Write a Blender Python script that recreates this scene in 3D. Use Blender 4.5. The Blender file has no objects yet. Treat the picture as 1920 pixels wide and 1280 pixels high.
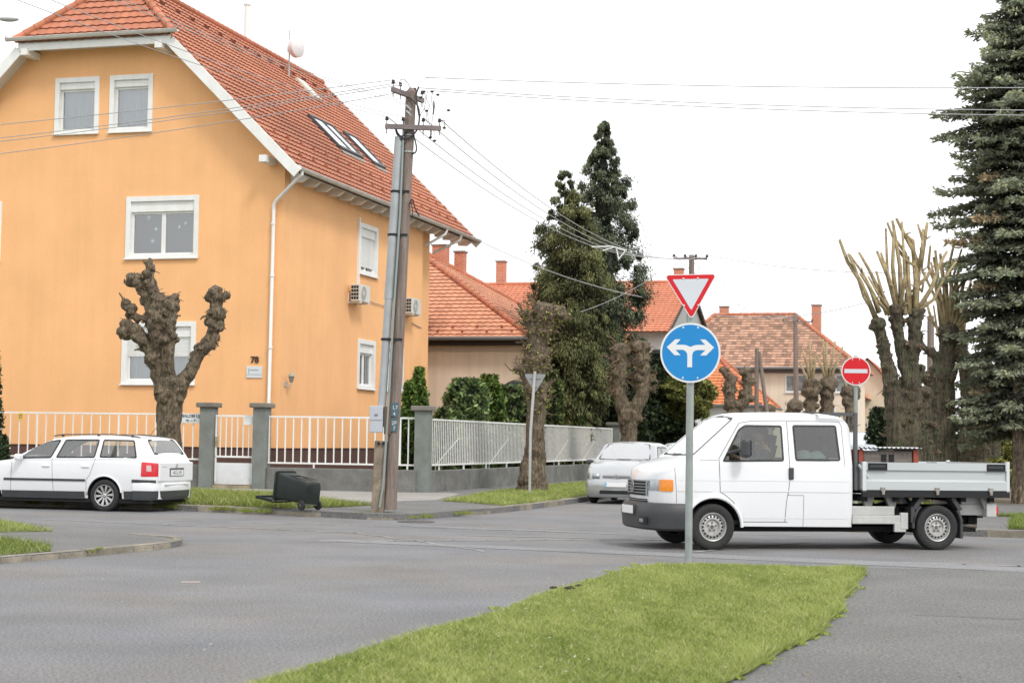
import bpy, bmesh, math, random
import numpy as np
from mathutils import Vector, Matrix
R=math.radians; PI=math.pi
random.seed(7); rng=np.random.default_rng(7)
sc=bpy.context.scene; COL=sc.collection
# ------------------------------------------------------------------ camera
FPX=3150.0; PIT=math.atan(186/FPX); ROL=.014; CH=1.5
_X=Vector((1,0,0)); _Z=Vector((0,-math.sin(PIT),math.cos(PIT))); _F=Vector((0,math.cos(PIT),math.sin(PIT)))
_R=_X*math.cos(ROL)+_Z*math.sin(ROL); _U=-_X*math.sin(ROL)+_Z*math.cos(ROL)
cd=bpy.data.cameras.new('camera'); cam=bpy.data.objects.new('camera',cd); COL.objects.link(cam)
cd.sensor_width=36; cd.lens=FPX/1920*36; cd.clip_end=3000; cd.clip_start=.1
m=Matrix((_R,_U,-_F)).transposed().to_4x4(); m.translation=Vector((0,0,CH)); cam.matrix_world=m
cd.dof.use_dof=True; cd.dof.focus_distance=25; cd.dof.aperture_fstop=3.5
sc.camera=cam
TH=R(15.7963); cT,sT=math.cos(TH),math.sin(TH)
def S(a,b,z=0): return Vector((a*cT+b*sT,-a*sT+b*cT,z))     # street frame (a across, b along) -> world
RZ=-TH                                                       # rotation that turns local x,y into a,b
def _ray(px,py): return _F+_R*((px-960)/FPX)+_U*((640-py)/FPX)
def gnd(px,py,z=0):
    d=_ray(px,py); t=(z-CH)/d.z; return Vector((d.x*t,d.y*t,z))
def dep(px,py,Y):
    d=_ray(px,py); t=Y/d.y; return Vector((d.x*t,Y,CH+d.z*t))
# ------------------------------------------------------------------ render, world, sun
sc.view_settings.view_transform='Standard'; sc.view_settings.look='None'; sc.view_settings.exposure=0
W=bpy.data.worlds.new('World'); sc.world=W; W.use_nodes=True
nt=W.node_tree; nt.nodes.clear()
SUN_EL,SUN_AZ=R(48),R(148)
o_=nt.nodes.new('ShaderNodeOutputWorld'); bg=nt.nodes.new('ShaderNodeBackground'); sk=nt.nodes.new('ShaderNodeTexSky')
sk.sky_type='NISHITA'; sk.sun_disc=False; sk.sun_elevation=SUN_EL; sk.sun_rotation=SUN_AZ
sk.air_density=1.0; sk.dust_density=5.0
hs=nt.nodes.new('ShaderNodeHueSaturation'); hs.inputs['Saturation'].default_value=.25; hs.inputs['Value'].default_value=.12
tcw=nt.nodes.new('ShaderNodeTexCoord'); nzw=nt.nodes.new('ShaderNodeTexNoise'); nzw.inputs['Scale'].default_value=1.6; nzw.inputs['Detail'].default_value=5
rw=nt.nodes.new('ShaderNodeValToRGB'); rw.color_ramp.elements[0].color=(.93,.95,.98,1); rw.color_ramp.elements[1].color=(1.06,1.06,1.06,1)
rw.color_ramp.elements[0].position=.3; rw.color_ramp.elements[1].position=.65
mx=nt.nodes.new('ShaderNodeMix'); mx.data_type='RGBA'; mx.inputs[0].default_value=.9
nt.links.new(sk.outputs[0],hs.inputs['Color']); nt.links.new(hs.outputs[0],mx.inputs[6])
nt.links.new(tcw.outputs['Generated'],nzw.inputs['Vector']); nt.links.new(nzw.outputs[0],rw.inputs[0]); nt.links.new(rw.outputs[0],mx.inputs[7])
nt.links.new(mx.outputs[2],bg.inputs[0]); bg.inputs[1].default_value=1.47; nt.links.new(bg.outputs[0],o_.inputs[0])
sl=bpy.data.lights.new('sun','SUN'); sl.energy=1.8; sl.angle=R(12); sl.color=(1,.97,.92)
so=bpy.data.objects.new('sun',sl); COL.objects.link(so)
_sd=Vector((math.sin(SUN_AZ)*math.cos(SUN_EL),math.cos(SUN_AZ)*math.cos(SUN_EL),math.sin(SUN_EL)))
so.rotation_euler=_sd.to_track_quat('Z','Y').to_euler(); so.location=(0,0,60)
# ------------------------------------------------------------------ materials
MATS={}
def mat(name,col,rough=.6,metal=0.,var=.0,vscale=3.,bump=0.,bscale=40.,stretch=None,spec=.5,col2=None,fine=0.,fscale=150.,attr=None,coat=0.,alpha=1.,trans=0.,streak=0.,dirt=0.,leaf=0.,crev=0.,bdist=.02):
    if name in MATS: return MATS[name]
    M=bpy.data.materials.new(name); M.use_nodes=True; n=M.node_tree; N=n.nodes; L=n.links; P=N['Principled BSDF']
    P.inputs['Roughness'].default_value=rough; P.inputs['Metallic'].default_value=metal
    P.inputs['Specular IOR Level'].default_value=spec; P.inputs['Coat Weight'].default_value=coat; P.inputs['Coat Roughness'].default_value=.05
    P.inputs['Alpha'].default_value=alpha
    if trans: P.inputs['Transmission Weight'].default_value=trans
    tc=N.new('ShaderNodeTexCoord'); src=tc.outputs['Object']
    if stretch:
        mp=N.new('ShaderNodeMapping'); mp.inputs['Scale'].default_value=stretch; L.new(src,mp.inputs[0]); src=mp.outputs[0]
    c=(*col,1); cur=None
    def mixc(fac,a,b,bt='MIX'):
        x=N.new('ShaderNodeMix'); x.data_type='RGBA'; x.blend_type=bt
        if isinstance(fac,(int,float)): x.inputs[0].default_value=fac
        else: L.new(fac,x.inputs[0])
        for s,i in ((a,6),(b,7)):
            if isinstance(s,tuple): x.inputs[i].default_value=s
            else: L.new(s,x.inputs[i])
        return x.outputs[2]
    def noise(scale,det=4,vec=None,rr=.55):
        x=N.new('ShaderNodeTexNoise'); x.inputs['Scale'].default_value=scale; x.inputs['Detail'].default_value=det; x.inputs['Roughness'].default_value=rr
        L.new(vec or src,x.inputs['Vector']); return x.outputs[0]
    def ramp(v,p0,p1,c0=(0,0,0,1),c1=(1,1,1,1)):
        x=N.new('ShaderNodeValToRGB'); e=x.color_ramp.elements; e[0].position=p0; e[1].position=p1; e[0].color=c0; e[1].color=c1; L.new(v,x.inputs[0]); return x.outputs[0]
    cur=c
    if col2:
        cur=mixc(ramp(noise(vscale*.6,5),.38,.62),c,(*col2,1))
    if attr:
        at=N.new('ShaderNodeAttribute'); at.attribute_name='tint'
        cur=mixc(1.0,cur,at.outputs['Color'],'MULTIPLY')
    if var:
        k0=1-var; k1=1+var
        cur=mixc(1.0,cur,ramp(noise(vscale,6),.3,.7,(k0,k0,k0,1),(k1,k1,k1,1)),'MULTIPLY')
    if streak:
        mp2=N.new('ShaderNodeMapping'); mp2.inputs['Scale'].default_value=(2.2,2.2,.12); L.new(tc.outputs['Object'],mp2.inputs[0])
        k=1-streak; cur=mixc(1.0,cur,ramp(noise(1.6,5,mp2.outputs[0]),.35,.6,(k,k,k*.97,1),(1,1,1,1)),'MULTIPLY')
    if crev:
        k=1-crev; cur=mixc(1.0,cur,ramp(noise(vscale*2.2,5,rr=.65),.40,.52,(k,k,k,1),(1,1,1,1)),'MULTIPLY')
    if fine:
        k0=1-fine; k1=1+fine
        cur=mixc(1.0,cur,ramp(noise(fscale,2,rr=.7),.3,.7,(k0,k0,k0,1),(k1,k1,k1,1)),'MULTIPLY')
    if dirt:
        sx=N.new('ShaderNodeSeparateXYZ'); L.new(tc.outputs['Object'],sx.inputs[0])
        mr=N.new('ShaderNodeMapRange'); mr.inputs['From Min'].default_value=.25; mr.inputs['From Max'].default_value=.9; mr.inputs['To Min'].default_value=dirt; mr.inputs['To Max'].default_value=0
        L.new(sx.outputs[2],mr.inputs[0])
        nn=N.new('ShaderNodeMath'); nn.operation='MULTIPLY'; L.new(mr.outputs[0],nn.inputs[0]); L.new(ramp(noise(6,5),.2,.8),nn.inputs[1])
        cur=mixc(nn.outputs[0],cur,(.25,.22,.18,1))
    if isinstance(cur,tuple): P.inputs['Base Color'].default_value=cur
    else: L.new(cur,P.inputs['Base Color'])
    if bump:
        b=N.new('ShaderNodeBump'); b.inputs['Strength'].default_value=bump; b.inputs['Distance'].default_value=bdist
        L.new(noise(bscale,5),b.inputs['Height']); L.new(b.outputs[0],P.inputs['Normal'])
    if leaf:
        tr=N.new('ShaderNodeBsdfTranslucent'); ms=N.new('ShaderNodeMixShader'); ms.inputs[0].default_value=leaf
        if isinstance(cur,tuple): tr.inputs[0].default_value=cur
        else: L.new(cur,tr.inputs[0])
        out=[x for x in N if x.type=='OUTPUT_MATERIAL'][0]
        L.new(P.outputs[0],ms.inputs[1]); L.new(tr.outputs[0],ms.inputs[2]); L.new(ms.outputs[0],out.inputs[0])
    MATS[name]=M; return M
def glassmat(name,tint=(.45,.55,.55),tr=.55,gr=.02):
    if name in MATS: return MATS[name]
    M=bpy.data.materials.new(name); M.use_nodes=True; n=M.node_tree; N=n.nodes; L=n.links; N.clear()
    out=N.new('ShaderNodeOutputMaterial'); g=N.new('ShaderNodeBsdfGlossy'); g.inputs['Roughness'].default_value=gr; g.inputs[0].default_value=(1,1,1,1)
    t=N.new('ShaderNodeBsdfTransparent'); t.inputs[0].default_value=(*[x for x in tint],1)
    fr=N.new('ShaderNodeFresnel'); fr.inputs[0].default_value=1.5
    ad=N.new('ShaderNodeMath'); ad.operation='MULTIPLY_ADD'; ad.inputs[1].default_value=1.0; ad.inputs[2].default_value=1-tr; L.new(fr.outputs[0],ad.inputs[0])
    ad.use_clamp=True
    ms=N.new('ShaderNodeMixShader'); L.new(ad.outputs[0],ms.inputs[0]); L.new(t.outputs[0],ms.inputs[1]); L.new(g.outputs[0],ms.inputs[2]); L.new(ms.outputs[0],out.inputs[0])
    MATS[name]=M; return M
# ------------------------------------------------------------------ mesh builder
class MB:
    def __init__(s): s.v=[]; s.f=[]; s.t=[]; s.cur=(1,1,1); s.seg=[]
    def add(s,vs,fs):
        n=len(s.v); s.seg.append((n,len(s.f))); s.v+= [tuple(v) for v in vs]; s.f+=[tuple(i+n for i in f) for f in fs]; s.t+=[s.cur]*len(fs); return s
    def b2(s,x0,x1,y0,y1,z0,z1):
        return s.add([(x0,y0,z0),(x1,y0,z0),(x1,y1,z0),(x0,y1,z0),(x0,y0,z1),(x1,y0,z1),(x1,y1,z1),(x0,y1,z1)],
            [(3,2,1,0),(4,5,6,7),(0,1,5,4),(1,2,6,5),(2,3,7,6),(3,0,4,7)])
    def box(s,c,d,rot=None):
        x,y,z=[k/2 for k in d]; P=[Vector(p) for p in [(-x,-y,-z),(x,-y,-z),(x,y,-z),(-x,y,-z),(-x,-y,z),(x,-y,z),(x,y,z),(-x,y,z)]]
        if rot is not None: P=[rot@p for p in P]
        return s.add([p+Vector(c) for p in P],[(3,2,1,0),(4,5,6,7),(0,1,5,4),(1,2,6,5),(2,3,7,6),(3,0,4,7)])
    def beam(s,p0,p1,w,h,up=(0,0,1)):
        p0,p1=Vector(p0),Vector(p1); d=(p1-p0); L_=d.length; d.normalize(); up=Vector(up); sd=d.cross(up); 
        if sd.length<1e-4: sd=d.cross(Vector((0,1,0)))
        sd.normalize(); u=sd.cross(d)
        V=[]
        for p in (p0,p1):
            for a,b in ((-1,-1),(1,-1),(1,1),(-1,1)): V.append(p+sd*a*w/2+u*b*h/2)
        return s.add(V,[(3,2,1,0),(4,5,6,7),(0,1,5,4),(1,2,6,5),(2,3,7,6),(3,0,4,7)])
    def tube(s,pts,rad,n=8,caps=True,jit=0):
        pts=[Vector(p) for p in pts]; 
        if not hasattr(rad,'__len__'): rad=[rad]*len(pts)
        V=[];F=[]; prev=None
        for i,p in enumerate(pts):
            d=(pts[min(i+1,len(pts)-1)]-pts[max(i-1,0)]).normalized()
            if prev is None:
                a=d.cross(Vector((0,0,1)) if abs(d.z)<.9 else Vector((1,0,0))).normalized()
            else: a=(prev-d*prev.dot(d)).normalized()
            prev=a; b=d.cross(a)
            for k in range(n):
                t=2*PI*k/n; r=rad[i]*(1+random.uniform(-jit,jit)); V.append(p+(a*math.cos(t)+b*math.sin(t))*r)
        for i in range(len(pts)-1):
            for k in range(n): F.append((i*n+k,i*n+(k+1)%n,(i+1)*n+(k+1)%n,(i+1)*n+k))
        if caps: F.append(tuple(range(n))[::-1]); F.append(tuple((len(pts)-1)*n+k for k in range(n)))
        return s.add(V,F)
    def cyl(s,p0,p1,r0,r1=None,n=12,caps=True): return s.tube([p0,p1],[r0,r0 if r1 is None else r1],n,caps)
    def prism(s,poly,axis,d0,d1):
        def P(u,v,d): return {'y':(u,d,v),'x':(d,u,v),'z':(u,v,d)}[axis]
        n=len(poly); V=[P(u,v,d0) for u,v in poly]+[P(u,v,d1) for u,v in poly]
        return s.add(V,[tuple(range(n)),tuple(range(2*n-1,n-1,-1))]+[(i,i+n,(i+1)%n+n,(i+1)%n) for i in range(n)])
    def face(s,pts): return s.add(pts,[tuple(range(len(pts)))])
    def lathe(s,prof,org,ax,n=32):
        ax=Vector(ax).normalized(); a=ax.cross(Vector((0,0,1)) if abs(ax.z)<.9 else Vector((1,0,0))).normalized(); b=ax.cross(a); o=Vector(org)
        V=[o+ax*h+(a*math.cos(2*PI*k/n)+b*math.sin(2*PI*k/n))*r for r,h in prof for k in range(n)]
        F=[(i*n+k,i*n+(k+1)%n,(i+1)*n+(k+1)%n,(i+1)*n+k) for i in range(len(prof)-1) for k in range(n)]
        return s.add(V,F)
    def sph(s,c,r,sub=1,sq=(1,1,1),noise=0):
        c=Vector(c); bm=bmesh.new(); bmesh.ops.create_icosphere(bm,subdivisions=sub,radius=1)
        V=[]
        for v in bm.verts:
            k=r*(1+random.uniform(-noise,noise)); V.append(c+Vector((v.co.x*sq[0],v.co.y*sq[1],v.co.z*sq[2]))*k)
        F=[tuple(q.index for q in f.verts) for f in bm.faces]; bm.free(); return s.add(V,F)
    def split(s,name,mt,parent,**kw):
        E=s.seg+[(len(s.v),len(s.f))]; out=[]
        for (v0,f0),(v1,f1) in zip(E,E[1:]):
            q=MB(); q.v=s.v[v0:v1]; q.f=[tuple(i-v0 for i in f) for f in s.f[f0:f1]]; q.t=s.t[f0:f1]; out.append(q.build(name,mt,parent,**kw))
        return out
    def build(s,name,mt,parent=None,smooth=False,bevel=0,label=None,cat=None,group=None,kind=None,loc=None,rz=None,tint=False,fix=True):
        me=bpy.data.meshes.new(name); me.from_pydata(s.v,[],s.f); 
        if fix and len(s.f)<60000:
            bm=bmesh.new(); bm.from_mesh(me); bmesh.ops.recalc_face_normals(bm,faces=bm.faces); bm.to_mesh(me); bm.free()
        me.update()
        if tint:
            at=me.color_attributes.new('tint','FLOAT_COLOR','CORNER'); arr=[]
            for p in me.polygons: arr+=[*s.t[p.index],1.0]*p.loop_total
            at.data.foreach_set('color',arr)
        return link(name,me,mt,parent,smooth,bevel,label,cat,group,kind,loc,rz)
def link(name,me,mt,parent=None,smooth=False,bevel=0,label=None,cat=None,group=None,kind=None,loc=None,rz=None):
    o=bpy.data.objects.new(name,me); COL.objects.link(o)
    if mt is not None: me.materials.append(mt)
    if smooth:
        me.polygons.foreach_set('use_smooth',[True]*len(me.polygons))
        if smooth!=2:
            md=o.modifiers.new('es','EDGE_SPLIT'); md.split_angle=R(38)
    if bevel:
        md=o.modifiers.new('bv','BEVEL'); md.width=bevel; md.segments=2; md.limit_method='ANGLE'; md.angle_limit=R(40)
    if parent is not None: o.parent=parent
    if loc is not None: o.location=loc
    if rz is not None: o.rotation_euler=(0,0,rz)
    tag(o,label,cat,group,kind); return o
def tag(o,label=None,cat=None,group=None,kind=None):
    if label: o['label']=label
    if cat: o['category']=cat
    if group: o['group']=group
    if kind: o['kind']=kind
    return o
def thing(name,label,cat,loc=(0,0,0),rz=0,group=None):
    o=bpy.data.objects.new(name,None); COL.objects.link(o); o.location=loc; o.rotation_euler=(0,0,rz); o.empty_display_size=.2
    return tag(o,label,cat,group)
def textmesh(txt,size,extr=.004,bold=0):
    cu=bpy.data.curves.new('txt','FONT'); cu.body=txt; cu.size=size; cu.extrude=extr; cu.align_x='CENTER'; cu.align_y='CENTER'; cu.offset=bold
    o=bpy.data.objects.new('txt',cu); COL.objects.link(o); bpy.context.view_layer.update()
    me=bpy.data.meshes.new_from_object(o.evaluated_get(bpy.context.evaluated_depsgraph_get())); bpy.data.objects.remove(o); return me
def text(name,txt,size,mt,parent,loc,rot,extr=.004,bold=0,sx=1):
    me=textmesh(txt,size,extr,bold); o=link(name,me,mt,parent); o.location=loc; o.rotation_euler=rot; o.scale=(sx,1,1); return o
def npmesh(name,V,F,mt,parent=None,tint=None,**kw):
    """V (n,3) array, F (m,k) index array, tint (n,3) point colours"""
    V=np.asarray(V,dtype=np.float32); F=np.asarray(F,dtype=np.int32); m,k=F.shape
    me=bpy.data.meshes.new(name); me.vertices.add(len(V)); me.vertices.foreach_set('co',V.ravel())
    me.loops.add(m*k); me.loops.foreach_set('vertex_index',F.ravel()); me.polygons.add(m)
    me.polygons.foreach_set('loop_start',np.arange(0,m*k,k,dtype=np.int32)); me.polygons.foreach_set('loop_total',np.full(m,k,dtype=np.int32))
    me.update(calc_edges=True)
    if tint is not None:
        at=me.color_attributes.new('tint','FLOAT_COLOR','POINT'); T=np.ones((len(V),4),dtype=np.float32); T[:,:3]=tint; at.data.foreach_set('color',T.ravel())
    return link(name,me,mt,parent,**kw)
M_white=mat('white paint',(.78,.78,.77),.45,var=.04,vscale=4,streak=.06)
M_render=mat('orange render',(.86,.470,.222),.9,var=.065,vscale=.55,bump=.25,bscale=120,streak=.03,fine=.05,fscale=22)
M_brown=mat('brown plinth',(.10,.05,.04),.8,var=.15)
M_tile=mat('clay tile',(.47,.175,.098),.8,var=.10,vscale=.7,attr=1,fine=.08,fscale=9,bump=.2,bscale=60)
M_gal=mat('galvanised steel',(.42,.44,.45),.42,.6,var=.12,vscale=6)
M_galp=mat('galvanised paint grey',(.46,.48,.49),.5,.3,var=.1,vscale=5)
M_conc=mat('grey pillar plaster',(.19,.205,.19),.9,var=.16,vscale=3,bump=.3,bscale=50,fine=.12,fscale=30)
M_concd=mat('rough wall plaster',(.17,.17,.16),.95,var=.3,vscale=2.2,bump=.8,bscale=45,fine=.22,fscale=25)
M_cap=mat('cap concrete',(.2,.185,.16),.9,var=.2,bump=.4,bscale=40)
M_black=mat('black rubber',(.02,.02,.02),.7)
M_dark=mat('dark cavity',(.012,.012,.013),.8)
M_pane=glassmat('window glass',(.66,.73,.77),.80)
M_curt=mat('net curtain',(.66,.68,.68),.9,var=.18,vscale=3,stretch=(9,9,.4))
M_room=mat('dim room',(.16,.18,.19),.9)
M_wood=mat('weathered pole wood',(.22,.175,.15),.85,var=.3,vscale=3,stretch=(8,8,.5),bump=.8,bscale=14,fine=.2,fscale=22)
M_brick=None
def brickmat():
    M=bpy.data.materials.new('chimney brick'); M.use_nodes=True; N=M.node_tree.nodes; L=M.node_tree.links; P=N['Principled BSDF']; P.inputs['Roughness'].default_value=.85
    tc=N.new('ShaderNodeTexCoord'); g=N.new('ShaderNodeNewGeometry'); sx=N.new('ShaderNodeSeparateXYZ'); L.new(tc.outputs['Object'],sx.inputs[0])
    ad=N.new('ShaderNodeMath'); ad.operation='ADD'; L.new(sx.outputs[0],ad.inputs[0]); L.new(sx.outputs[1],ad.inputs[1])
    cx=N.new('ShaderNodeCombineXYZ'); L.new(ad.outputs[0],cx.inputs[0]); L.new(sx.outputs[2],cx.inputs[1])
    b=N.new('ShaderNodeTexBrick'); b.inputs['Color1'].default_value=(.45,.12,.06,1); b.inputs['Color2'].default_value=(.55,.17,.08,1); b.inputs['Mortar'].default_value=(.5,.38,.3,1)
    b.inputs['Scale'].default_value=1; b.inputs['Brick Width'].default_value=.26; b.inputs['Row Height'].default_value=.085; b.inputs['Mortar Size'].default_value=.012
    L.new(cx.outputs[0],b.inputs['Vector']); L.new(b.outputs[0],P.inputs['Base Color']); return M
M_brick=brickmat()
def roof(name,parent,O,du,dv,V,u0,u1,mt=None,tw=.28,ch=.31,wave=.013,lip=.045,tints=None,holes=()):
    """tiled slope: O eave origin, du along eave, dv up the slope (unit vectors), V slope length, u0(v),u1(v) side limits"""
    O,du,dv=Vector(O),Vector(du).normalized(),Vector(dv).normalized(); n=du.cross(dv).normalized()
    if n.z<0: n=-n
    b=MB(); rows=int(math.ceil(V/ch)); ch=V/rows; K=5
    for j in range(rows):
        v0,v1=j*ch,(j+1)*ch; a0,a1=u0(v0+ch*.5),u1(v0+ch*.5)
        i0,i1=int(math.floor(a0/tw)),int(math.ceil(a1/tw))
        for i in range(i0,i1):
            ua,ub=max(a0,i*tw),min(a1,(i+1)*tw)
            if ub-ua<.02: continue
            uc=(ua+ub)/2
            if any(h[0]<uc<h[1] and h[2]<v0+ch/2<h[3] for h in holes): continue
            k=random.choice([.9,.95,1,1,1.03])*random.uniform(.96,1.04); b.cur=tuple(k*c for c in (tints(uc,v0) if tints else (1,random.uniform(.96,1.04),random.uniform(.94,1.06))))
            P=[];Q=[];T=[]
            for q in range(K+1):
                u=ua+(ub-ua)*q/K; ph=(u/tw-i); h=wave*math.sin(2*PI*ph)
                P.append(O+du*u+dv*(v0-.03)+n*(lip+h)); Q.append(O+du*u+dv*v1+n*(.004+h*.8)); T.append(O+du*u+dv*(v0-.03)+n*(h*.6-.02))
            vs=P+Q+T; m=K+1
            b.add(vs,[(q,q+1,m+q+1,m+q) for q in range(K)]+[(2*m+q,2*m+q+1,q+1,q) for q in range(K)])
            for q in range(K): b.t[-1-q]=tuple(c*.33 for c in b.cur)  # lip faces tinted dark for the shadow under each tile overlap
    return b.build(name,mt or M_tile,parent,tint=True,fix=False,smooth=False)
def ridge(b,p0,p1,r=.11,step=.36):
    p0,p1=Vector(p0),Vector(p1); d=p1-p0; n=max(1,int(d.length/step)); 
    for i in range(n):
        k=random.uniform(.85,1.1); b.cur=(k,k*random.uniform(.95,1.05),k)
        b.tube([p0+d*(i/n),p0+d*((i+1.12)/n)],[r*1.08,r*.9],10,True)
# ================================================================== the ground
M_asph=mat('road asphalt',(.190,.193,.204),.85,col2=(.203,.194,.186),var=.15,vscale=.6,bump=1,bscale=60,fine=.55,fscale=42)
M_asph2=mat('pavement asphalt',(.165,.163,.158),.88,var=.13,vscale=.7,bump=1,bscale=55,fine=.55,fscale=40)
M_asph3=mat('patched asphalt strip',(.235,.235,.24),.85,var=.10,vscale=.8,bump=.8,bscale=60,fine=.4,fscale=42)
M_walk=mat('concrete footpath',(.30,.285,.265),.9,var=.12,vscale=.8,bump=.4,bscale=80,fine=.2,fscale=60)
M_kerb=mat('kerb stone',(.30,.265,.21),.9,var=.28,vscale=3,bump=.6,bscale=40,fine=.2,fscale=40,col2=(.2,.18,.14))
M_soil=mat('soil',(.16,.125,.085),.95,var=.25,vscale=1.2,bump=.8,bscale=30,fine=.3,fscale=40)
M_turf=mat('turf base',(.13,.165,.035),.95,var=.25,vscale=1.5,bump=.8,bscale=60,fine=.3,fscale=40,col2=(.16,.17,.05))
M_far=mat('distant land',(.14,.16,.06),.95,var=.2,vscale=.1)
def sheet(name,pts,z,mt,kind='structure',**kw):
    bm=bmesh.new(); vs=[bm.verts.new(S(a,b,z)) for a,b in pts]; f=bm.faces.new(vs); bmesh.ops.triangulate(bm,faces=[f]); bmesh.ops.recalc_face_normals(bm,faces=bm.faces)
    for f in bm.faces:
        if f.normal.z<0: f.normal_flip()
    me=bpy.data.meshes.new(name); bm.to_mesh(me); bm.free(); return link(name,me,mt,kind=kind,**kw)
def block(name,pts,z,mt,zb=-.03):
    b=MB(); n=len(pts); b.add([S(a,c,z) for a,c in pts]+[S(a,c,zb) for a,c in pts],[(i,i+n,(i+1)%n+n,(i+1)%n) for i in range(n)])
    bm=bmesh.new(); vs=[bm.verts.new(S(a,c,z)) for a,c in pts]; f=bm.faces.new(vs); r=bmesh.ops.triangulate(bm,faces=[f]); bm.verts.index_update()
    b.add([v.co[:] for v in bm.verts],[tuple(q.index for q in f.verts) for f in bm.faces]); bm.free()
    return b.build(name,mt,kind='structure')
sheet('ground',[(-900,-300),(900,-300),(900,1500),(-900,1500)],-.04,M_far)
sheet('road',[(-220,-25),(220,-25),(220,230),(-220,230)],0,M_asph)
# paler worn patches and joints in the road
sheet('road_patch',[(-9.5,23.0),(3.5,20.9),(12,21.2),(12,22.3),(3.5,21.9),(-9.3,23.5)],.004,M_asph3)
sheet('road_patch',[(-7.9,25.4),(-3.5,25.9),(-3.5,26.15),(-8.0,25.6)],.004,M_asph3)
sheet('road_patch',[(-9.8,27.6),(-5.9,27.0),(-5.8,27.3),(-9.6,28.0)],.004,M_asph3)
M_line=mat('pale joint',(.34,.33,.32),.9,var=.3,vscale=4,fine=.3,fscale=60)
def jline(pts,w,mt,z=.006,name='road_seam'):
    b=MB()
    P=[S(a,c,z) for a,c in pts]
    for i in range(len(P)-1):
        d=(P[i+1]-P[i]).normalized(); nn=Vector((-d.y,d.x,0))*w/2; e=d*w*.2
        b.face([P[i]-nn-e,P[i+1]-nn+e,P[i+1]+nn+e,P[i]+nn-e])
    return b.build(name,mt,kind='structure')
def wob(p0,p1,n,amp):
    return [(p0[0]+(p1[0]-p0[0])*i/n+random.uniform(-amp,amp),p0[1]+(p1[1]-p0[1])*i/n+random.uniform(-amp,amp)) for i in range(n+1)]
jline(wob((-9.5,22.8),(-4.2,26.3),14,.05),.07,M_line)
jline(wob((-3.9,23.2),(-2.6,26.6),9,.05),.09,M_line)
jline(wob((-14,27.2),(-6,27.3),14,.05),.06,M_line)
jline(wob((-10,25.6),(-6.5,21.9),10,.06),.05,M_line)
jline(wob((-1,22.4),(9,22.6),14,.04),.09,M_line)
jline(wob((1.2,22.1),(1.25,24.3),12,.06),.03,M_dark,.008,'road_crack')
jline(wob((-4.2,14.5),(3.8,15.2),16,.03),.02,M_dark,.008,'road_crack')if False else None
b=MB(); c_=S(-10.0,29.1,.003)
b.lathe([(.0,.004),(.30,.004),(.31,.008),(.34,.008),(.35,0)],c_,(0,0,1),24); b.build('manhole_cover',mat('cast iron',(.09,.08,.075),.7,.4,var=.2),label='round iron cover set in the road below the leaning wooden pole',cat='manhole cover')
# far-left block
FL=[(-200,31.0),(-30,31.0),(-16,30.9),(-13.5,30.4),(-12.2,29.95),(-11.1,29.5),(-10.6,29.55),(-10.3,29.9),(-10.15,30.6),(-10.0,32.0),(-9.8,33.2),(-9.65,36),(-9.7,42),(-9.8,60),(-9.8,108),(-14,112),(-200,112)]
block('pavement',FL,.115,M_asph2)
NLB=[(-11.05,-20),(-11.05,15),(-10.97,17.2),(-10.80,18.2),(-10.64,19.2),(-10.55,20.1),(-10.55,20.6),(-10.62,21.05),(-10.78,21.4),(-11.02,21.68),(-11.35,21.88),(-11.9,22.12),(-13.2,22.7),(-15.4,24.6),(-30,25.5),(-200,25.5),(-200,-20)]
block('pavement',NLB,.078,M_asph2)
FR=[(-3.3,112),(-3.3,34),(-3.1,31.4),(-2.5,30.0),(-1.4,29.55),(0,29.5),(30,29.6),(200,29.6),(200,112)]
block('pavement',FR,.115,M_asph2)
NR=[(-4.1,-20),(-4.1,19.6),(-3.75,20.2),(-1.5,21.0),(0.2,21.2),(200,21.5),(200,-20)]
block('pavement',NR,.022,M_asph2)
def kerb(pts,w,h,hf=None,name='kerb',seg=1.0):
    b=MB(); P=[S(a,c,0) for a,c in pts]; out=[]
    for i in range(len(P)-1):
        d=P[i+1]-P[i]; n=max(1,round(d.length/seg)); 
        for k in range(n): out.append((P[i]+d*(k/n),P[i]+d*((k+1)/n)))
    for p,q in out:
        d=(q-p).normalized(); nn=Vector((-d.y,d.x,0)); g=.008
        hh=(hf(p) if hf else h)+random.uniform(-.006,.006); o=nn*random.uniform(-.006,.006)
        p2,q2=p+d*g+o,q-d*g+o; e=.02
        sec=[(0,-.05),(0,hh-e),(e,hh),(w,hh),(w,-.05)]
        V=[x+nn*s_+Vector((0,0,z_)) for x in (p2,q2) for s_,z_ in sec]
        b.add(V,[(0,5,6,1),(1,6,7,2),(2,7,8,3),(3,8,9,4),(0,1,2,3,4),(9,8,7,6,5)])
    return b.build(name,M_kerb,kind='structure')
def hfl(p):
    # low where the corner is dropped
    d=(p-S(-10.8,29.8)).length; return .055+.07*min(1,max(0,(d-1.5)/2.0))
kerb([(a,c) for a,c in FL[1:-2]],.14,.125,hfl)
kerb(NLB[1:12],.13,.085,seg=.55)
kerb(FR[:-2][::1][1:],.15,.125)
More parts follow.
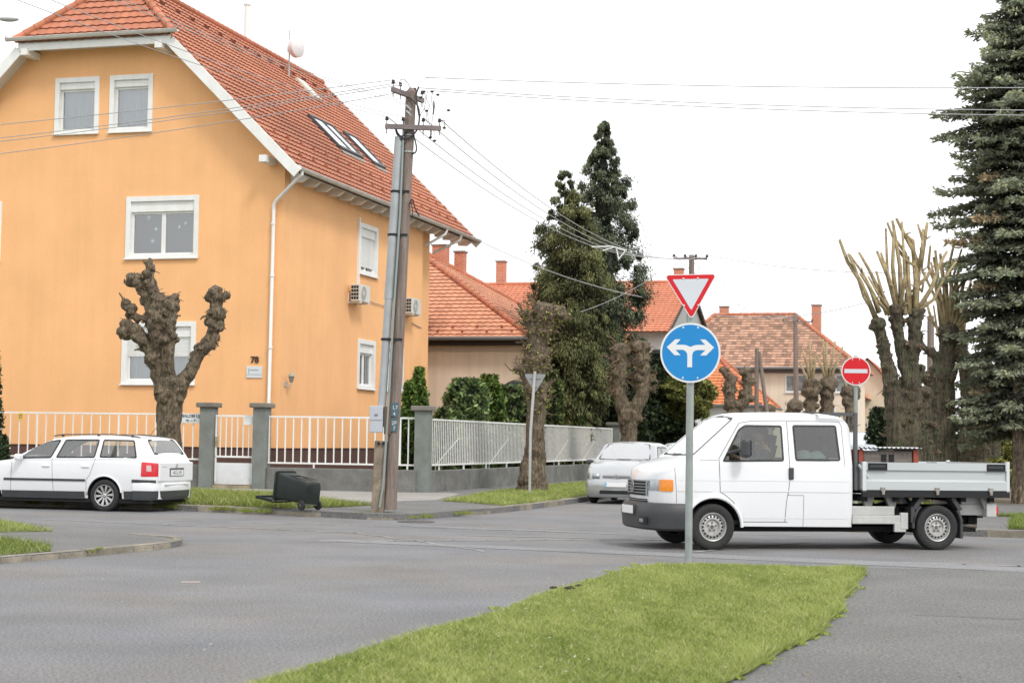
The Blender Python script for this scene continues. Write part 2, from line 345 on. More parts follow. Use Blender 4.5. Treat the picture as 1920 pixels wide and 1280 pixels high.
# footpaths and soil
sheet('footpath',[(-60,41.4),(-14.7,41.6),(-13.6,42.2),(-13.0,41.3),(-12.4,38),(-12.15,36.7),(-13.0,34.6),(-15,36.5),(-17,39),(-20,39.9),(-60,39.9)],.120,M_walk)
sheet('garden_soil',[(-80,41.9),(-14.6,42.3),(-14.7,100),(-80,100)],.124,M_soil)
sheet('bare_soil',[(-.4,43),(14,43),(14,70),(-.4,70)],.120,M_soil)
sheet('footpath',[(3.2,31),(14,31),(14,34),(3.2,34)],.121,M_walk)
GR=[] # grass areas: (name, polygon, z)
G_near=[(-4.22,-2),(-4.22,8),(-4.17,10),(-4.16,12),(-4.0,14),(-4.1,15.5),(-4.0,17.5),(-4.0,19.2),(-3.78,20.0),(-3.3,20.35),(-2.4,20.45),(-1.6,20.5),(-1.38,20.3),(-1.36,19.2),(-1.34,18.2),(-1.30,17.2),(-1.33,16.2),(-1.22,15.2),(-1.27,14.2),(-1.24,13.4),(-1.42,12),(-1.47,11),(-1.6,10),(-1.5,8),(-1.5,-2)]
G_fl=[(-40,31.2),(-16,31.1),(-13.6,30.65),(-13.0,30.75),(-12.65,31.5),(-12.3,33.2),(-13.4,34.0),(-14.6,35.6),(-16.8,38.4),(-20,39.7),(-40,39.7)]
G_fl2=[(-11.9,36.4),(-10.9,35.6),(-9.9,34.6),(-9.82,36),(-9.87,42),(-9.95,60),(-9.95,106),(-13.2,106),(-13.3,56),(-13.25,52),(-13.0,45),(-12.75,42.5),(-12.2,39)]
G_nlA=[(-11.25,-5),(-11.25,15),(-11.17,17),(-10.98,18.3),(-11.6,19.3),(-12.98,20.35),(-14,20.6),(-40,20.6),(-40,-5)]
G_nlB=[(-13.2,22.05),(-13.7,21.5),(-15,21.7),(-40,21.7),(-40,25.2),(-30,25.2),(-15.5,24.3)]
G_fr=[(-3.05,34),(-2.9,31.8),(-1.5,33),(-.6,35.6),(-.5,36),(-.4,100),(-3.1,100)]
G_fr2=[(.35,30),(3.2,30.0),(3.2,35.9),(-.5,35.9),(-.5,35.5),(.5,35.4)]
for nm,g,z in (('turf',G_near,.036),('turf',G_fl,.122),('turf',G_fl2,.122),('turf',G_nlA,.083),('turf',G_nlB,.083),('turf',G_fr,.122),('turf',G_fr2,.123)):
    sheet(nm,g,z,M_turf)

# stains and polished wheel tracks
M_st=mat('dark tar patch',(.125,.125,.13),.8,var=.15,vscale=2,bump=.8,bscale=60,fine=.4,fscale=42)
def blob(c,ra,rb,n=26,mt=None,name='road_stain',z=.005,ang=0):
    P=[]
    for k in range(n):
        t=2*PI*k/n; r=1+.12*math.sin(3*t+c[0])+.08*math.sin(7*t+c[1]); x,y=ra*r*math.cos(t),rb*r*math.sin(t); P.append((c[0]+x*math.cos(ang)-y*math.sin(ang),c[1]+x*math.sin(ang)+y*math.cos(ang)))
    return sheet(name,P,z,mt or M_st)
blob((1.7,26.6),.5,.25,mt=M_st)
jline(wob((-8.8,27.9),(-2.8,28.2),14,.04),.05,M_line)
jline(wob((-16,26.4),(-9.5,25.2),12,.05),.07,M_line); jline(wob((-.6,15.3),(3.6,15.1),14,.02),.022,M_st,.03,'pavement_crack'); jline(wob((.1,11.0),(.75,11.9),8,.04),.022,M_st,.03,'pavement_crack')
# ================================================================== orange house
def clip(poly,inside,inter):
    out=[]
    for i in range(len(poly)):
        p,q=poly[i],poly[(i+1)%len(poly)]
        a,b=inside(p),inside(q)
        if a: out.append(p)
        if a!=b: out.append(inter(p,q))
    return out
def holed(poly,holes):
    """convex polygon (u,z), rectangular holes -> list of cell polygons"""
    us=sorted(set([min(p[0] for p in poly),max(p[0] for p in poly)]+[h[i] for h in holes for i in (0,1)]))
    zs=sorted(set([min(p[1] for p in poly),max(p[1] for p in poly)]+[h[i] for h in holes for i in (2,3)]))
    area=sum(poly[i][0]*poly[(i+1)%len(poly)][1]-poly[(i+1)%len(poly)][0]*poly[i][1] for i in range(len(poly)))
    if area<0: poly=poly[::-1]
    res=[]
    for i in range(len(us)-1):
        for j in range(len(zs)-1):
            u,z=(us[i]+us[i+1])/2,(zs[j]+zs[j+1])/2
            if any(h[0]<u<h[1] and h[2]<z<h[3] for h in holes): continue
            c=[(us[i],zs[j]),(us[i+1],zs[j]),(us[i+1],zs[j+1]),(us[i],zs[j+1])]
            for k in range(len(poly)):
                p,q=poly[k],poly[(k+1)%len(poly)]; ex,ez=q[0]-p[0],q[1]-p[1]
                f=lambda r,p=p,ex=ex,ez=ez: ex*(r[1]-p[1])-ez*(r[0]-p[0])
                def it(a,b_,f=f): 
                    fa,fb=f(a),f(b_); t=fa/(fa-fb); return (a[0]+(b_[0]-a[0])*t,a[1]+(b_[1]-a[1])*t)
                c=clip(c,lambda r,f=f:f(r)>=-1e-9,it)
                if len(c)<3: break
            if len(c)>=3: res.append(c)
    return res
def wallmesh(b,poly,holes,axis,d):
    for c in holed(poly,holes): b.face([(u,d,z) if axis=='y' else (d,u,z) for u,z in c])
def window(parent,u0,u1,z0,z1,rot=0,loc=(0,0,0),sashes=1,box=.27,shut=0.,curt='curtain',band=.15,sill=True,recess=.16,lab=None,fm=None):
    """local x along wall, y inward; opening u0..u1,z0..z1 is the outer edge of the white band"""
    b=MB(); a0,a1,c0,c1=u0+band,u1-band,z0+band*.7,z1-band
    t=.035
    b.b2(u0,a0,-t,.02,z0,z1); b.b2(a1,u1,-t,.02,z0,z1); b.b2(a0,a1,-t,.02,c1,z1); b.b2(a0,a1,-t,.02,z0,c0)
    if sill: b.b2(u0-.02,u1+.02,-t-.05,-t,z0-.03,z0+.015)
    # reveal
    b.b2(a0-.02,a0,.02,recess,c0,c1); b.b2(a1,a1+.02,.02,recess,c0,c1); b.b2(a0,a1,.02,recess,c0-.02,c0); b.b2(a0,a1,.02,recess,c1,c1+.02)
    w=b.build('window',fm or M_white,parent,bevel=.006); w.location=loc; w.rotation_euler=(0,0,rot)
    if lab: w['label']=lab
    top=c1-box
    # sash frames
    b=MB(); f=.065; y0,y1=recess-.06,recess
    n=sashes; wd=(a1-a0)/n
    for i in range(n):
        p,q=a0+wd*i,a0+wd*(i+1)
        b.b2(p+.002,p+f,y0,y1,c0,top); b.b2(q-f,q-.002,y0,y1,c0,top); b.b2(p+f,q-f,y0,y1,c0,c0+f); b.b2(p+f,q-f,y0,y1,top-f,top)
    b.build('frame',M_white,w,bevel=.004)
    if box>0:
        b=MB(); b.b2(a0,a1,.03,recess+.05,top,c1-.001); b.b2(a0+.02,a1-.02,.022,.03,c1-.09,c1-.075); b.build('shutter_box',M_white,w,bevel=.01)
    b=MB(); 
    for i in range(n):
        p,q=a0+wd*i,a0+wd*(i+1); b.face([(p+f,recess-.03,c0+f),(q-f,recess-.03,c0+f),(q-f,recess-.03,top-f),(p+f,recess-.03,top-f)])
    b.build('pane',M_pane,w,fix=False)
    if shut>0:
        b=MB(); zz=top; zb=top-(top-c0)*shut
        while zz>zb: b.b2(a0+.005,a1-.005,recess-.085,recess-.07,zz-.037,zz-.003); zz-=.04
        b.build('shutter',M_white,w)
    b=MB()
    if curt=='curtain':
        N=int((a1-a0)/.02); V=[];F=[]
        for i in range(N+1):
            u=a0+(a1-a0)*i/N; y=recess+.09+.022*math.sin(u*38)+.012*math.sin(u*91); V+= [(u,y,c0),(u,y,top)]
        b.add(V,[(2*i,2*i+2,2*i+3,2*i+1) for i in range(N)]); b.build('curtain',M_curt,w,smooth=2,fix=False)
    b=MB(); b.face([(a0-.2,recess+.5,c0-.2),(a1+.2,recess+.5,c0-.2),(a1+.2,recess+.5,top+.2),(a0-.2,recess+.5,top+.2)])
    for s_ in ((a0,a0-.2),(a1,a1+.2)): b.face([(s_[0],recess,c0),(s_[1],recess+.5,c0-.2),(s_[1],recess+.5,top+.2),(s_[0],recess,top)])
    b.face([(a0,recess,c0),(a1,recess,c0),(a1+.2,recess+.5,c0-.2),(a0-.2,recess+.5,c0-.2)])
    b.build('room_back',M_room,w,fix=False)
    return w
HA,HB=-19.337,44.2
house=thing('orange_house','large orange three storey corner house numbered 78 with a red tiled half hipped roof','house',S(HA,HB,0),RZ)
Rx,Rz=-5.9,15.47; tr=.98; EX=.6
def zr(x): return Rz-abs(x-Rx)*(tr if x>Rx else 1.0)
wf=[(-7.49,-6.01,10.43,12.14),(-5.67,-4.25,10.43,12.14),(-5.02,-2.67,6.67,8.5),(-5.04,-2.67,2.99,4.82),(-11.45,-9.19,6.66,8.47),(-11.45,-9.19,2.99,4.8)]
ws=[(5.98,7.68,6.78,8.43),(6.04,7.62,3.1,4.69),(8.6,10.2,6.8,8.4),(8.78,10.4,3.1,4.66)]
bz=1.2
b=MB(); ho=[(h[0]+.02,h[1]-.02,h[2]+.02,h[3]-.02) for h in wf]; e=.1
poly=[(-11.7,bz),(0,bz),(0,zr(0)-e),(-3.6,13.1),(-8.2,13.1),(-11.7,zr(-11.7)-e)]
wallmesh(b,poly,ho,'y',0)
wallmesh(b,[(0,bz),(12.3,bz),(12.3,zr(0)-e),(0,zr(0)-e)],[(h[0]+.02,h[1]-.02,h[2]+.02,h[3]-.02) for h in ws],'x',0)
b.face([(0,12.3,bz),(-.35,12.3,bz),(-.35,12.3,zr(-.35)-e),(0,12.3,zr(0)-e)])
b.face([(-.35,12.3,bz),(-.35,14.1,bz),(-.35,14.1,zr(-.35)-e),(-.35,12.3,zr(-.35)-e)])
b.face([(-.35,14.1,bz),(-11.7,14.1,bz),(-11.7,14.1,zr(-11.7)-e),(Rx,14.1,Rz-e),(-.35,14.1,zr(-.35)-e)])
b.face([(-11.7,0,bz),(-11.7,14.1,bz),(-11.7,14.1,zr(-11.7)-e),(-11.7,0,zr(-11.7)-e)])
b.build('wall',M_render,house,fix=False)
b=MB(); b.b2(-11.66,-.04,.04,12.2,.0,bz-.001); b.b2(-11.66,-.39,12.2,14.05,0,bz-.001); b.build('plinth',M_brown,house)
for i,h in enumerate(wf):
    window(house,*h,sashes=2 if h[1]-h[0]>2 else 1,box=[.20,.20,.3,.3,.3,.3][i],shut=[0,0,0,.42,0,0][i],curt=['curtain','curtain','none','curtain','curtain','curtain'][i])
for i,h in enumerate(ws):
    window(house,*h,rot=PI/2,sashes=2,box=.28,shut=[.86,0,0,0][i],curt='curtain')
# stickers on the first floor pane
b=MB()
for (u,z,r) in [(-4.35,7.9,.09),(-4.1,7.55,.06),(-3.85,7.8,.05),(-3.35,7.6,.05),(-3.15,7.7,.05),(-4.2,7.2,.07)]:
    for k in range(3):
        t=k*PI/3; b.beam((u-r*math.cos(t),.125,z-r*math.sin(t)),(u+r*math.cos(t),.125,z+r*math.sin(t)),.012,.012)
b.build('stickers',mat('pale blue sticker',(.55,.68,.75),.6),house)
# roof slopes
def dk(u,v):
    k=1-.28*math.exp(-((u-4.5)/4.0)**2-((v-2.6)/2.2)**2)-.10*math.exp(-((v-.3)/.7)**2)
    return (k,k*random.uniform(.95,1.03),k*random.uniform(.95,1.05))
Lr=(EX-Rx)/math.cos(math.atan(tr)); cr=math.cos(math.atan(tr))
def uf(v):
    x=EX-v*cr
    return -.62 if x>-3.45 else -.62+(-3.45-x)/2.45*1.85
sky=[(7.8,9.85,2.62+.35,4.55),(11.05,12.1,3.0,4.5)]
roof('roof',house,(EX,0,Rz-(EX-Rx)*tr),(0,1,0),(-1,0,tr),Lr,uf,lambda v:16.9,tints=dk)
cl=math.cos(math.atan(1.0)); XL=-12.3
roof('roof',house,(XL,0,Rz-(Rx-XL)),(0,1,0),(1,0,1),(Rx-XL)/cl,lambda v:(-.62 if XL+v*cl<-8.35 else -.62+(XL+v*cl+8.35)/2.45*1.85),lambda v:16.9)
hz=13.12; sb=(Rz-hz)/(1.23+.62+.1); Vh=math.hypot(1.95,Rz-hz)
roof('roof',house,(0,-.72,hz),(1,0,0),(0,1.95,Rz-hz),Vh,lambda v:-8.5+2.6*v/Vh,lambda v:-3.3-2.6*v/Vh)
b=MB()
ridge(b,(Rx,1.2,Rz+.05),(Rx,16.95,Rz+.05)); ridge(b,(-3.3,-.72,hz+.09),(Rx,1.25,Rz+.06)); ridge(b,(-8.5,-.72,hz+.07),(Rx,1.25,Rz+.06))
b.build('ridge_tiles',M_tile,house,tint=True,smooth=True)
b=MB()   # snow guards and vent tiles
for i in range(15):
    y=2.2+i*1.02; x=Rx+.62; z=zr(x)+.06; b.beam((x,y,z),(x+.16,y,z-.10),.07,.07)
M_vent=mat('vent tile',(.16,.05,.03),.8); b.split('vent_tile',M_vent,house)
b=MB()
for r_ in range(2):
    for i in range(17):
        y=.1+i*1.0+r_*.5; x=EX-.55-r_*.62; z=zr(x)+.05; b.beam((x,y,z),(x-.1,y,z+.13),.03,.09)
for i in range(9):
    t=i/8; x=EX-.6-3.6*t; y=-.25; z=zr(x)+.05; b.beam((x,y,z),(x-.12,y,z+.13),.16,.06)
b.split('snow_guard',mat('old clay',(.33,.11,.06),.8),house)
# skylights
M_lead=mat('dark flashing',(.07,.075,.08),.5,.3); M_skyg=mat('skylight glass',(.75,.78,.8),.04,.95)
for (y0,y1,xa,xb) in ((7.8,9.85,-1.5,-2.65),(11.0,12.12,-1.5,-2.65)):
    up=Vector((-1,0,tr)).normalized(); nn=Vector((tr,0,1)).normalized(); O=Vector((xa,0,zr(xa))); Ls=(xa-xb)/cr
    def q(y,v,h): return tuple(O+Vector((0,y,0))+up*v+nn*h)
    b=MB()
    def bar(p,q_,w=.09): b.beam(p,q_,w,.10,nn)
    bar(q(y0,0,.08),q(y0,Ls,.08)); bar(q(y1,0,.08),q(y1,Ls,.08)); bar(q(y0,0,.08),q(y1,0,.08),.16); bar(q(y0,Ls,.08),q(y1,Ls,.08))
    if y1-y0>1.5: bar(q((y0+y1)/2+.1,0,.08),q((y0+y1)/2+.1,Ls,.08),.05)
    w=b.build('skylight',M_lead,house,bevel=.01)
    b=MB(); b.face([q(y0,0,.10),q(y1,0,.10),q(y1,Ls,.10),q(y0,Ls,.10)]); b.build('pane',M_skyg,w,fix=False)
    b=MB(); b.face([q(y0-.05,-.28,.045),q(y1+.05,-.28,.045),q(y1+.05,-.02,.06),q(y0-.05,-.02,.06)]); b.build('flashing',mat('lead apron',(.3,.28,.26),.6,.2),w,fix=False)
b=MB(); x=-4.5; b.beam((x-.4,12.3,zr(x-.4)+.1),(x+.35,12.3,zr(x+.35)+.1),.7,.12,(tr,0,1)); b.build('roof_hatch',mat('hatch cover',(.6,.57,.5),.5),house,bevel=.02)
# barge boards, fascia, soffits, purlin ends
b=MB()
def barge(x0,x1,y,o=0): b.beam((x0,y,zr(x0)-.10),(x1,y,zr(x1)-.10),.045,.30,(0,0,1))
barge(.66,-3.42,-.64); barge(-12.35,-8.38,-.64); barge(.66,Rx,16.95); barge(-12.35,Rx,16.95)
b.split('bargeboard',M_white,house,bevel=.008)
b=MB(); b.b2(-8.4,-3.4,-.66,-.62,12.86,13.12); b.build('fascia',M_white,house,bevel=.008)
M_sof=mat('soffit boards',(.66,.64,.6),.7,var=.05)
b=MB(); dz=.13
def sof(x0,x1,y0,y1): b.face([(x0,y0,zr(x0)-dz),(x1,y0,zr(x1)-dz),(x1,y1,zr(x1)-dz),(x0,y1,zr(x0)-dz)])
sof(.6,-3.45,-.62,0); sof(-12.3,-8.35,-.62,0); sof(.6,0,0,16.9); sof(-12.3,-11.7,0,16.9); sof(0,Rx,14.1,16.9); sof(Rx,-11.7,14.1,16.9)
b.face([(-8.4,-.62,12.95),(-3.4,-.62,12.95),(-3.4,0,12.98),(-8.4,0,12.98)])
b.build('soffit',M_sof,house,fix=False)
b=MB()
for (x,z) in ((-.38,9.28),(-3.75,12.72),(-8.15,12.72),(-11.3,9.3)): b.b2(x-.11,x+.11,-.74,.0,z,z+.2)
b.split('purlin_end',M_white,house,bevel=.01)
for i in range(18):
    y=.45+i*.94; b=MB(); za=zr(.56)-.15; b.prism([(0,za-.12),(.34,za-.14),(.52,za-.02),(.56,za+.0),(0,za+.42)],'y',y-.06,y+.06)
    b.build('rafter_tail',M_white,house,bevel=.006)
def gutter(name,p0,p1,r=.085,mt=None):
    b=MB(); p0,p1=Vector(p0),Vector(p1); d=(p1-p0).normalized(); sd=d.cross(Vector((0,0,1))).normalized(); n=8
    for rr in (r,r*.86):
        V=[]
        for p in (p0,p1):
            for k in range(n+1):
                t=PI*k/n; V.append(p+sd*math.cos(t)*rr-Vector((0,0,1))*math.sin(t)*rr)
        b.add(V,[(k,k+1,n+2+k,n+1+k) for k in range(n)])
    b.tube([p0+sd*r,p1+sd*r],.012,6); b.cyl(p0,p0+d*.005,r*.97,n=16)
    return b.build(name,mt or M_gut,house,smooth=True,fix=False)
M_gut=mat('weathered white gutter',(.62,.61,.58),.5,.1,var=.12,vscale=2)
gutter('gutter',(.70,-.62,9.10),(.70,16.95,9.12)); gutter('gutter',(-8.72,-.80,13.22),(-3.1,-.80,13.22),.09)
b=MB(); b.tube([(.70,-.42,9.03),(.70,-.42,8.93),(.55,-.38,8.82),(-.18,-.12,8.27),(-.28,-.09,8.15),(-.28,-.09,7.9)],.05,12); b.tube([(-.28,-.09,8.0),(-.30,-.09,1.2),(-.34,-.2,1.05),(-.36,-.25,.55)],.052,12)
for z in (7.6,6.1,4.05,2.2): b.tube([(-.29,-.09,z-.025),(-.29,-.09,z+.025)],.072,12); b.b2(-.31,-.27,-.09,0,z-.01,z+.01)
b.build('downpipe',M_white,house,smooth=True)
b=MB(); b.tube([(.70,12.9,9.03),(.68,12.8,8.86),(.1,12.45,8.45),(-.28,12.4,8.35),(-.28,12.4,1.2)],.05,10); b.tube([(.70,14.6,9.03),(.66,14.6,8.86),(-.25,14.2,8.35)],.05,8); b.build('downpipe',M_gut,house,smooth=True)
b=MB(); b.b2(0.0,.07,5.84,5.92,6.35,8.55); b.build('cable_duct',M_white,house)
b=MB(); b.tube([(.05,5.95,6.0),(.04,7.5,5.93),(.04,10.0,5.9)],.012,6); b.tube([(.03,11.2,5.55),(.03,12.2,5.45)],.015,6); b.build('cable',mat('grey cable',(.3,.28,.26),.6),house)
b=MB(); b.b2(-1.05,-.56,-.03,-.002,3.19,3.52); o=b.build('nameplate',mat('acrylic plate',(.62,.66,.68),.25),house,bevel=.004)
M_txt=mat('grey lettering',(.16,.16,.18),.6)
b=MB(); b.b2(-1.04,-.57,-.034,-.031,3.28,3.29); 
for i in range(9): b.b2(-.93+.03*i,-.91+.03*i,-.034,-.031,3.40,3.40+.02+.012*(i%2))
b.b2(-.975,-.96,-.034,-.031,3.32,3.46); b.build('nameplate_print',M_txt,o)
text('house_number','78',.25,mat('dark brown numerals',(.06,.025,.015),.5),house,(-.80,-.02,3.70),(PI/2,0,0),.012,.008)
# wall lantern on the street side wall
lt=thing('wall_lantern','small pale wall lantern on the orange side wall right of the corner downpipe','wall lamp',house.location+Vector(S(0.0,.34,3.08)),RZ)
b=MB(); b.b2(0,.03,-.06,.06,-.12,.02); b.tube([(.03,0,-.1),(.12,0,-.14),(.19,0,-.08),(.19,0,.0)],.014,8); b.build('bracket',M_galp,lt,smooth=True)
b=MB(); b.lathe([(.045,0),(.085,.17),(.0,.17)],(.19,0,0),(0,0,1),6); b.build('lamp_glass',mat('smoky lantern glass',(.2,.22,.2),.2),lt)
b=MB(); b.lathe([(.105,.17),(.05,.25),(.012,.29),(0,.32)],(.19,0,0),(0,0,1),6); b.build('lamp_cap',mat('verdigris cap',(.3,.32,.27),.6),lt)
# flue, dish
b=MB(); b.tube([(Rx-.35,10.6,15.1),(Rx-.35,10.6,17.0)],.10,16); b.tube([(Rx-.35,10.6,17.0),(Rx-.35,10.6,17.06)],.13,16); b.tube([(Rx-.35,10.6,17.05),(Rx-.35,10.6,17.35)],.02,8); b.build('flue_pipe',M_white,house,smooth=True)
dr=thing('dish_antenna','white drum shaped dish antenna on a thin mast on the orange house roof','antenna',house.location+Vector(S(-4.9,11.35,14.35)),RZ)
b=MB(); b.tube([(0,0,-.1),(0,0,1.85)],.03,8); b.b2(-.06,.06,-.05,.05,1.05,1.3); b.build('mast',M_galp,dr,smooth=True)
b=MB(); ax=Vector((.9,-.25,.05)); b.lathe([(0,0),(.12,.0),(.36,.12),(.37,.30),(.33,.33),(0,.36)],(.08,0,1.18),ax,28); b.build('dish',mat('radome grey white',(.66,.64,.64),.5),dr,smooth=True)
# air conditioners
M_ac=mat('air conditioner casing',(.62,.61,.57),.5,var=.04)
def aircon(y,lab):
    t=thing('air_conditioner',lab,'air conditioner',house.location+Vector(S(0,y,5.78)),RZ,'air conditioner units on the orange side wall')
    b=MB(); b.b2(.13,.43,0,.95,.02,.56); b.build('casing',M_ac,t,bevel=.015)
    b=MB(); 
    for i in range(4):
        for j in range(3): b.b2(.155+j*.085,.225+j*.085,-.006,.004,.08+i*.115,.165+i*.115)
    b.build('side_vent',M_dark,t)
    b=MB(); b.lathe([(.235,0),(.235,.012),(.215,.012),(.215,0)],(.432,.36,.29),(1,0,0),28)
    for r in (.17,.12,.07): b.lathe([(r+.006,.004),(r+.006,.012),(r-.006,.012),(r-.006,.004)],(.432,.36,.29),(1,0,0),28)
    for k in range(12): a=k*PI/6; b.beam((.44,.36,.29),(.44,.36+.22*math.cos(a),.29+.22*math.sin(a)),.008,.008,(1,0,0))
    b.lathe([(0,.014),(.05,.012),(.05,.0)],(.432,.36,.29),(1,0,0),16); b.build('fan_grille',M_ac,t)
    b=MB(); b.lathe([(0,.0),(.21,.0)],(.434,.36,.29),(1,0,0),28); b.build('fan',mat('fan shade',(.18,.18,.17),.6),t,fix=False)
    b=MB()
    for yy in (.12,.8): b.beam((0,yy,-.01),(.46,yy,-.01),.04,.04); b.beam((.02,yy,.0),(.02,yy,-.3+.6),.04,.03)
    b.split('bracket',M_white,t)
aircon(5.0,'beige air conditioner below the upper side window, left of the wooden pole')
aircon(10.0,'white air conditioner on the orange wall just right of the wooden pole')
# ================================================================== garden wall and fences in front
M_fen=mat('white painted steel fence',(.80,.80,.78),.5,var=.05,vscale=2)
gw=thing('garden_wall','low grey plastered garden wall with tall capped pillars around the orange house garden','wall',S(0,0,0),RZ)
FB=41.75
def xa(px,b_,py=850):
    d=_ray(px,py); D=(d.x*cT-d.y*sT, d.x*sT+d.y*cT); return D[0]*b_/D[1]
aC=xa(800,FB+.5); aP2=xa(490,FB); aP1=xa(390,FB)
b=MB(); b.b2(-60,aP1-.2,FB-.11,FB+.13,.05,.74); b.b2(aP2+.2,aC-.1,FB-.11,FB+.13,.05,.70); b.b2(aC-.12,aC+.12,FB+.2,66.3,.05,.68); b.build('wall_base',M_concd,gw,bevel=.02)
def pillar(a,bb,z,w=.38,capw=.54):
    b=MB(); b.b2(a-w/2,a+w/2,bb-w/2,bb+w/2,.05,z-.13); p=b.build('pillar',M_conc,gw,bevel=.02)
    b=MB(); b.b2(a-capw/2,a+capw/2,bb-capw/2,bb+capw/2,z-.13,z); b.build('cap',M_cap,p,bevel=.025)
pillar(aP1,FB,2.42); pillar(aP2,FB,2.42); pillar(aC,FB+.2,2.38); pillar(-14.45,66.6,2.3,.5,.66); pillar(aP1-14.5,FB,2.42)
# gate
gt=thing('garden_gate','white steel garden gate of vertical bars above a solid white panel between two pillars','gate',S(0,0,0),RZ)
g0,g1=aP1+.2,aP2-.2
b=MB(); gy=FB-.02
b.b2(g0+.02,g1-.02,gy-.02,gy+.02,2.04,2.09); b.b2(g0+.02,g1-.02,gy-.02,gy+.02,.94,.99); b.b2(g0+.02,g0+.06,gy-.02,gy+.02,.3,2.04); b.b2(g1-.06,g1-.02,gy-.02,gy+.02,.3,2.04)
n=7
for i in range(1,n): x=g0+(g1-g0)*i/n; b.b2(x-.013,x+.013,gy-.012,gy+.012,.99,2.04)
b.build('bars',M_fen,gt,bevel=.003)
b=MB(); b.b2(g0+.02,g1-.02,gy-.015,gy+.015,.22,.80); b.build('panel',mat('white gate sheet',(.72,.74,.76),.4,var=.05,dirt=.5),gt)
b=MB(); b.b2(g0,g1,gy-.1,gy+.1,.10,.2); b.build('threshold',mat('stained threshold',(.36,.3,.2),.9,var=.3),gt)
b=MB(); b.b2(g0+.03,g0+.12,gy-.05,gy-.02,1.25,1.5); b.tube([(g0+.08,gy-.05,1.4),(g0+.08,gy-.1,1.4),(g0+.2,gy-.1,1.4)],.012,6); b.build('lock',mat('brass lock',(.45,.38,.25),.4,.5),gt)
b=MB(); b.b2(g1-.32,g1-.06,gy-.03,gy-.02,1.83,2.04); b.build('letter_plate',M_white,gt)
def fence(name,lab,p0,p1,zt,zb,sp,bw,foot=None,group='white steel fences on the garden wall',thick=None):
    """p0,p1 in street frame; bars in one panel"""
    P0,P1=S(*p0,0),S(*p1,0); d=P1-P0; Lf=d.length; t=thing(name,lab,'fence',P0,math.atan2(d.y,d.x),group)
    b=MB(); b.b2(0,Lf,-.02,.02,zt-.045,zt); b.b2(0,Lf,-.02,.02,zb,zb+.045)
    n=int(Lf/sp)
    b.build('rail',M_fen,t,bevel=.003); b=MB()
    for i in range(n+1):
        x=min(Lf-.02,.02+i*Lf/n); w=bw*(1.7 if thick and i%thick==thick//2 else 1); b.b2(x-w/2,x+w/2,-min(.013,w*.35),min(.013,w*.35),zb+.045,zt-.045)
    b.build('bars',M_fen,t)
    if foot:
        b=MB(); x=foot/2
        while x<Lf: b.b2(x-.02,x+.02,-.02,.02,.66,zb); x+=foot
        b.split('post',M_fen,t)
    return t
fence('steel_fence','white vertical bar fence behind the white estate car',(-42,FB),(aP1-.2,FB),2.12,.86,.28,.028,4.2,thick=9)
fence('steel_fence','white vertical bar fence between the gate pillar and the corner pillar, behind the wooden pole',(aP2+.2,FB),(aC-.2,FB+.2),2.08,.80,.225,.032,2.6,thick=11)
tf=fence('steel_fence','long white fence of closely spaced bars along the side street',(aC,FB+.45),(-14.5,66.3),2.06,.80,.165,.027,2.3)
b=MB()
for x in (1.0,6.3,14.5,19.0): b.tube([(x,.06,.66),(x,.06,.8),(x+2.2,.08,1.55)],.012,6)
b.split('brace',M_fen,tf)
# plates on the fence
sp=thing('street_name_plate','white street name plate with dark lettering wired to the fence beside the knobbly tree','sign',S(xa(357,FB),FB-.05,0),RZ)
b=MB(); b.b2(-.29,.29,-.012,.0,1.86,2.11); b.build('plate',mat('enamel plate',(.66,.70,.70),.35,var=.05),sp,bevel=.004)
text('street_name','MALOM U.',.12,M_txt,sp,(0,-.016,2.05),(PI/2,0,0),.002,.004); text('number_range','80 — 76',.09,M_txt,sp,(0.03,-.016,1.92),(PI/2,0,0),.002,.004)
b=MB(); b.b2(.255,.28,-.016,-.012,1.98,2.08); b.build('crest',mat('teal mark',(.1,.35,.35),.5),sp)
b=MB(); yp=thing('warning_plate','small yellow warning plate on the fence rail left of the estate car','sign',S(xa(38,FB),FB-.04,0),RZ)
b.b2(-.08,.08,-.008,0,1.9,2.09); b.build('plate',mat('yellow plate',(.75,.5,.06),.5),yp)
b=MB(); b.b2(-.045,.045,-.012,-.008,2.02,2.05); b.b2(-.03,.03,-.012,-.008,1.94,1.97); b.b2(-.05,-.03,-.012,-.008,1.97,2.02); b.b2(.03,.05,-.012,-.008,1.97,2.02); b.build('print',M_txt,yp)
# ================================================================== poles, signs, wires, bin
def orient(o,origin): o.location=origin
M_alu=mat('sign post steel',(.36,.40,.39),.42,.55,var=.16,vscale=5,streak=.12)
def lin(c): return tuple(((x/255+.055)/1.055)**2.4 if x/255>.04045 else x/255/12.92 for x in c)
M_red=mat('sign red',(.62,.004,.012),.4,var=.05); M_blue=mat('sign blue',(.005,.22,.56),.4,var=.05); M_swhite=mat('sign white',(.60,.63,.68),.4,var=.03); M_rim=mat('sign rim white',(.72,.73,.74),.4)
M_back=mat('sign back grey',(.33,.34,.35),.5,.5,var=.1)
def rtri(r,round_,n=6):
    """downward triangle polygon with rounded corners, centroid at 0, circumradius r"""
    P=[]; C=[(-.866*r,.5*r),(0,-r),(.866*r,.5*r)]
    for i,(x,y) in enumerate(C):
        cx,cy=x*(1-2*round_/r),y*(1-2*round_/r); a0=math.atan2(y,x)
        for k in range(n+1):
            a=a0-PI/3+2*PI/3*k/n; P.append((cx+round_*math.cos(a),cy+round_*math.sin(a)))
    return P
def disc(b,r,y0,y1,n=48): b.prism([(r*math.cos(2*PI*k/n),r*math.sin(2*PI*k/n)) for k in range(n)],'y',y0,y1)
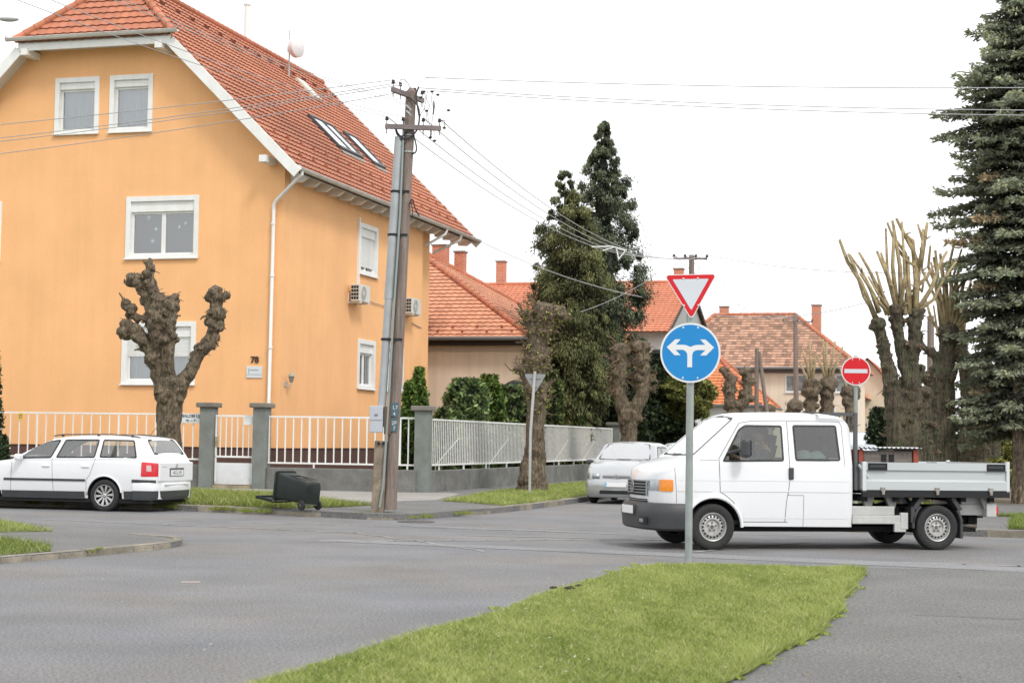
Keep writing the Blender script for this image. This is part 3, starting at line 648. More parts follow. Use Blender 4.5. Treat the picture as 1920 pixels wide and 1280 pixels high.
def plate(name,shape,mt,par,z,y=0,th=.004,ry=0,rot=0):
    b=MB(); b.prism(shape,'y',-th,0); o=b.build(name,mt,par); o.location=(0,y,z); o.rotation_euler=(0,rot,ry); return o
# give way + turn left or right, foreground
p0=gnd(1291,1052,.03); st=thing('road_sign','near sign post with a give way triangle above a blue disc with two way arrow','road sign',p0,R(-4))
b=MB(); b.tube([(0,0,-.05),(.0,0,1.6),(.012,0,3.52)],.046,20); b.tube([(.012,0,3.52),(.012,0,3.53)],.048,20); b.build('post',M_alu,st,smooth=True)
Z1=2.60; sy=-.062
circ=lambda r,n=64:[(r*math.cos(2*PI*k/n),r*math.sin(2*PI*k/n)) for k in range(n)]
d1=plate('blue_disc',circ(.376),M_rim,st,Z1,sy,.012)
pl=plate('disc_face',circ(.352),M_blue,d1,0,-.012,.002)
k=.376/302
def arr():
    L=[(683,287),(770,207),(822,207),(773,262),(850,262),(885,268),(920,284)]; Rr=[(1840-x,y) for x,y in L][::-1]
    up=L+Rr[1:]
    lo=[(1840-762,368),(1840-822,368),(1840-770,314),(990,314),(960,324),(944,342),(938,366),(938,487),(890,487),(890,366),(884,342),(868,324),(842,312),(770,314),(822,368),(762,368)]
    return [((x-920)*k,(342-y)*k) for x,y in up+lo]
b=MB(); b.prism(arr(),'y',-.002,0); o=b.build('arrow',M_rim,d1); bm=bmesh.new(); bm.from_mesh(o.data); bmesh.ops.triangulate(bm,faces=bm.faces); bm.to_mesh(o.data); bm.free(); o.location=(0,-.015,0)
b=MB()
for x in (-.092,.092):
    for z in (.315,-.315): b.lathe([(0,-.006),(.011,-.004),(.013,0)],(x,-.0145,z),(0,1,0),10)
b.build('rivets',M_swhite,d1)
Z2=3.395; t1=plate('give_way_triangle',rtri(.385,.03),M_rim,st,Z2,sy,.012,0,R(-1.6))
plate('red_border',rtri(.365,.026),M_red,t1,0,-.012,.002); plate('white_field',rtri(.262,.008),M_swhite,t1,0,-.0145,.002)
b=MB()
for x in (-.09,.09):
    for z in (.138,-.2): b.lathe([(0,-.006),(.011,-.004),(.013,0)],(x,-.0175,z),(0,1,0),10)
b.build('rivets',M_swhite,t1)
b=MB()
for z in (Z1+.3,Z1-.3,Z2+.1,Z2-.1): b.b2(-.06,.06,-.055,.055,z-.015,z+.015)
b.split('clamp',M_back,st)
# no entry
ne=thing('road_sign','round red no entry sign with a white bar on a grey post behind the pickup','road sign',S(-2.62,35.6,.115),R(-9),None)
b=MB(); b.tube([(0,0,-.05),(0,0,3.25)],.042,14); b.build('post',M_alu,ne,smooth=True)
q=plate('red_disc',circ(.298),M_rim,ne,2.93,-.055,.012); plate('disc_face',circ(.278),M_red,q,0,-.012,.002)
b=MB(); b.b2(-.235,.235,-.018,-.015,-.042,.042); b.build('white_bar',M_swhite,q)
b=MB()
for x in (-.07,.07):
    for z in (.24,-.24): b.lathe([(0,-.006),(.011,-.004),(.013,0)],(x,-.0145,z),(0,1,0),8)
b.build('rivets',M_swhite,q)
# sign seen from the back
bs=thing('road_sign','grey back of a triangular sign on a thin pale post before the long fence','road sign',gnd(993,925,.12),R(170))
b=MB(); b.tube([(0,0,-.05),(-.0,0,1.6),(-.1,0,3.22)],.038,12); b.build('post',mat('pale post',(.5,.5,.49),.5,.3,var=.1),bs,smooth=True)
t2=plate('triangle_plate',rtri(.34,.03),M_back,bs,2.98,-.05,.012); t2.location.x=-.1
b=MB(); b.b2(-.25,.05,-.05,-.02,3.03,3.07); b.b2(-.17,-.03,-.05,-.02,2.8,2.84); b.split('clamp',M_back,bs)
# ---- leaning twin pole
po=gnd(725,960,.115); YB=po.y
up=thing('utility_pole','leaning wooden utility pole strapped to a concrete stub and steel pipe, with two crossarms','utility pole',po)
def LP(px,py,Y=YB): return dep(px,py,Y)-po
b=MB(); q0,q1=LP(731,955),LP(771,172)
pts=[q0.lerp(q1,t) for t in [0,.03,.06,.12]+[.12+.88*i/14 for i in range(1,15)]]
b.tube(pts,[.13,.125,.115,.115]+[.112-.012*i/14 for i in range(1,15)],14,True,.05); b.tube([q1,q1+Vector((0,0,.07))],[.098,.04],14); b.build('shaft',M_wood,up,smooth=True)
b=MB(); c0,c1=LP(708,957),LP(715,826); b.beam(c0-Vector((0,0,.1)),c1,.24,.2,(0,1,0)); o=b.build('concrete_stub',mat('stained old concrete',(.27,.225,.17),.9,var=.3,vscale=4,bump=.6,bscale=30,fine=.25,fscale=40,col2=(.19,.15,.11)),up,bevel=.02)
b=MB(); 
for px in (711,720): b.lathe([(0,-.02),(.03,-.02),(.03,0)],LP(px,831)+Vector((0,-.12,0)),(0,1,0),10)
b.split('bolt',M_dark,o)
b=MB(); g0_,g1_=LP(714,800)+Vector((0,-.0,0)),LP(749,258)
def gp(t,dy=-.05): return g0_.lerp(g1_,t)+Vector((0,dy,0))
b.tube([gp(0),gp(.44)],.078,18); b.tube([gp(.44),gp(.445),gp(.66)],[.088,.088,.088],18); b.tube([gp(.66),gp(1)],.088,18); b.build('steel_pipe',mat('weathered galvanised pipe',(.40,.42,.44),.5,.25,var=.12,vscale=3,streak=.1),up,smooth=True)
b=MB()
for t in (.30,.66,.81,.05):
    p=gp(t,-.04); qq=q0.lerp(q1,.2+.66*t); b.tube([p-Vector((0,0,.022)),p+Vector((0,0,.022))],.103,16); b.beam(p+Vector((0,-.1,0)),qq+Vector((.08,-.1,p.z-qq.z)),.02,.04); 
b.split('strap',M_dark,up)
b=MB(); m_=LP(707,786)+Vector((0,-.16,0)); b.b2(m_.x-.125,m_.x+.125,m_.y-.09,m_.y+.09,m_.z-.25,m_.z+.25); o=b.build('meter_box',mat('meter box grey',(.43,.46,.5),.5,.1,var=.06),up,bevel=.012)
b=MB(); b.b2(m_.x-.11,m_.x+.11,m_.y-.096,m_.y-.09,m_.z-.02,m_.z-.012); b.b2(m_.x-.03,m_.x+.03,m_.y-.096,m_.y-.09,m_.z+.06,m_.z+.10); b.build('lock',M_txt,o)
b=MB(); c=LP(727,790)+Vector((0,-.1,0)); b.b2(c.x-.06,c.x+.07,c.y-.05,c.y+.1,c.z-.24,c.z+.28); b.build('bracket_plate',mat('rusty bracket',(.13,.085,.06),.8,.2,var=.3),up)
b=MB(); cc=[LP(738,500)+Vector((0,-.13,0)),LP(732,700)+Vector((0,-.15,0)),LP(722,905)+Vector((0,-.16,0)),LP(718,945)+Vector((0,-.17,0)),LP(722,960)+Vector((0,-.15,0))]
cc=[LP(766,225)+Vector((-.08,-.12,0)),LP(757,400)+Vector((-.06,-.13,0)),LP(740,600)+Vector((-.02,-.13,0)),LP(729,760)+Vector((0,-.15,0)),LP(720,905)+Vector((0,-.16,0)),LP(713,950)+Vector((0,-.17,0))]
b.tube(cc,.022,8); b.build('conduit',mat('green grey conduit',(.27,.31,.30),.5,.2),up,smooth=True)
b=MB(); 
for (px,py) in ((741,768),(739,796)): c=LP(px,py)+Vector((0,-.125,0)); b.b2(c.x-.07,c.x+.07,c.y-.006,c.y,c.z-.13,c.z+.13)
o=b.build('number_plate',mat('blue grey number plate',(.06,.12,.14),.5,var=.1),up)
for (px,py,tx) in ((742,764,'L7'),(740,776,'4'),(740,793,'2P'),(740,803,'7')):
    c=LP(px,py)+Vector((0,-.134,0)); text('number_print',tx,.10,M_swhite,o,c,(PI/2,0,0),.001)
M_por=mat('brown porcelain',(.06,.035,.03),.25); M_steel=mat('rusty arm steel',(.20,.165,.16),.7,.3,var=.25)
def insul(b,p,s=1.0): b.lathe([(.012*s,-.1*s),(.012*s,0),(.05*s,.0),(.055*s,.03*s),(.035*s,.045*s),(.045*s,.06*s),(.04*s,.09*s),(0,.11*s)],p,(0,0,1),10)
def arm(px0,py0,Y0,px1,py1,Y1,ins,nm='crossarm'):
    a_,c_=dep(px0,py0,Y0)-po,dep(px1,py1,Y1)-po; b=MB(); b.beam(a_,c_,.07,.09); 
    for t in ins: p=a_.lerp(c_,t); b.tube([p-Vector((0,0,.14)),p+Vector((0,0,.08))],.012,6)
    o=b.build(nm,M_steel,up); b=MB()
    out=[]
    for t in ins: p=a_.lerp(c_,t)+Vector((0,0,.12)); insul(b,p,.72); out.append(p+po+Vector((0,0,.07)))
    b.split('insulator',M_por,o,smooth=True); return out
ua=arm(736,168,31.3,793,189,32.5,(.02,.25,.72,.97)); la=arm(722,237,31.75,827,241,31.9,(.03,.32,.68,.97))
b=MB()
for (px,py) in ((795,172),(810,172),(821,178),(789,183),(841,207),(833,240),(815,264),(807,258),(800,208)):
    c=LP(px,py); b.sph(c,.034,1,(1.2,1,.8)); 
b.split('shackle_insulator',M_por,up,smooth=True)
b=MB(); random.seed(3)
def loop(pts,r=.013): 
    P=[LP(x,y)+Vector((0,dy,0)) for x,y,dy in pts]; out=[]
    for i in range(len(P)-1):
        p_,p1_,p2_,n_=P[max(i-1,0)],P[i],P[i+1],P[min(i+2,len(P)-1)]
        for s in range(5):
            t=s/5; out.append(.5*((2*p1_)+(p2_-p_)*t+(2*p_-5*p1_+4*p2_-n_)*t*t+(-p_+3*p1_-3*p2_+n_)*t**3))
    out.append(P[-1]); b.tube(out,r,6)
loop([(768,185,-.13),(783,200,-.15),(787,220,-.1),(783,245,-.14),(770,260,-.14),(757,262,-.14),(745,250,-.12),(741,240,-.1)],.018)
loop([(786,165,-.1),(781,180,-.1),(784,205,-.14),(787,222,-.1)],.018)
loop([(776,255,-.1),(781,275,-.1),(780,287,-.1),(772,291,-.12)],.016)
loop([(742,240,-.1),(746,255,-.13),(756,258,-.13),(762,250,-.12)],.02); loop([(744,245,-.1),(752,264,-.13),(762,262,-.13)],.014)
loop([(752,168,-.1),(750,155,-.1),(757,151,-.1),(765,158,-.1),(770,168,-.1)],.007)
loop([(795,172,-.1),(799,190,-.1),(796,205,-.1),(800,215,-.1),(801,232,-.1)],.006); loop([(803,172,-.1),(800,186,-.1),(806,200,-.1),(802,212,-.1),(806,236,-.1)],.006)
loop([(812,175,-.1),(809,190,-.1),(813,205,-.1),(810,236,-.1)],.006); loop([(797,205,-.1),(790,215,-.1),(787,226,-.1)],.006); loop([(813,190,0),(814,200,0),(812,215,0)],.016)
loop([(826,228,0),(834,226,0),(833,238,0)],.008); loop([(808,243,0),(808,252,0),(807,260,0)],.016); loop([(814,245,0),(814,258,0)],.006)
loop([(768,385,-.12),(774,375,-.14),(779,392,-.1),(786,405,0)],.013); loop([(770,378,-.12),(774,395,-.12),(774,410,-.1)],.01)
b.split('cable_loop',mat('black cable',(.03,.03,.03),.6),up,smooth=True)
b=MB()
for (px,py) in ((738,232),):
    c=LP(px,py); 
for t in (.49,.52): p=q0.lerp(q1,.2+.8*.85*t/.5*.98); b.tube([p-Vector((0,0,.01)),p+Vector((0,0,.01))],.116,14)
for z_ in (205,215): 
    p=LP(768,z_); b.tube([p-Vector((0.01,0,.008)),p+Vector((0.01,0,.012))],.112,14)
b.split('band',M_galp,up)
M_wire=mat('aluminium wire',(.42,.42,.43),.5,.3)
def wire(p0,p1,sag,lab,group,r=.0085,name='overhead_wire',n=40,mt=None):
    p0,p1=Vector(p0),Vector(p1); b=MB(); P=[]
    for i in range(n+1):
        t=i/n; P.append(p0.lerp(p1,t)-p0-Vector((0,0,4*sag*t*(1-t))))
    b.tube(P,r,5); return b.build(name,mt or M_wire,None,smooth=2,fix=False,loc=p0,label=lab,cat='wire',group=group)
# second pole up the side street, and others behind
def fpole(px,pyb,Y,pyt,lab,arms=(),r=.13,lean=0,twin=False):
    a_=dep(px,pyt,Y); base=Vector((a_.x-lean,Y,.1)); t=thing('utility_pole',lab,'utility pole',base); h=a_.z-.1
    b=MB(); b.tube([(0,0,0),(lean*.5,0,h*.5),(lean,0,h)],[r*1.15,r,r*.85],10); 
    b.build('shaft',M_wood,t,smooth=True)
    if twin: b=MB(); b.tube([(.9,-.3,0),(lean+.12,0,h*.97)],[r,r*.8],10); b.build('prop',M_wood,t,smooth=True)
    res=[]
    for (dz,x0,x1,n) in arms:
        b=MB(); b.beam((x0,0,h-dz),(x1,.15,h-dz+.02),.08,.08); o=b.build('crossarm',M_steel,t); b=MB()
        for i in range(n): x=x0+(x1-x0)*i/(n-1); insul(b,Vector((x,0,h-dz+.06)),1.2); res.append(base+Vector((x,0,h-dz+.15)))
        b.split('insulator',M_por,o,smooth=True)
    return res
fa=fpole(1297,0,68,478,'distant dark pole with a short crossarm standing above the give way triangle',[(.15,-.72,.62,4)])
fb=fpole(1491,0,104,588,'tall distant wooden pole in front of the big beige house',[(.5,-.9,.9,3)],.16,-.15)
fc=fpole(1419,0,88,652,'short twin legged wooden pole left of the tall distant pole',[],.12,0,True)
fd=fpole(1745,0,70,592,'straight pale pole seen between the pollarded trees on the right',[],.16)
gL='wires running left from the top of the leaning pole'; gR='wires running right from the top of the leaning pole across the sky'
Vd=Vector((cT,-sT,0)); Ud=Vector((sT,cT,0))
for i,(p,s_,dz) in enumerate(((ua[0],.80,0),(ua[0]+Vector((.15,.2,-.05)),1.15,0),(ua[1],1.1,-.05),(ua[1]+Vector((.1,.3,-.1)),1.3,-.1))):
    wire(p,p-Vd*40+Vector((0,0,dz)),s_,'thin wire running left from the leaning pole top in front of the orange gable',gL)
for i,(p,s_) in enumerate(((ua[0]+Vector((.6,0,.05)),.85),(ua[2]+Vector((.1,0,0)),1.1),(ua[3]+Vector((.2,0,0)),1.15))):
    wire(p,p+Vd*40,s_,'thin wire running right from the top crossarm of the leaning pole across the white sky',gR)
for i,p in enumerate((la[0],la[1],la[2]-Vector((.3,0,-.25)),la[3]-Vector((.8,0,-.35)))):
    wire(p,p-Ud*32+Vector((-.1,0,-.75+.12*i)),.75,'thin wire coming from the lower crossarm up towards the top left over the tiled roof','wires running towards the viewer over the orange roof',.0055)
for i,p in enumerate(la):
    wire(p,fa[i],.95+.04*i,'sagging wire from the lower crossarm down to the distant dark pole','wires running up the side street',.010)
wb=thing('wire_spreader','white wire spreader hanging on the sagging wires in front of the conifers','wire spreader',dep(1110,463,48.7))
b=MB(); q_=lambda x,y:dep(x,y,48.7)-wb.location
for s_ in (((1110,463),(1148,462)),((1155,463),(1160,486)),((1160,486),(1172,471)),((1148,462),(1175,470)),((1130,470),(1150,464))): b.tube([q_(*s_[0]),q_(*s_[1])],.02,5)
b.build('bars',M_white,wb)
wire(dep(884,444,59.5),dep(1204,557,63),.25,'single grey wire from the end of the orange house gutter down into the conifers',None,.015,n=30)
wire(fa[0]+Vector((0,0,-.3)),dep(1088,585,60),.2,'short wire from the distant pole down left into the conifer',None,.010)
wire(dep(1334,589,100),dep(1640,563,86),.5,'thin wire crossing the sky above the distant beige house roof',None,.02)
wire(S(14,35,7.6),fa[3]+Vector((0,0,0)),1.6,'faint wire crossing behind the spruce to the distant pole',None,.012)
for i in range(2): wire(fa[i],fb[i],.6,'wire between the two distant poles up the side street','wires between the distant poles',.012)
# ---- street lamp head at the top left corner
sl_=thing('street_lamp','pale street lamp head reaching in at the top left corner','street lamp',dep(-260,960,30))
q_=lambda x,y:dep(x,y,30)-sl_.location
b=MB(); b.tube([(0,0,-.4),q_(-262,120),q_(-230,70),q_(-150,45),q_(0,33)],[.08,.06,.04,.035,.03],10); b.build('pole',M_galp,sl_,smooth=True)
b=MB(); c=q_(16,36); b.sph(c,.17,2,(1.15,.6,.30)); b.build('lamp_head',mat('lamp head grey',(.55,.55,.56),.5),sl_,smooth=True)
# ---- overturned wheelie bin
ang=R(137); D=Vector((math.cos(ang),math.sin(ang),.13)).normalized(); Yd=Vector((0,0,-1)); A=Yd.cross(D).normalized(); Yd=D.cross(A)
bc=gnd(587,957,.115); wbn=thing('wheelie_bin','dark green grey wheelie bin lying overturned on the verge beside the wooden pole','bin',bc+Vector((0,0,.36)))
Mx=Matrix((A,Yd,D)).transposed().to_4x4(); wbn.matrix_world=Matrix.Translation(bc+Vector((.0,.0,.325)))@Mx@Matrix.Scale(.92,4)
M_bin=mat('bin plastic',(.017,.023,.021),.5,var=.15,vscale=4,spec=.3)
b=MB()
def ring(z,w,d,y0,c=.05):
    P=[]
    for sx,sy_ in ((1,1),(-1,1),(-1,-1),(1,-1)):
        a0={(1,1):0,(-1,1):90,(-1,-1):180,(1,-1):270}[(sx,sy_)]
        for k in range(4): a=R(a0+30*k); P.append((sx*(w/2-c)+c*math.cos(a),y0+sy_*(d/2-c)+c*math.sin(a),z))
    return P
rs=[ring(0,.36,.40,.02),ring(.03,.39,.44,.0),ring(.5,.43,.50,-.01),ring(.93,.46,.55,-.02),ring(.93,.53,.62,-.02),ring(.98,.54,.63,-.02),ring(.98,.50,.58,-.02),ring(.6,.42,.50,-.01),ring(.05,.36,.40,0)]
V=[p for r in rs for p in r]; n=16; F=[(i*n+k,i*n+(k+1)%n,(i+1)*n+(k+1)%n,(i+1)*n+k) for i in range(len(rs)-1) for k in range(n)]; F+= [tuple(range(n))[::-1],tuple((len(rs)-1)*n+k for k in range(n))]
b.add(V,F); b.b2(-.2,.2,.22,.235,.1,.8) if False else None
b.build('body',M_bin,wbn,smooth=True)
b=MB(); b.b2(-.12,.12,-.285,-.272,.6,.85); b.b2(-.16,-.13,-.275,-.262,.1,.85); b.b2(.13,.16,-.275,-.262,.1,.85); b.build('rib',M_bin,wbn)
b=MB(); b.b2(.225,.232,-.1,.1,.7,.8); b.build('sticker',mat('pale sticker',(.5,.52,.52),.5),wbn)
for sx in (-1,1):
    b=MB(); b.lathe([(0,-.03),(.07,-.03),(.10,-.025),(.105,0),(.10,.025),(.07,.03),(0,.03)],(sx*.225,.255,.08),(1,0,0),20); w=b.build('wheel',M_black,wbn,smooth=True)
    b=MB(); b.lathe([(0,.034),(.03,.034),(.03,.03)],(sx*.225,.255,.08),(sx,0,0),12); b.build('hub',mat('hub grey',(.08,.08,.08),.5),w)
b=MB(); b.cyl((-.24,.255,.08),(.24,.255,.08),.012); b.build('axle',M_galp,wbn)
b=MB(); b.cyl((-.2,.33,.96),(.2,.33,.96),.014); 
for x in (-.2,.2): b.cyl((x,.27,.93),(x,.33,.96),.014)
b.build('handle',M_bin,wbn)
b=MB(); b.b2(-.27,.27,.315,.345,.98,1.55); b.b2(-.27,.27,.28,.315,1.5,1.55); b.b2(-.27,-.25,.28,.315,1.0,1.5); b.b2(.25,.27,.28,.315,1.0,1.5); b.build('lid',M_bin,wbn,bevel=.01)
# ================================================================== vehicles
M_vwhite=mat('white car paint',(.76,.77,.79),.22,var=.015,vscale=1.2,coat=.25,fine=.0,dirt=.08)
M_silver=mat('silver car paint',(.47,.48,.49),.28,.55,var=.02,coat=.6)
M_vgl=glassmat('car glass',(.84,.90,.89),.86)
M_vgl2=glassmat('tinted car glass',(.62,.70,.68),.93)
M_seal=mat('black window seal',(.015,.015,.016),.5)
M_plast=mat('dark bumper plastic',(.05,.052,.055),.5,var=.12,vscale=4,spec=.4)
M_under=mat('underbody black',(.010,.010,.010),.9)
M_tyre=mat('tyre rubber',(.022,.022,.022),.8,var=.2,vscale=20,bump=.3,bscale=60)
M_rimst=mat('steel rim silver',(.47,.47,.46),.38,.55,var=.14,vscale=12)
M_alloy=mat('alloy rim silver',(.58,.58,.58),.3,.7,var=.06,vscale=12)
M_seat=mat('seat cloth',(.035,.037,.042),.9,var=.2)
M_platew=mat('number plate white',(.78,.78,.78),.45)
M_orange=mat('amber lens',(.85,.26,.01),.22,spec=.6,coat=.5,var=.15,vscale=30); M_redl=mat('red lens',(.60,.012,.02),.2,coat=.6,var=.15,vscale=25); M_clear=mat('clear lamp lens',(.42,.46,.49),.12,.5,var=.2,vscale=18,coat=.6)
M_gap=mat('panel gap',(.10,.10,.105),.8)
def lerp(a,b,t): return a+(b-a)*t
def curve(pts):
    def f(x):
        if x<=pts[0][0]: return pts[0][1]
        for (x0,y0),(x1,y1) in zip(pts,pts[1:]):
            if x<=x1: 
                t=(x-x0)/(x1-x0); return y0+(y1-y0)*t
        return pts[-1][1]
    return f
def scurve(pts):
    """smooth (Catmull-Rom) through pts"""
    def f(x):
        n=len(pts)
        if x<=pts[0][0]: return pts[0][1]
        if x>=pts[-1][0]: return pts[-1][1]
        for i in range(n-1):
            if x<=pts[i+1][0]:
                x0,y0=pts[i]; x1,y1=pts[i+1]; h=x1-x0; t=(x-x0)/h
                d=(y1-y0)/h; dl=(y0-pts[i-1][1])/(x0-pts[i-1][0]) if i>0 else d; dr=(pts[i+2][1]-y1)/(pts[i+2][0]-x1) if i<n-2 else d
                m0=0 if dl*d<=0 else 2*dl*d/(dl+d); m1=0 if dr*d<=0 else 2*dr*d/(dr+d)
                return (2*t**3-3*t*t+1)*y0+(t**3-2*t*t+t)*h*m0+(-2*t**3+3*t*t)*y1+(t**3-t*t)*h*m1
    return f
def inpoly(x,y,P):
    c=False; n=len(P)
    for i in range(n):
        x0,y0=P[i]; x1,y1=P[(i+1)%n]
        if (y0>y)!=(y1>y) and x<(x1-x0)*(y-y0)/(y1-y0)+x0: c=not c
    return c
class Shell:
    def __init__(s,x0,x1,zb,zt,w,zs,lean,rc=.09,ec=.13,crown=.02,arches=(),xsh=None,step=.03,tuck=.04,belly=.012,xtra=()):
        s.x0,s.x1,s.zbf,s.zt,s.w,s.zs,s.lean,s.rc,s.ec,s.crown,s.ar,s.xsh,s.tuck,s.belly=x0,x1,zb,zt,w,zs,lean,rc,ec,crown,arches,xsh,tuck,belly
        X=[x0+(x1-x0)*i/round((x1-x0)/step) for i in range(round((x1-x0)/step)+1)]
        for xc,zc,r in arches: X+=[xc-r*math.cos(PI*k/36) for k in range(37)]
        X+=list(xtra)
        X=sorted(set(round(x,4) for x in X if x0<=x<=x1)); s.X=[X[0]]
        for x in X[1:]:
            if x-s.X[-1]>.0035: s.X.append(x)
        s.n=(12,14,7,26)
        s.cache={}
    def zb(s,x):
        z=s.zbf(x)
        for xc,zc,r in s.ar:
            if abs(x-xc)<r: z=max(z,zc+math.sqrt(r*r-(x-xc)**2))
        return z
    def sec(s,x):
        if x in s.cache: return s.cache[x]
        W_=s.w(x); zt=s.zt(x); rc=min(s.rc,(zt-.3)*.4); zs=min(s.zs(x),zt-rc-.005); zb=min(s.zb(x),zs-.02); P=[]
        n1,n2,n3,n4=s.n; z0=s.zbf(x)
        for i in range(n1+1):
            z=lerp(zb,zs,i/n1); t=(z-z0)/max(.05,(zs-z0)); t=max(0,min(1,t)); y=W_-s.tuck*(1-t)**3-s.belly*((2*t-1)**2 if t>.5 else 0)
            P.append((y,z))
        ys=P[-1][0]
        zc=zt-rc
        for i in range(1,n2+1):
            z=lerp(zs,zc,i/n2); P.append((ys-s.lean*(z-zs),z))
        yc=P[-1][0]
        for i in range(1,n3+1):
            a=PI/2*i/n3; P.append((yc-s.ec*(1-math.cos(a)),zc+rc*math.sin(a)))
        yt=P[-1][0]
        for i in range(1,n4+1):
            y=yt*(1-i/n4); P.append((y,zt+s.crown*(1-(y/max(yt,.01))**2)))
        s.cache[x]=P; return P
    def side_y(s,x,z):
        P=s.sec(x)
        for i in range(len(P)-1):
            if P[i][1]<=z<=P[i+1][1]+1e-9 and P[i+1][1]>P[i][1]: return lerp(P[i][0],P[i+1][0],(z-P[i][1])/(P[i+1][1]-P[i][1]))
        return P[0][0] if z<P[0][1] else P[-1][0]
    def top_z(s,x,y):
        P=s.sec(x); y=abs(y)
        for i in range(len(P)-1,0,-1):
            if P[i][0]<=y<=P[i-1][0]: return lerp(P[i][1],P[i-1][1],(y-P[i][0])/max(1e-6,(P[i-1][0]-P[i][0])))
        return P[-1][1]
    def shx(s,x,z): return x+(s.xsh(x,z) if s.xsh else 0)
    def mesh(s,name,mt,par,hs=(),ht=(),caps=(1,1)):
        V=[];F=[];m=sum(s.n)+1; X=s.X
        for x in X:
            P=s.sec(x); V+=[(s.shx(x,z),-y,z) for y,z in P]+[(s.shx(x,z),y,z) for y,z in P[-2::-1]]
        M=2*m-1
        for i in range(len(X)-1):
            for k in range(M-1):
                a,b_,c,d=i*M+k,(i+1)*M+k,(i+1)*M+k+1,i*M+k+1
                cx=(X[i]+X[i+1])/2; cy=sum(V[q][1] for q in (a,b_,c,d))/4; cz=sum(V[q][2] for q in (a,b_,c,d))/4
                kk=k if k<m-1 else M-2-k
                if kk<sum(s.n[:3]) and any(inpoly(cx,cz,h) for h in hs): continue
                if kk>=s.n[0] and any(inpoly(cx,cy,h) for h in ht): continue
                F.append((a,b_,c,d))
        if caps[0]: F.append(tuple(range(M)))
        if caps[1]: F.append(tuple((len(X)-1)*M+k for k in range(M))[::-1])
        b=MB(); b.add(V,F); return b.build(name,mt,par,smooth=True)
    def _tri(s,poly,cut):
        bm=bmesh.new(); vs=[bm.verts.new((x,0,z)) for x,z in poly]; bm.faces.new(vs)
        bmesh.ops.triangulate(bm,faces=bm.faces)
        for _ in range(6):
            es=[e for e in bm.edges if e.calc_length()>cut]
            if not es: break
            bmesh.ops.subdivide_edges(bm,edges=es,cuts=1); bmesh.ops.triangulate(bm,faces=[f for f in bm.faces if len(f.verts)>3])
        r=([tuple(v.co) for v in bm.verts],[tuple(v.index for v in f.verts) for f in bm.faces]) if not bm.verts.index_update() else None
        bm.free(); return r
    def side(s,b,poly,eps=.004,sd=-1,cut=.12):
        V,F=s._tri(poly,cut); b.add([(s.shx(x,z),sd*(s.side_y(x,z)+eps),z) for x,_,z in V],F)
    def top(s,b,poly,eps=.004,cut=.12):
        V,F=s._tri(poly,cut); b.add([(s.shx(x,s.top_z(x,y)),y,s.top_z(x,y)+eps) for x,_,y in V],F)
    def line(s,b,pts,w=.008,eps=.003,sd=-1):
        Q=[]
        for (x0,z0),(x1,z1) in zip(pts,pts[1:]):
            n=max(1,int(math.hypot(x1-x0,z1-z0)/.06))
            for i in range(n): Q.append((lerp(x0,x1,i/n),lerp(z0,z1,i/n)))
        Q.append(pts[-1])
        VV=[];FF=[]
        for (x0,z0),(x1,z1) in zip(Q,Q[1:]):
            L_=math.hypot(x1-x0,z1-z0)
            if L_<1e-5: continue
            nx,nz=-(z1-z0)/L_*w/2,(x1-x0)/L_*w/2
            P=[(x0-nx,z0-nz),(x1-nx,z1-nz),(x1+nx,z1+nz),(x0+nx,z0+nz)]
            k_=len(VV); VV+=[(s.shx(x,z),sd*(s.side_y(x,z)+eps),z) for x,z in P]; FF.append((k_,k_+1,k_+2,k_+3))
        b.add(VV,FF)
def inset(P,d):
    """shrink (d>0) polygon"""
    n=len(P); A=sum(P[i][0]*P[(i+1)%n][1]-P[(i+1)%n][0]*P[i][1] for i in range(n)); s=1 if A>0 else -1; out=[]
    for i in range(n):
        p,q,r=P[i-1],P[i],P[(i+1)%n]
        def nm(a,b):
            l=math.hypot(b[0]-a[0],b[1]-a[1]); return (-(b[1]-a[1])/l*s,(b[0]-a[0])/l*s)
        n0,n1=nm(p,q),nm(q,r); k=1+n0[0]*n1[0]+n0[1]*n1[1]; k=max(k,.35)
        out.append((q[0]+d*(n0[0]+n1[0])/k,q[1]+d*(n0[1]+n1[1])/k))
    return out
def rnd(P,r,n=4):
    out=[];N=len(P)
    for i in range(N):
        p,q,s_=Vector((*P[i-1],0)),Vector((*P[i],0)),Vector((*P[(i+1)%N],0)); a=(p-q);c=(s_-q); ra=min(r,a.length*.45,c.length*.45); A_=q+a.normalized()*ra; C_=q+c.normalized()*ra
        for k in range(n+1):
            t=k/n; v=A_*(1-t)**2+q*2*t*(1-t)+C_*t*t; out.append((v.x,v.y))
    return out
def swindow(sh,par,poly,name='window',gl=None,seal=.028,sides=(-1,1),r=.04):
    P=rnd(poly,r)
    for sd in sides:
        b=MB(); I=inset(P,seal); n=len(P)
        for i in range(n):
            j=(i+1)%n; q=[P[i],P[j],I[j],I[i]]; b.add([(sh.shx(x,z),sd*(sh.side_y(x,z)+.005),z) for x,z in q],[(0,1,2,3)])
        w=b.build('window_seal',M_seal,par,fix=False)
        b=MB(); sh.side(b,inset(P,seal*.6),.002,sd,.2); w2=b.build(name,gl or M_vgl,par,smooth=2)
        w.parent=w2
    return inset(P,seal*.55)
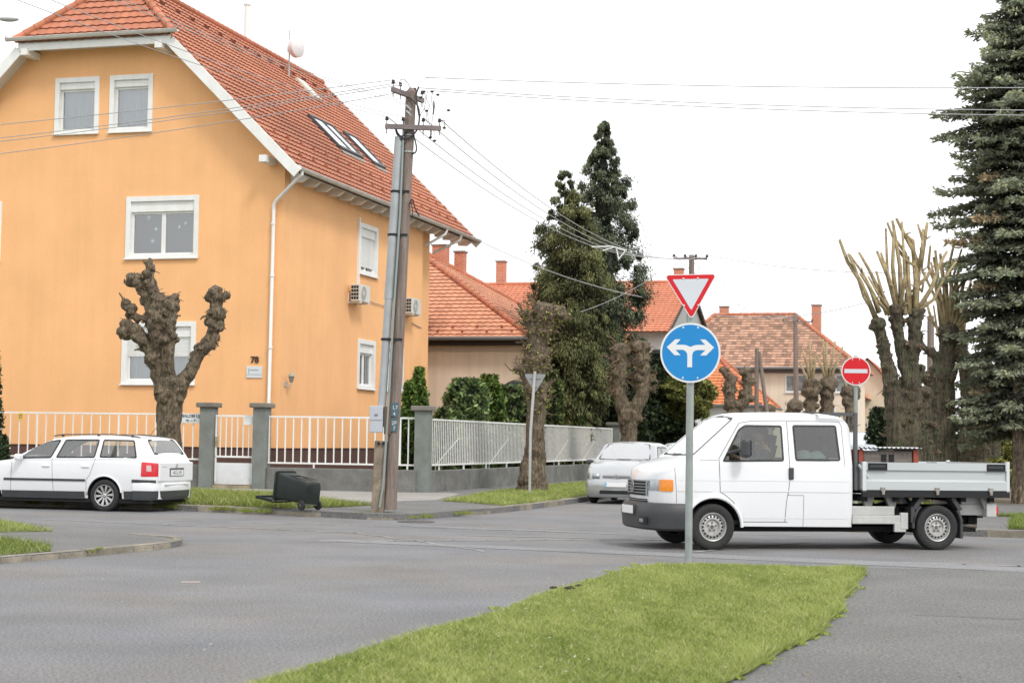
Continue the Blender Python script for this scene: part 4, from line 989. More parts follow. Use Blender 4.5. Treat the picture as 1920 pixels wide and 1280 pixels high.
def twindow(sh,par,poly,name,gl=None,seal=.03,r=.06,eps=.006):
    P=rnd(poly,r); I=inset(P,seal); b=MB(); n=len(P)
    for i in range(n):
        j=(i+1)%n; q=[P[i],P[j],I[j],I[i]]; b.add([(sh.shx(x,sh.top_z(x,y)),y,sh.top_z(x,y)+eps) for x,y in q],[(0,1,2,3)])
    w=b.build('window_seal',M_seal,par,fix=False); b=MB(); sh.top(b,inset(P,seal*.6),eps*.5,.15); w2=b.build(name,gl or M_vgl,par,smooth=2); w.parent=w2
    return inset(P,seal*.55)
def steelwheel(par,c,sd,r=.325,wd=.2,rr=.2,alloy=False,detail=True):
    """sd=-1: outer face towards -y"""
    c=Vector(c); ax=Vector((0,sd,0)); h=wd/2
    b=MB(); b.lathe([(rr*.98,-h*.9),(r*.86,-h),(r*.97,-h*.8),(r,-h*.5),(r,h*.5),(r*.975,h*.82),(r*.9,h*.98),(r*.80,h*1.0),(rr*1.04,h*.86),(rr*1.0,h*.8)],c,ax,48)
    for k in range(0): pass
    w=b.build('wheel',M_tyre,par,smooth=True)
    b=MB()
    if not alloy:
        b.lathe([(rr*1.03,h*.86),(rr*1.0,h*.92),(rr*.95,h*.88),(rr*.92,h*.62),(rr*.86,h*.52),(rr*.80,h*.62),(rr*.66,h*.72),(rr*.55,h*.70),(rr*.46,h*.45),(rr*.28,h*.42),(rr*.2,h*.5),(rr*.16,h*.5),(0,h*.5)],c,ax,48)
        rim=b.build('rim',M_rimst,w,smooth=True)
        b=MB(); n=18
        for k in range(n):
            a=2*PI*k/n; p=c+Vector((math.cos(a)*rr*.735,sd*(h*.69+.004),math.sin(a)*rr*.735)); b.lathe([(0,.003),(.0145*rr/.2,.003),(.0165*rr/.2,-.006)],p,ax,10)
        b.build('rim_hole',M_dark,rim)
        b=MB()
        for k in range(5):
            a=2*PI*k/5+.3; p=c+Vector((math.cos(a)*rr*.3,sd*(h*.43),math.sin(a)*rr*.3)); b.lathe([(0,.022),(.011,.022),(.012,0)],p,ax,8)
        b.lathe([(0,.004),(rr*.13,.004),(rr*.14,-.01)],c+Vector((0,sd*h*.51,0)),ax,16)
        b.build('wheel_bolts',mat('rusty hub',(.14,.11,.09),.7,.3),rim)
    else:
        b.lathe([(rr*1.03,h*.86),(rr*1.0,h*.95),(rr*.93,h*.9),(rr*.9,h*.4),(rr*.85,-h*.2),(0,-h*.2)],c,ax,48); b.build('rim_barrel',mat('rim shadow',(.05,.05,.05),.5,.3),w,smooth=True)
        b=MB(); n=10
        b.lathe([(rr*1.03,h*.87),(rr*1.01,h*.97),(rr*.95,h*.93),(rr*.92,h*.7)],c,ax,48)
        for k in range(n):
            a=2*PI*k/n+.1; e=Vector((math.cos(a),0,math.sin(a))); tn=Vector((-math.sin(a),0,math.cos(a)))
            p,q=c+e*rr*.16+Vector((0,sd*h*.72,0)),c+e*rr*.95+Vector((0,sd*h*.86,0)); w0,w1=rr*.055,rr*.125; dn=Vector((0,-sd*.03,0))
            V=[p-tn*w0,p+tn*w0,q+tn*w1,q-tn*w1]; b.add([x for x in V]+[x+dn for x in V],[(0,1,2,3),(0,4,5,1),(1,5,6,2),(2,6,7,3),(3,7,4,0)])
        b.lathe([(0,h*.86),(rr*.1,h*.86),(rr*.14,h*.8),(rr*.25,h*.72),(rr*.26,h*.5)],c,ax,24)
        rim=b.build('rim',M_alloy,w)
        b=MB()
        for k in range(5): a=2*PI*k/5; b.lathe([(0,.003),(.010,.003),(.010,-.002)],c+Vector((math.cos(a)*rr*.19,sd*h*.76,math.sin(a)*rr*.19)),ax,8)
        b.build('wheel_bolts',M_dark,rim)
    return w
def wells(b,x,z,r,y0,y1):
    for sd in (-1,1):
        n=20; V=[(x-r*math.cos(PI*k/n),sd*y,z+r*math.sin(PI*k/n)) for y in (y0,y1) for k in range(n+1)]
        b.add(V,[(k,k+1,n+2+k,n+1+k) for k in range(n)]); m=len(V)//2
        b.add([(x-r*math.cos(PI*k/n),sd*y0,z+r*math.sin(PI*k/n)) for k in range(n+1)]+[(x+r,sd*y0,.2),(x-r,sd*y0,.2)],[tuple(range(n+3))])
def seats(par,xs,zseat=.62,ys=(-.38,.38),h=.62,mt=None):
    for x in xs:
        for y in ys:
            b=MB(); b.box((x,y,zseat-.1),(.5,.48,.16)); b.box((x+.3,y,zseat+h*.45),(.13,.46,h),Matrix.Rotation(R(14),3,'Y')); b.box((x+.41,y,zseat+h*.92+.06),(.09,.26,.17),Matrix.Rotation(R(10),3,'Y'))
            b.tube([(x+.38,y-.05,zseat+h*.7),(x+.4,y-.05,zseat+h*.9)],.008,6); b.build('seat',mt or M_seat,par,bevel=.04)
# ------------------------------------------------------------------ white double cab pickup
phi=R(12.5); tk=thing('pickup_truck','white double cab pickup with an aluminium dropside bed and orange front indicator, crossing the junction','pickup truck',(2.68,24.69,0),phi)
WB=3.44; AR=[(0.0,.325,.415)]
zt=scurve([(-.93,.60),(-.925,.93),(-.86,1.04),(-.6,1.19),(-.28,1.275),(-.22,1.32),(.0,1.53),(.36,1.85),(.5,1.905),(.8,1.935),(1.6,1.945),(1.95,1.92),(2.06,1.88),(2.115,1.80)])
zt_=zt
def zt(x):
    if x<-.28: return scurve([(-.88,.93),(-.872,.97),(-.85,1.02),(-.80,1.075),(-.63,1.18),(-.28,1.285)])(x)
    if x<.40: return 1.285+(x+.28)/.68*(1.86-1.285)
    if x<.62: 
        t=(x-.40)/.22; return 1.86+.066*(1-(1-t)**2)
    return scurve([(.62,1.926),(1.2,1.945),(1.75,1.94),(1.97,1.915),(2.07,1.86),(2.12,1.78)])(x)
ww=scurve([(-.88,.12),(-.868,.2),(-.835,.4),(-.81,.5),(-.779,.6),(-.743,.7),(-.67,.8),(-.56,.87),(-.35,.90),(0,.905),(2.0,.905),(2.08,.895),(2.12,.87)])
tsh=Shell(-.88,2.12,curve([(-.88,.58),(-.41,.58),(-.40,.34),(2.12,.33)]),zt,ww,lambda x:min(1.22,.9+.3*max(0,(x+.9)/.6)) if x<-.28 else 1.22,.20,.075,.10,.03,AR,None,.03,.035,xtra=[-.88+.006*i for i in range(40)])
w1=[(.13,1.245),(1.065,1.26),(1.065,1.775),(.50,1.775),(.40,1.71)]
w2=[(1.235,1.27),(1.93,1.275),(1.90,1.79),(1.225,1.785)]
h1=swindow(tsh,tk,w1,'side_window',M_vgl2); h2=swindow(tsh,tk,w2,'side_window',M_vgl2)
ws_=[(-.245,-.70),(.40,-.60),(.43,0),(.40,.60),(-.245,.70),(-.28,0)]
M_wsc=glassmat('windscreen glass',(.6,.66,.66),.5,.25)
h3=twindow(tsh,tk,ws_,'windscreen',M_wsc,seal=.035)
bd=tsh.mesh('cab_body',M_vwhite,tk,[h1,h2],[h3])
for sd in (-1,1):
    b=MB()
    for ln in ([(.075,1.80 if 0 else 1.30),(.10,.83),(.13,.80)],): pass
    tsh.line(b,[(.42,1.80),(.085,1.29),(.10,.82),(.16,.79),(.30,.68),(.385,.50),(.40,.40),(1.12,.40)],.009,.002,sd)
    tsh.line(b,[(1.145,1.84),(1.145,1.0),(1.13,.86),(1.12,.78)],.009,.002,sd); tsh.line(b,[(1.13,.86),(1.10,.70),(1.08,.40)],.008,.002,sd)
    tsh.line(b,[(1.36,.78),(1.36,.33)],.006,.002,sd); tsh.line(b,[(1.12,.78),(1.36,.78)],.006,.002,sd)
    tsh.line(b,[(.42,1.80),(.6,1.83),(1.14,1.845)],.007,.002,sd); tsh.line(b,[(1.15,1.84),(1.95,1.84),(1.98,1.78),(1.99,1.2)],.007,.002,sd)
    tsh.line(b,[(-.2,1.27),(.07,1.27)],.006,.002,sd); tsh.line(b,[(-.56,1.15),(-.53,.66)],.006,.002,sd)
    b.build('panel_gaps',M_gap,bd)
    b=MB()
    for z,x0,x1 in ((.985,-.5,2.11),(.455,.42,2.11)): tsh.line(b,[(x0,z),(x1,z)],.012,.004,sd)
    for z,x0,x1 in ((.835,-.52,-.02),(.835,.14,2.11)): tsh.line(b,[(x0,z),(x1,z)],.02,.007,sd)
    b.build('swage_line',M_vwhite,bd,kind='stuff') if 0 else b.split('body_crease',M_vwhite,bd)
    b=MB(); n=20; pts=[(tsh.shx(0,0)-.425*math.cos(PI*k/n)*1,sd*(.912),.325+.425*math.sin(PI*k/n)) for k in range(0,n+1)]; b.tube(pts,.024,8); b.build('arch_lip',M_vwhite,bd,smooth=True)
    b=MB(); 
    for x,z in ((1.185,1.06),(2.03,1.06)) if 0 else ((1.165,1.09),): 
        b.box((x,sd*(tsh.side_y(x,z)+.014),z),(.075,.03,.17)); 
    b.build('door_handle',M_plast,tk,bevel=.02)
    # mirror
    b=MB(); b.box((.40,sd*1.10,1.44),(.13,.17,.28)); o=b.build('mirror',M_plast,tk,bevel=.05); b=MB(); b.tube([(.22,sd*.90,1.37),(.30,sd*1.0,1.40),(.36,sd*1.05,1.42)],.022,8); b.build('mirror_arm',M_plast,o,smooth=True)
    b=MB(); b.face([(.468,sd*1.035,1.33),(.468,sd*1.165,1.33),(.468,sd*1.165,1.55),(.468,sd*1.035,1.55)]); b.build('mirror_glass',M_skyg,o,fix=False)
    # indicator + headlight
    b=MB(); tsh.side(b,rnd([(-.742,.82),(-.585,.82),(-.585,.985),(-.742,.985)],.02),.012,sd,.04); b.build('indicator',M_orange,tk,smooth=2)
    b=MB(); tsh.side(b,[(-.822,.82),(-.745,.82),(-.745,.985),(-.822,.985)],.010,sd,.03); o=b.build('headlight',M_clear,tk,smooth=2)
b=MB(); gx=lambda y,o=0: -.893+.28*y*y-o
YS=[-.44+.88*i/10 for i in range(11)]
def arcbar(b,z0,z1,o0,o1,ys=YS):
    V=[(gx(y,o),y,z) for y in ys for o in (o0,o1) for z in (z0,z1)]; b.add(V,[(4*k+i,4*k+j,4*k+4+j,4*k+4+i) for k in range(len(ys)-1) for i,j in ((0,1),(1,3),(3,2),(2,0))]+[(0,1,3,2),(4*len(ys)-4,4*len(ys)-3,4*len(ys)-1,4*len(ys)-2)])
arcbar(b,.75,.965,0,.006); b.build('grille_recess',M_dark,tk)
b=MB()
for i in range(5): z=.785+i*.042; arcbar(b,z-.006,z+.008,.006,.024)
arcbar(b,.75,.97,.004,.024,[-.46,-.445]); arcbar(b,.75,.97,.004,.024,[.445,.46])
gr=b.build('grille',mat('grille grey',(.25,.26,.27),.5),tk,bevel=.003)
def vwlogo(par,c,r,mt,ax='x'):
    b=MB(); 
    def P(u,v): return (c[0],c[1]-u,c[2]+v)
    b.lathe([(r,-.004),(r*1.0,.004),(r*.86,.004),(r*.86,-.004)],c,(-1,0,0),28)
    for seg in ([(-.38,.78),(0,.05)],[(0,.05),(.38,.78)],[(-.8,.3),(-.36,-.72)],[(-.36,-.72),(0,-.05)],[(0,-.05),(.36,-.72)],[(.36,-.72),(.8,.3)]):
        b.beam(P(seg[0][0]*r,seg[0][1]*r),P(seg[1][0]*r,seg[1][1]*r),r*.14,.006,(-1,0,0))
    return b.build('emblem',mt,par)
vwlogo(gr,(-.925,0,.865),.082,M_alloy)
b=MB(); arcbar(b,.60,.70,0,.006) 
o=b.build('lower_vent',M_dark,tk); b=MB(); b.b2(-.975,-.93,-.48,.48,.70,.76) if 0 else None
for i in range(3): arcbar(b,.615+i*.03,.623+i*.03,.006,.014)
b.b2(-.915,-.909,-.1,.02,.615,.64); b.build('vent_slat',mat('slat grey',(.3,.3,.3),.5),o)
# bumper: swept section round the nose
b=MB(); path=[]
for t in range(0,41):
    a=-PI/2+PI*t/40; path.append((-.41-.525*abs(math.cos(a))**.75,.925*math.copysign(abs(math.sin(a))**.62,a),0))
sec=[(.03,.27),(-.01,.30),(-.02,.42),(-.03,.50),(-.015,.60),(.02,.645),(.08,.655)]
V=[]; N_=len(path)
for i,(x,y,_) in enumerate(path):
    x0,y0,_=path[max(0,i-1)]; x1,y1,_=path[min(N_-1,i+1)]; tx,ty=x1-x0,y1-y0; l=math.hypot(tx,ty); nx,ny=-ty/l,tx/l
    if nx*(-1)+0<0 and abs(y)<.6: nx,ny=-nx,-ny
    # outward normal
    ox,oy=x+.3,y; 
    if nx*ox+ny*oy<0: nx,ny=-nx,-ny
    cut=max(0,(abs(y)-.75)/.18)
    for (o_f,z) in sec: V.append((x-nx*o_f*1.0,y-ny*o_f,z))
m_=len(sec); F=[(i*m_+k,(i+1)*m_+k,(i+1)*m_+k+1,i*m_+k+1) for i in range(N_-1) for k in range(m_-1)]
b.add(V,F); o=b.build('bumper',M_plast,tk,smooth=True,fix=False)
b=MB(); b.b2(-.80,-.45,-.70,.70,.27,.28); b.b2(-.72,-.5,-.70,.70,.3,.6); b.build('bumper_core',M_under,o)
b=MB(); b.b2(-.955,-.90,-.62,-.45,.375,.43); b.build('fog_lamp',M_clear,o,bevel=.01); b=MB(); b.b2(-.950,-.90,-.65,-.42,.355,.45); b.build('fog_recess',M_dark,o)
b=MB(); b.b2(-1.0,-.99,-.26,.26,.485,.60); o=b.build('number_plate',M_platew,tk,bevel=.003)
b=MB(); b.b2(-.99,-.93,-.27,.27,.47,.61); b.build('plate_holder',M_plast,o)
# cab floor, dash, interior
b=MB(); b.b2(-.7,2.05,-.84,.84,.36,.42); b.b2(-.24,.12,-.78,.78,.95,1.2); b.b2(2.0,2.06,-.78,.78,.4,1.25); wells(b,0,.325,.41,.55,.90); b.b2(-.6,-.25,-.8,.8,.5,1.0); b.build('cab_interior',M_under,tk)
seats(tk,(.62,1.45),.92,(-.42,.42),.62)
b=MB(); b.lathe([(.175,-.012),(.187,0),(.175,.012),(.163,0),(.175,-.012)],(.28,-.40,1.27),(-.75,0,.66),28)
for k in range(3): a=k*2.09+.5; d_=Vector((-.75,0,.66)).cross(Vector((0,1,0))).normalized(); b.beam((.28,-.40,1.27),Vector((.28,-.40,1.27))+d_*.17*math.cos(a)+Vector((0,1,0))*.17*math.sin(a),.02,.02)
b.build('steering_wheel',mat('steering wheel',(.06,.06,.06),.5),tk,smooth=True)
steelwheel(tk,(0,-.80,.327),-1,.327,.205,.197); steelwheel(tk,(0,.80,.327),1,.327,.205,.197)
steelwheel(tk,(WB,-.80,.327),-1,.327,.205,.197); steelwheel(tk,(WB,.80,.327),1,.327,.205,.197)
# wipers
b=MB(); b.tube([(-.27,-.5,1.30),(-.25,-.1,1.315),(-.24,.05,1.32)],.009,6); b.tube([(-.27,.2,1.30),(-.25,.55,1.31)],.009,6); b.build('wiper',M_seal,tk)
b=MB(); b.b2(2.0,2.10,-.2,.2,1.93,1.95); 
# headboard rack
b=MB()
for y in (-.84,.84): b.b2(2.155,2.20,y-.025,y+.025,.86,1.97)
b.b2(2.155,2.20,-.86,.86,1.93,1.97); b.b2(1.62,2.20,-.86,-.83,1.955,1.975); b.b2(1.62,2.20,.83,.86,1.955,1.975); b.b2(1.62,1.66,-.86,.86,1.955,1.975)
for k in range(10): y=-.78+k*.173; b.b2(2.17,2.185,y-.01,y+.01,1.25,1.95)
b.b2(2.16,2.19,-.84,.84,1.22,1.28); b.build('headboard_rack',mat('rack dark grey',(.10,.105,.105),.6,.2),tk)
b=MB(); b.tube([(2.20,-.9,1.23),(2.33,-.95,1.05)],.02,8); b.build('hinge_bar',M_galp,tk)
# bed
M_al=mat('aluminium dropside',(.52,.55,.56),.42,.45,var=.05,vscale=1.5,stretch=(.3,3,3))
M_al2=mat('bright aluminium edge',(.66,.68,.69),.35,.4)
bx0,bx1,by=2.24,4.56,.955
tb=MB(); tb.b2(bx0,bx1,-by+.03,by-.03,.86,.90)
o=tb.build('bed_floor',mat('bed floor ply',(.12,.1,.09),.8),tk)
for sd in (-1,1):
    b=MB(); Y0=sd*by
    prof=[(0,.868),(.0,.99),(-.03,1.02),(-.03,1.135),(-.008,1.15),(0,1.155),(0,1.265),(-.03,1.265),(-.045,1.14),(-.055,1.02),(-.045,.868)]
    V=[(x,sd*(by+o_),z) for x in (bx0+.06,bx1-.05) for o_,z in prof]; m_=len(prof); F=[(k,(k+1)%m_,m_+(k+1)%m_,m_+k) for k in range(m_)]+[tuple(range(m_)),tuple(range(m_,2*m_))[::-1]]
    b.add(V,F); pnl=b.build('dropside',M_al,tk)
    b=MB(); b.b2(bx0+.0,bx0+.06,*sorted((sd*by,sd*(by-.05))),.84,1.27); b.b2(bx1-.05,bx1,*sorted((sd*by,sd*(by-.05))),.84,1.29); b.build('corner_post',M_al2,tk,bevel=.004)
    b=MB(); b.b2(bx0-.0,bx1+.0,*sorted((sd*(by-.0),sd*(by-.06))),.765,.862); b.build('side_rail',mat('black side rail',(.012,.013,.014),.5,.2),tk)
    b=MB(); 
    for x in (bx0+.08,bx1-.37): b.b2(x,x+.30,*sorted((sd*(by+.002),sd*(by+.005))),1.155,1.255)
    lt_=b.build('latch_recess',M_dark,pnl); b=MB()
    for x in (bx0+.08,bx1-.37): b.b2(x+.02,x+.26,*sorted((sd*(by+.003),sd*(by+.013))),1.19,1.225); b.b2(x-.0,x+.3,*sorted((sd*(by+.002),sd*(by+.009))),1.145,1.155)
    b.build('latch',mat('latch steel',(.06,.07,.07),.4,.6),lt_)
    b=MB()
    for x in (2.55,3.40,4.25): b.b2(x-.035,x+.035,*sorted((sd*(by+.0),sd*(by+.022))),.85,.91); b.b2(x-.022,x+.022,*sorted((sd*(by+.0),sd*(by+.03))),.80,.86)
    b.split('hinge',mat('hinge steel',(.3,.28,.25),.5,.6,var=.3,vscale=20),tk,bevel=.005)
b=MB(); b.b2(bx1-.03,bx1,-by+.05,by-.05,.868,1.27); b.build('tailgate',M_al,tk); b=MB(); b.b2(bx0,bx0+.03,-by+.05,by-.05,.868,1.27); b.build('front_board',M_al,tk)
b=MB(); b.b2(3.25,3.40,-by,-by+.03,1.266,1.275); b.build('edge_clip',M_dark,tk)
# chassis and rear details
M_chs=mat('chassis cover grey white',(.50,.51,.50),.5,var=.1,vscale=4,dirt=.5)
b=MB(); b.b2(2.12,2.78,-.86,-.80,.50,.63); b.b2(2.12,2.95,-.88,-.80,.375,.50); b.box((2.92,-.86,.42),(.12,.06,.24)); b.box((2.86,-.86,.33),(.18,.05,.14)); b.build('side_skirt',M_chs,tk,bevel=.01); b=MB(); b.b2(2.12,2.78,.80,.86,.40,.63); b.build('side_skirt',M_chs,tk,bevel=.01)
b=MB(); b.b2(2.1,2.9,-.78,.78,.36,.40); b.b2(2.1,4.4,-.45,-.36,.45,.62); b.b2(2.1,4.4,.36,.45,.45,.62); b.b2(2.2,2.9,-.74,-.2,.40,.62)
for x in (2.3,2.8,3.85,4.3): b.b2(x-.04,x+.04,-.9,.9,.70,.765)
b.b2(-.7,4.2,-.60,.60,.25,.33); b.b2(WB-.07,WB+.07,-.75,.75,.28,.38); b.build('chassis',M_under,tk)  # wide low slab is added to block light and darken the road beneath
b=MB()
for x in (2.38,2.75,4.25): b.prism([(x-.1,.765),(x+.1,.765),(x+.05,.60),(x-.03,.60)],'y',-.83,-.76)
b.split('bed_bracket',mat('grey bracket',(.26,.26,.25),.6,.3,var=.2),tk)
b=MB()
b.add(*(lambda P:(P,[(0,1,2,3)]))([(3.9,-.7,.76),(4.4,-.7,.76),(4.3,-.7,.5),(3.95,-.7,.5)]))
b.b2(3.78,4.36,-.72,-.66,.50,.66); b.b2(4.24,4.40,-.86,.86,.48,.68); b.build('rear_crossmember',M_chs,tk,bevel=.012)
for sd in (-1,1):
    b=MB(); n=16; r1,r2=.365,.40
    for a0,a1 in ((0.05,.62),(2.35,3.25)):
        V=[]
        for k in range(n+1):
            a=a0+(a1-a0)*k/n; 
            for rr_ in (r1,r2):
                for y in (.70,.90): V.append((WB-rr_*math.cos(PI-a) if 0 else WB+rr_*math.cos(a),sd*y,.36+rr_*math.sin(a)))
        b.add(V,[(4*k+i,4*k+j,4*k+4+j,4*k+4+i) for k in range(n) for i,j in ((0,1),(1,3),(3,2),(2,0))]+[(0,1,3,2)])
    b.b2(WB-.42,WB-.36,*sorted((sd*.70,sd*.9)),.40,.62); b.b2(WB+.36,WB+.40,*sorted((sd*.70,sd*.9)),.17,.45)
    b.box((WB-.30,sd*.8,.69),(.06,.2,.22),Matrix.Rotation(R(35),3,'Y')); b.box((WB+.30,sd*.8,.67),(.06,.2,.22),Matrix.Rotation(R(-35),3,'Y'))
    b.build('mudguard',M_plast,tk,fix=True)
b=MB(); b.tube([(3.7,-.35,.34),(3.95,-.5,.33),(4.1,-.6,.34),(4.2,-.62,.33)],.03,10); b.build('exhaust',mat('rusty exhaust',(.2,.17,.14),.6,.5,var=.3),tk,smooth=True)
b=MB(); b.lathe([(0,-.14),(.11,-.12),(.12,0),(.11,.12),(0,.14)],(4.08,-.35,.42),(0,1,0),16); b.tube([(4.0,-.45,.5),(4.2,-.5,.42),(4.25,-.5,.48)],.03,8); b.box((4.18,-.5,.42),(.14,.1,.12)); b.build('spare_carrier',M_under,tk,smooth=True)
b=MB(); b.box((4.42,-.70,.58),(.04,.28,.12)); b.box((4.42,.70,.58),(.04,.28,.12)); b.split('rear_lamp',M_redl,tk,bevel=.01)
# load on the bed
lb=thing('tool_chest','weathered grey wooden chest with rusty red ends standing on the pickup bed behind the cab','chest',tk.location+Matrix.Rotation(phi,3,'Z')@Vector((2.72,-.45,.90)),phi)
b=MB(); b.b2(-.38,.38,-.32,.32,0,.53); b.build('planks',mat('weathered plank',(.17,.145,.13),.85,var=.25,vscale=5,stretch=(1,1,6)),lb,bevel=.01)
for sx in (-1,1): b=MB(); b.b2(*sorted((sx*.39,sx*.47)),-.34,.34,0,.55); b.build('end_frame',mat('red brown paint',(.30,.065,.04),.7,var=.15),lb,bevel=.01)
b=MB()
for x in (-.06,.06): b.b2(x-.05,x+.03,-.33,-.32,.36,.48)
b.build('hasp',M_dark,lb)
b=MB(); n=56; V=[]
for i in range(n+1):
    x=-.5+1.0*i/n; z=.575+.012*math.sin(i*PI*2/4); V+=[(x,-.40,z),(x,.40,z)]
b.add(V,[(2*i,2*i+1,2*i+3,2*i+2) for i in range(n)]); b.build('corrugated_lid',mat('pale corrugated sheet',(.7,.72,.72),.4,.2),lb,fix=False)
b=MB()
for i in range(14): x=-.46+i*.0714; b.b2(x-.018,x+.018,-.405,-.398,.548,.57)
b.split('lid_gap',M_dark,lb)
# bags in the rear seat
bg_=thing('bag_pile','pale green bags and a red item heaped on the rear seat inside the pickup window','bags',tk.location+Matrix.Rotation(phi,3,'Z')@Vector((1.55,-.45,1.02)),phi)
random.seed(11)
for (x,z,r,nm,mm) in ((-.08,.22,.16,'bag',mat('pale green bag',(.35,.42,.38),.7,var=.2)),(.12,.20,.17,'bag',MATS['pale green bag']),(.28,.14,.12,'bag',mat('off white bag',(.6,.62,.6),.7,var=.2)),(-.25,.16,.12,'red_item',mat('red cloth',(.4,.03,.03),.7))):
    b=MB(); b.sph((x,-.15,z+.05),r,2,(1,.8,.9),.07); b.build(nm,mm,bg_,smooth=2)
# driver
M_skin=mat('skin',(.50,.30,.20),.55,var=.06); M_hv=mat('hi vis yellow cloth',(.62,.72,.05),.8,var=.1); M_hair=mat('dark hair',(.03,.022,.016),.7)
def skinbody(name,J,E_,root,mt,par,sub=2):
    me=bpy.data.meshes.new(name); me.from_pydata([j[0] for j in J],E_,[]); o=bpy.data.objects.new(name,me); COL.objects.link(o); o.parent=par; me.materials.append(mt)
    md=o.modifiers.new('sk','SKIN'); md.use_smooth_shade=True
    for i,j in enumerate(J): 
        r=j[1]; me.skin_vertices[0].data[i].radius=r if isinstance(r,tuple) else (r,r)
        me.skin_vertices[0].data[i].use_root=(i==root)
    s=o.modifiers.new('sub','SUBSURF'); s.levels=sub; s.render_levels=sub; return o
dp=thing('person','driver in a yellow hi vis vest at the steering wheel of the pickup','person',tk.location+Matrix.Rotation(phi,3,'Z')@Vector((.74,-.42,0)),phi)
def addskin(me):
    bm=bmesh.new(); bm.from_mesh(me); bm.verts.layers.skin.verify(); bm.to_mesh(me); bm.free()
def skb(name,J,E_,root,mt,par,sub=2):
    me=bpy.data.meshes.new(name); me.from_pydata([j[0] for j in J],E_,[]); addskin(me); o=bpy.data.objects.new(name,me); COL.objects.link(o); o.parent=par; me.materials.append(mt)
    for i,j in enumerate(J):
        r=j[1]; d=me.skin_vertices[0].data[i]; d.radius=r if isinstance(r,tuple) else (r,r); d.use_root=(i==root)
    md=o.modifiers.new('sk','SKIN'); md.use_smooth_shade=True; s=o.modifiers.new('sub','SUBSURF'); s.levels=sub; s.render_levels=sub; return o
J=[((.12,0,.98),(.15,.12)),((.16,0,1.15),(.15,.11)),((.20,0,1.32),(.17,.11)),((.20,0,1.44),(.14,.09)),((.18,0,1.52),.055),
   ((.19,-.19,1.43),.065),((.04,-.25,1.24),.048),((-.20,-.12,1.28),.036),((-.29,-.06,1.33),(.03,.02)),
   ((.19,.19,1.43),.065),((.04,.25,1.22),.048),((-.18,.17,1.28),.036),((-.27,.14,1.33),(.03,.02)),
   ((-.05,-.1,1.0),.085),((-.35,-.12,1.0),.07),((-.40,-.12,.68),.05),((-.05,.1,1.0),.085),((-.35,.12,1.0),.07),((-.40,.12,.68),.05)]
Ed=[(0,1),(1,2),(2,3),(3,4),(3,5),(5,6),(6,7),(7,8),(3,9),(9,10),(10,11),(11,12),(0,13),(13,14),(14,15),(0,16),(16,17),(17,18)]
skb('body',J,Ed,0,M_skin,dp)
J2=[((.12,0,.99),(.16,.13)),((.16,0,1.15),(.16,.12)),((.20,0,1.32),(.18,.12)),((.20,0,1.43),(.15,.10)),((.20,-.17,1.43),.075),((.20,.17,1.43),.075)]
skb('vest',J2,[(0,1),(1,2),(2,3),(3,4),(3,5)],0,M_hv,dp)
skb('jacket_sleeve',[((.19,-.19,1.43),.075),((.04,-.25,1.24),.056),((-.13,-.15,1.27),.046)],[(0,1),(1,2)],0,mat('navy jacket',(.05,.06,.09),.85),dp); skb('jacket_sleeve',[((.19,.19,1.43),.075),((.04,.25,1.22),.056),((-.11,.19,1.27),.046)],[(0,1),(1,2)],0,MATS['navy jacket'],dp)
b=MB(); b.sph((.13,0,1.64),.11,3,(.92,.78,1.12)); b.sph((.025,0,1.63),.018,1,(1,.8,1.2)); b.sph((.05,0,1.585),.02,1,(.6,1.4,.4)); 
for s_ in (-1,1): b.sph((.14,s_*.088,1.63),.028,1,(.6,.3,1)); b.sph((.04,s_*.035,1.655),.012,1)
b.build('head',M_skin,dp,smooth=2)
b=MB(); b.sph((.15,0,1.675),.115,3,(.92,.8,1.0)); o=b.build('hair',M_hair,dp,smooth=2); o.scale=(1,1,1)
for (hx,hy,s_) in ((-.29,-.06,1),(-.27,.14,-1)):
    for k,ln in enumerate((.060,.072,.068,.055)):
        y=hy+s_*(-.028+k*.0185); b=[((hx,y,1.335),.010),((hx-.03,y,1.352),.009),((hx-.045,y,1.335),.008),((hx-.04,y,1.315),.007)]
        skb('finger',b,[(0,1),(1,2),(2,3)],0,M_skin,dp,1)
    skb('thumb',[((hx+.01,hy-s_*.03,1.33),.011),((hx-.02,hy-s_*.045,1.32),.010),((hx-.04,hy-s_*.035,1.315),.009)],[(0,1),(1,2)],0,M_skin,dp,1)
# ------------------------------------------------------------------ white estate car
ec=thing('estate_car','white estate car with silver spoked wheels parked at the far kerb on the left','car',gnd(199,958)+Ud*.76,RZ)
ez=lambda x:0
def ezt(x):
    return scurve([(-3.42,.55),(-3.38,.70),(-3.2,.79),(-2.6,.93),(-2.12,.99),(-1.62,1.27),(-1.2,1.42),(-.8,1.465),(0,1.475),(.55,1.455),(.78,1.43),(1.06,1.08),(1.10,1.02),(1.2,.93)] )(x)
def ezt(x):
    if x<-2.12: return scurve([(-3.44,.52),(-3.38,.70),(-3.2,.79),(-2.6,.93),(-2.12,.995)])(x)
    if x<-1.25: t=(x+2.12)/.87; return .995+(1.415-.995)*(t+.10*t*(1-t))
    if x<.72: return scurve([(-1.25,1.415),(-1.0,1.45),(-.6,1.475),(0,1.48),(.5,1.46),(.72,1.435)])(x)
    if x<1.02: t=(x-.72)/.30; return 1.435+(1.03-1.435)*(t**1.12)
    return scurve([(1.02,1.03),(1.09,.98),(1.10,.80)])(x)
eww=scurve([(-3.44,.55),(-3.40,.66),(-3.2,.78),(-2.8,.85),(-2,.873),(.4,.873),(.7,.862),(.9,.83),(1.03,.765),(1.10,.68)])
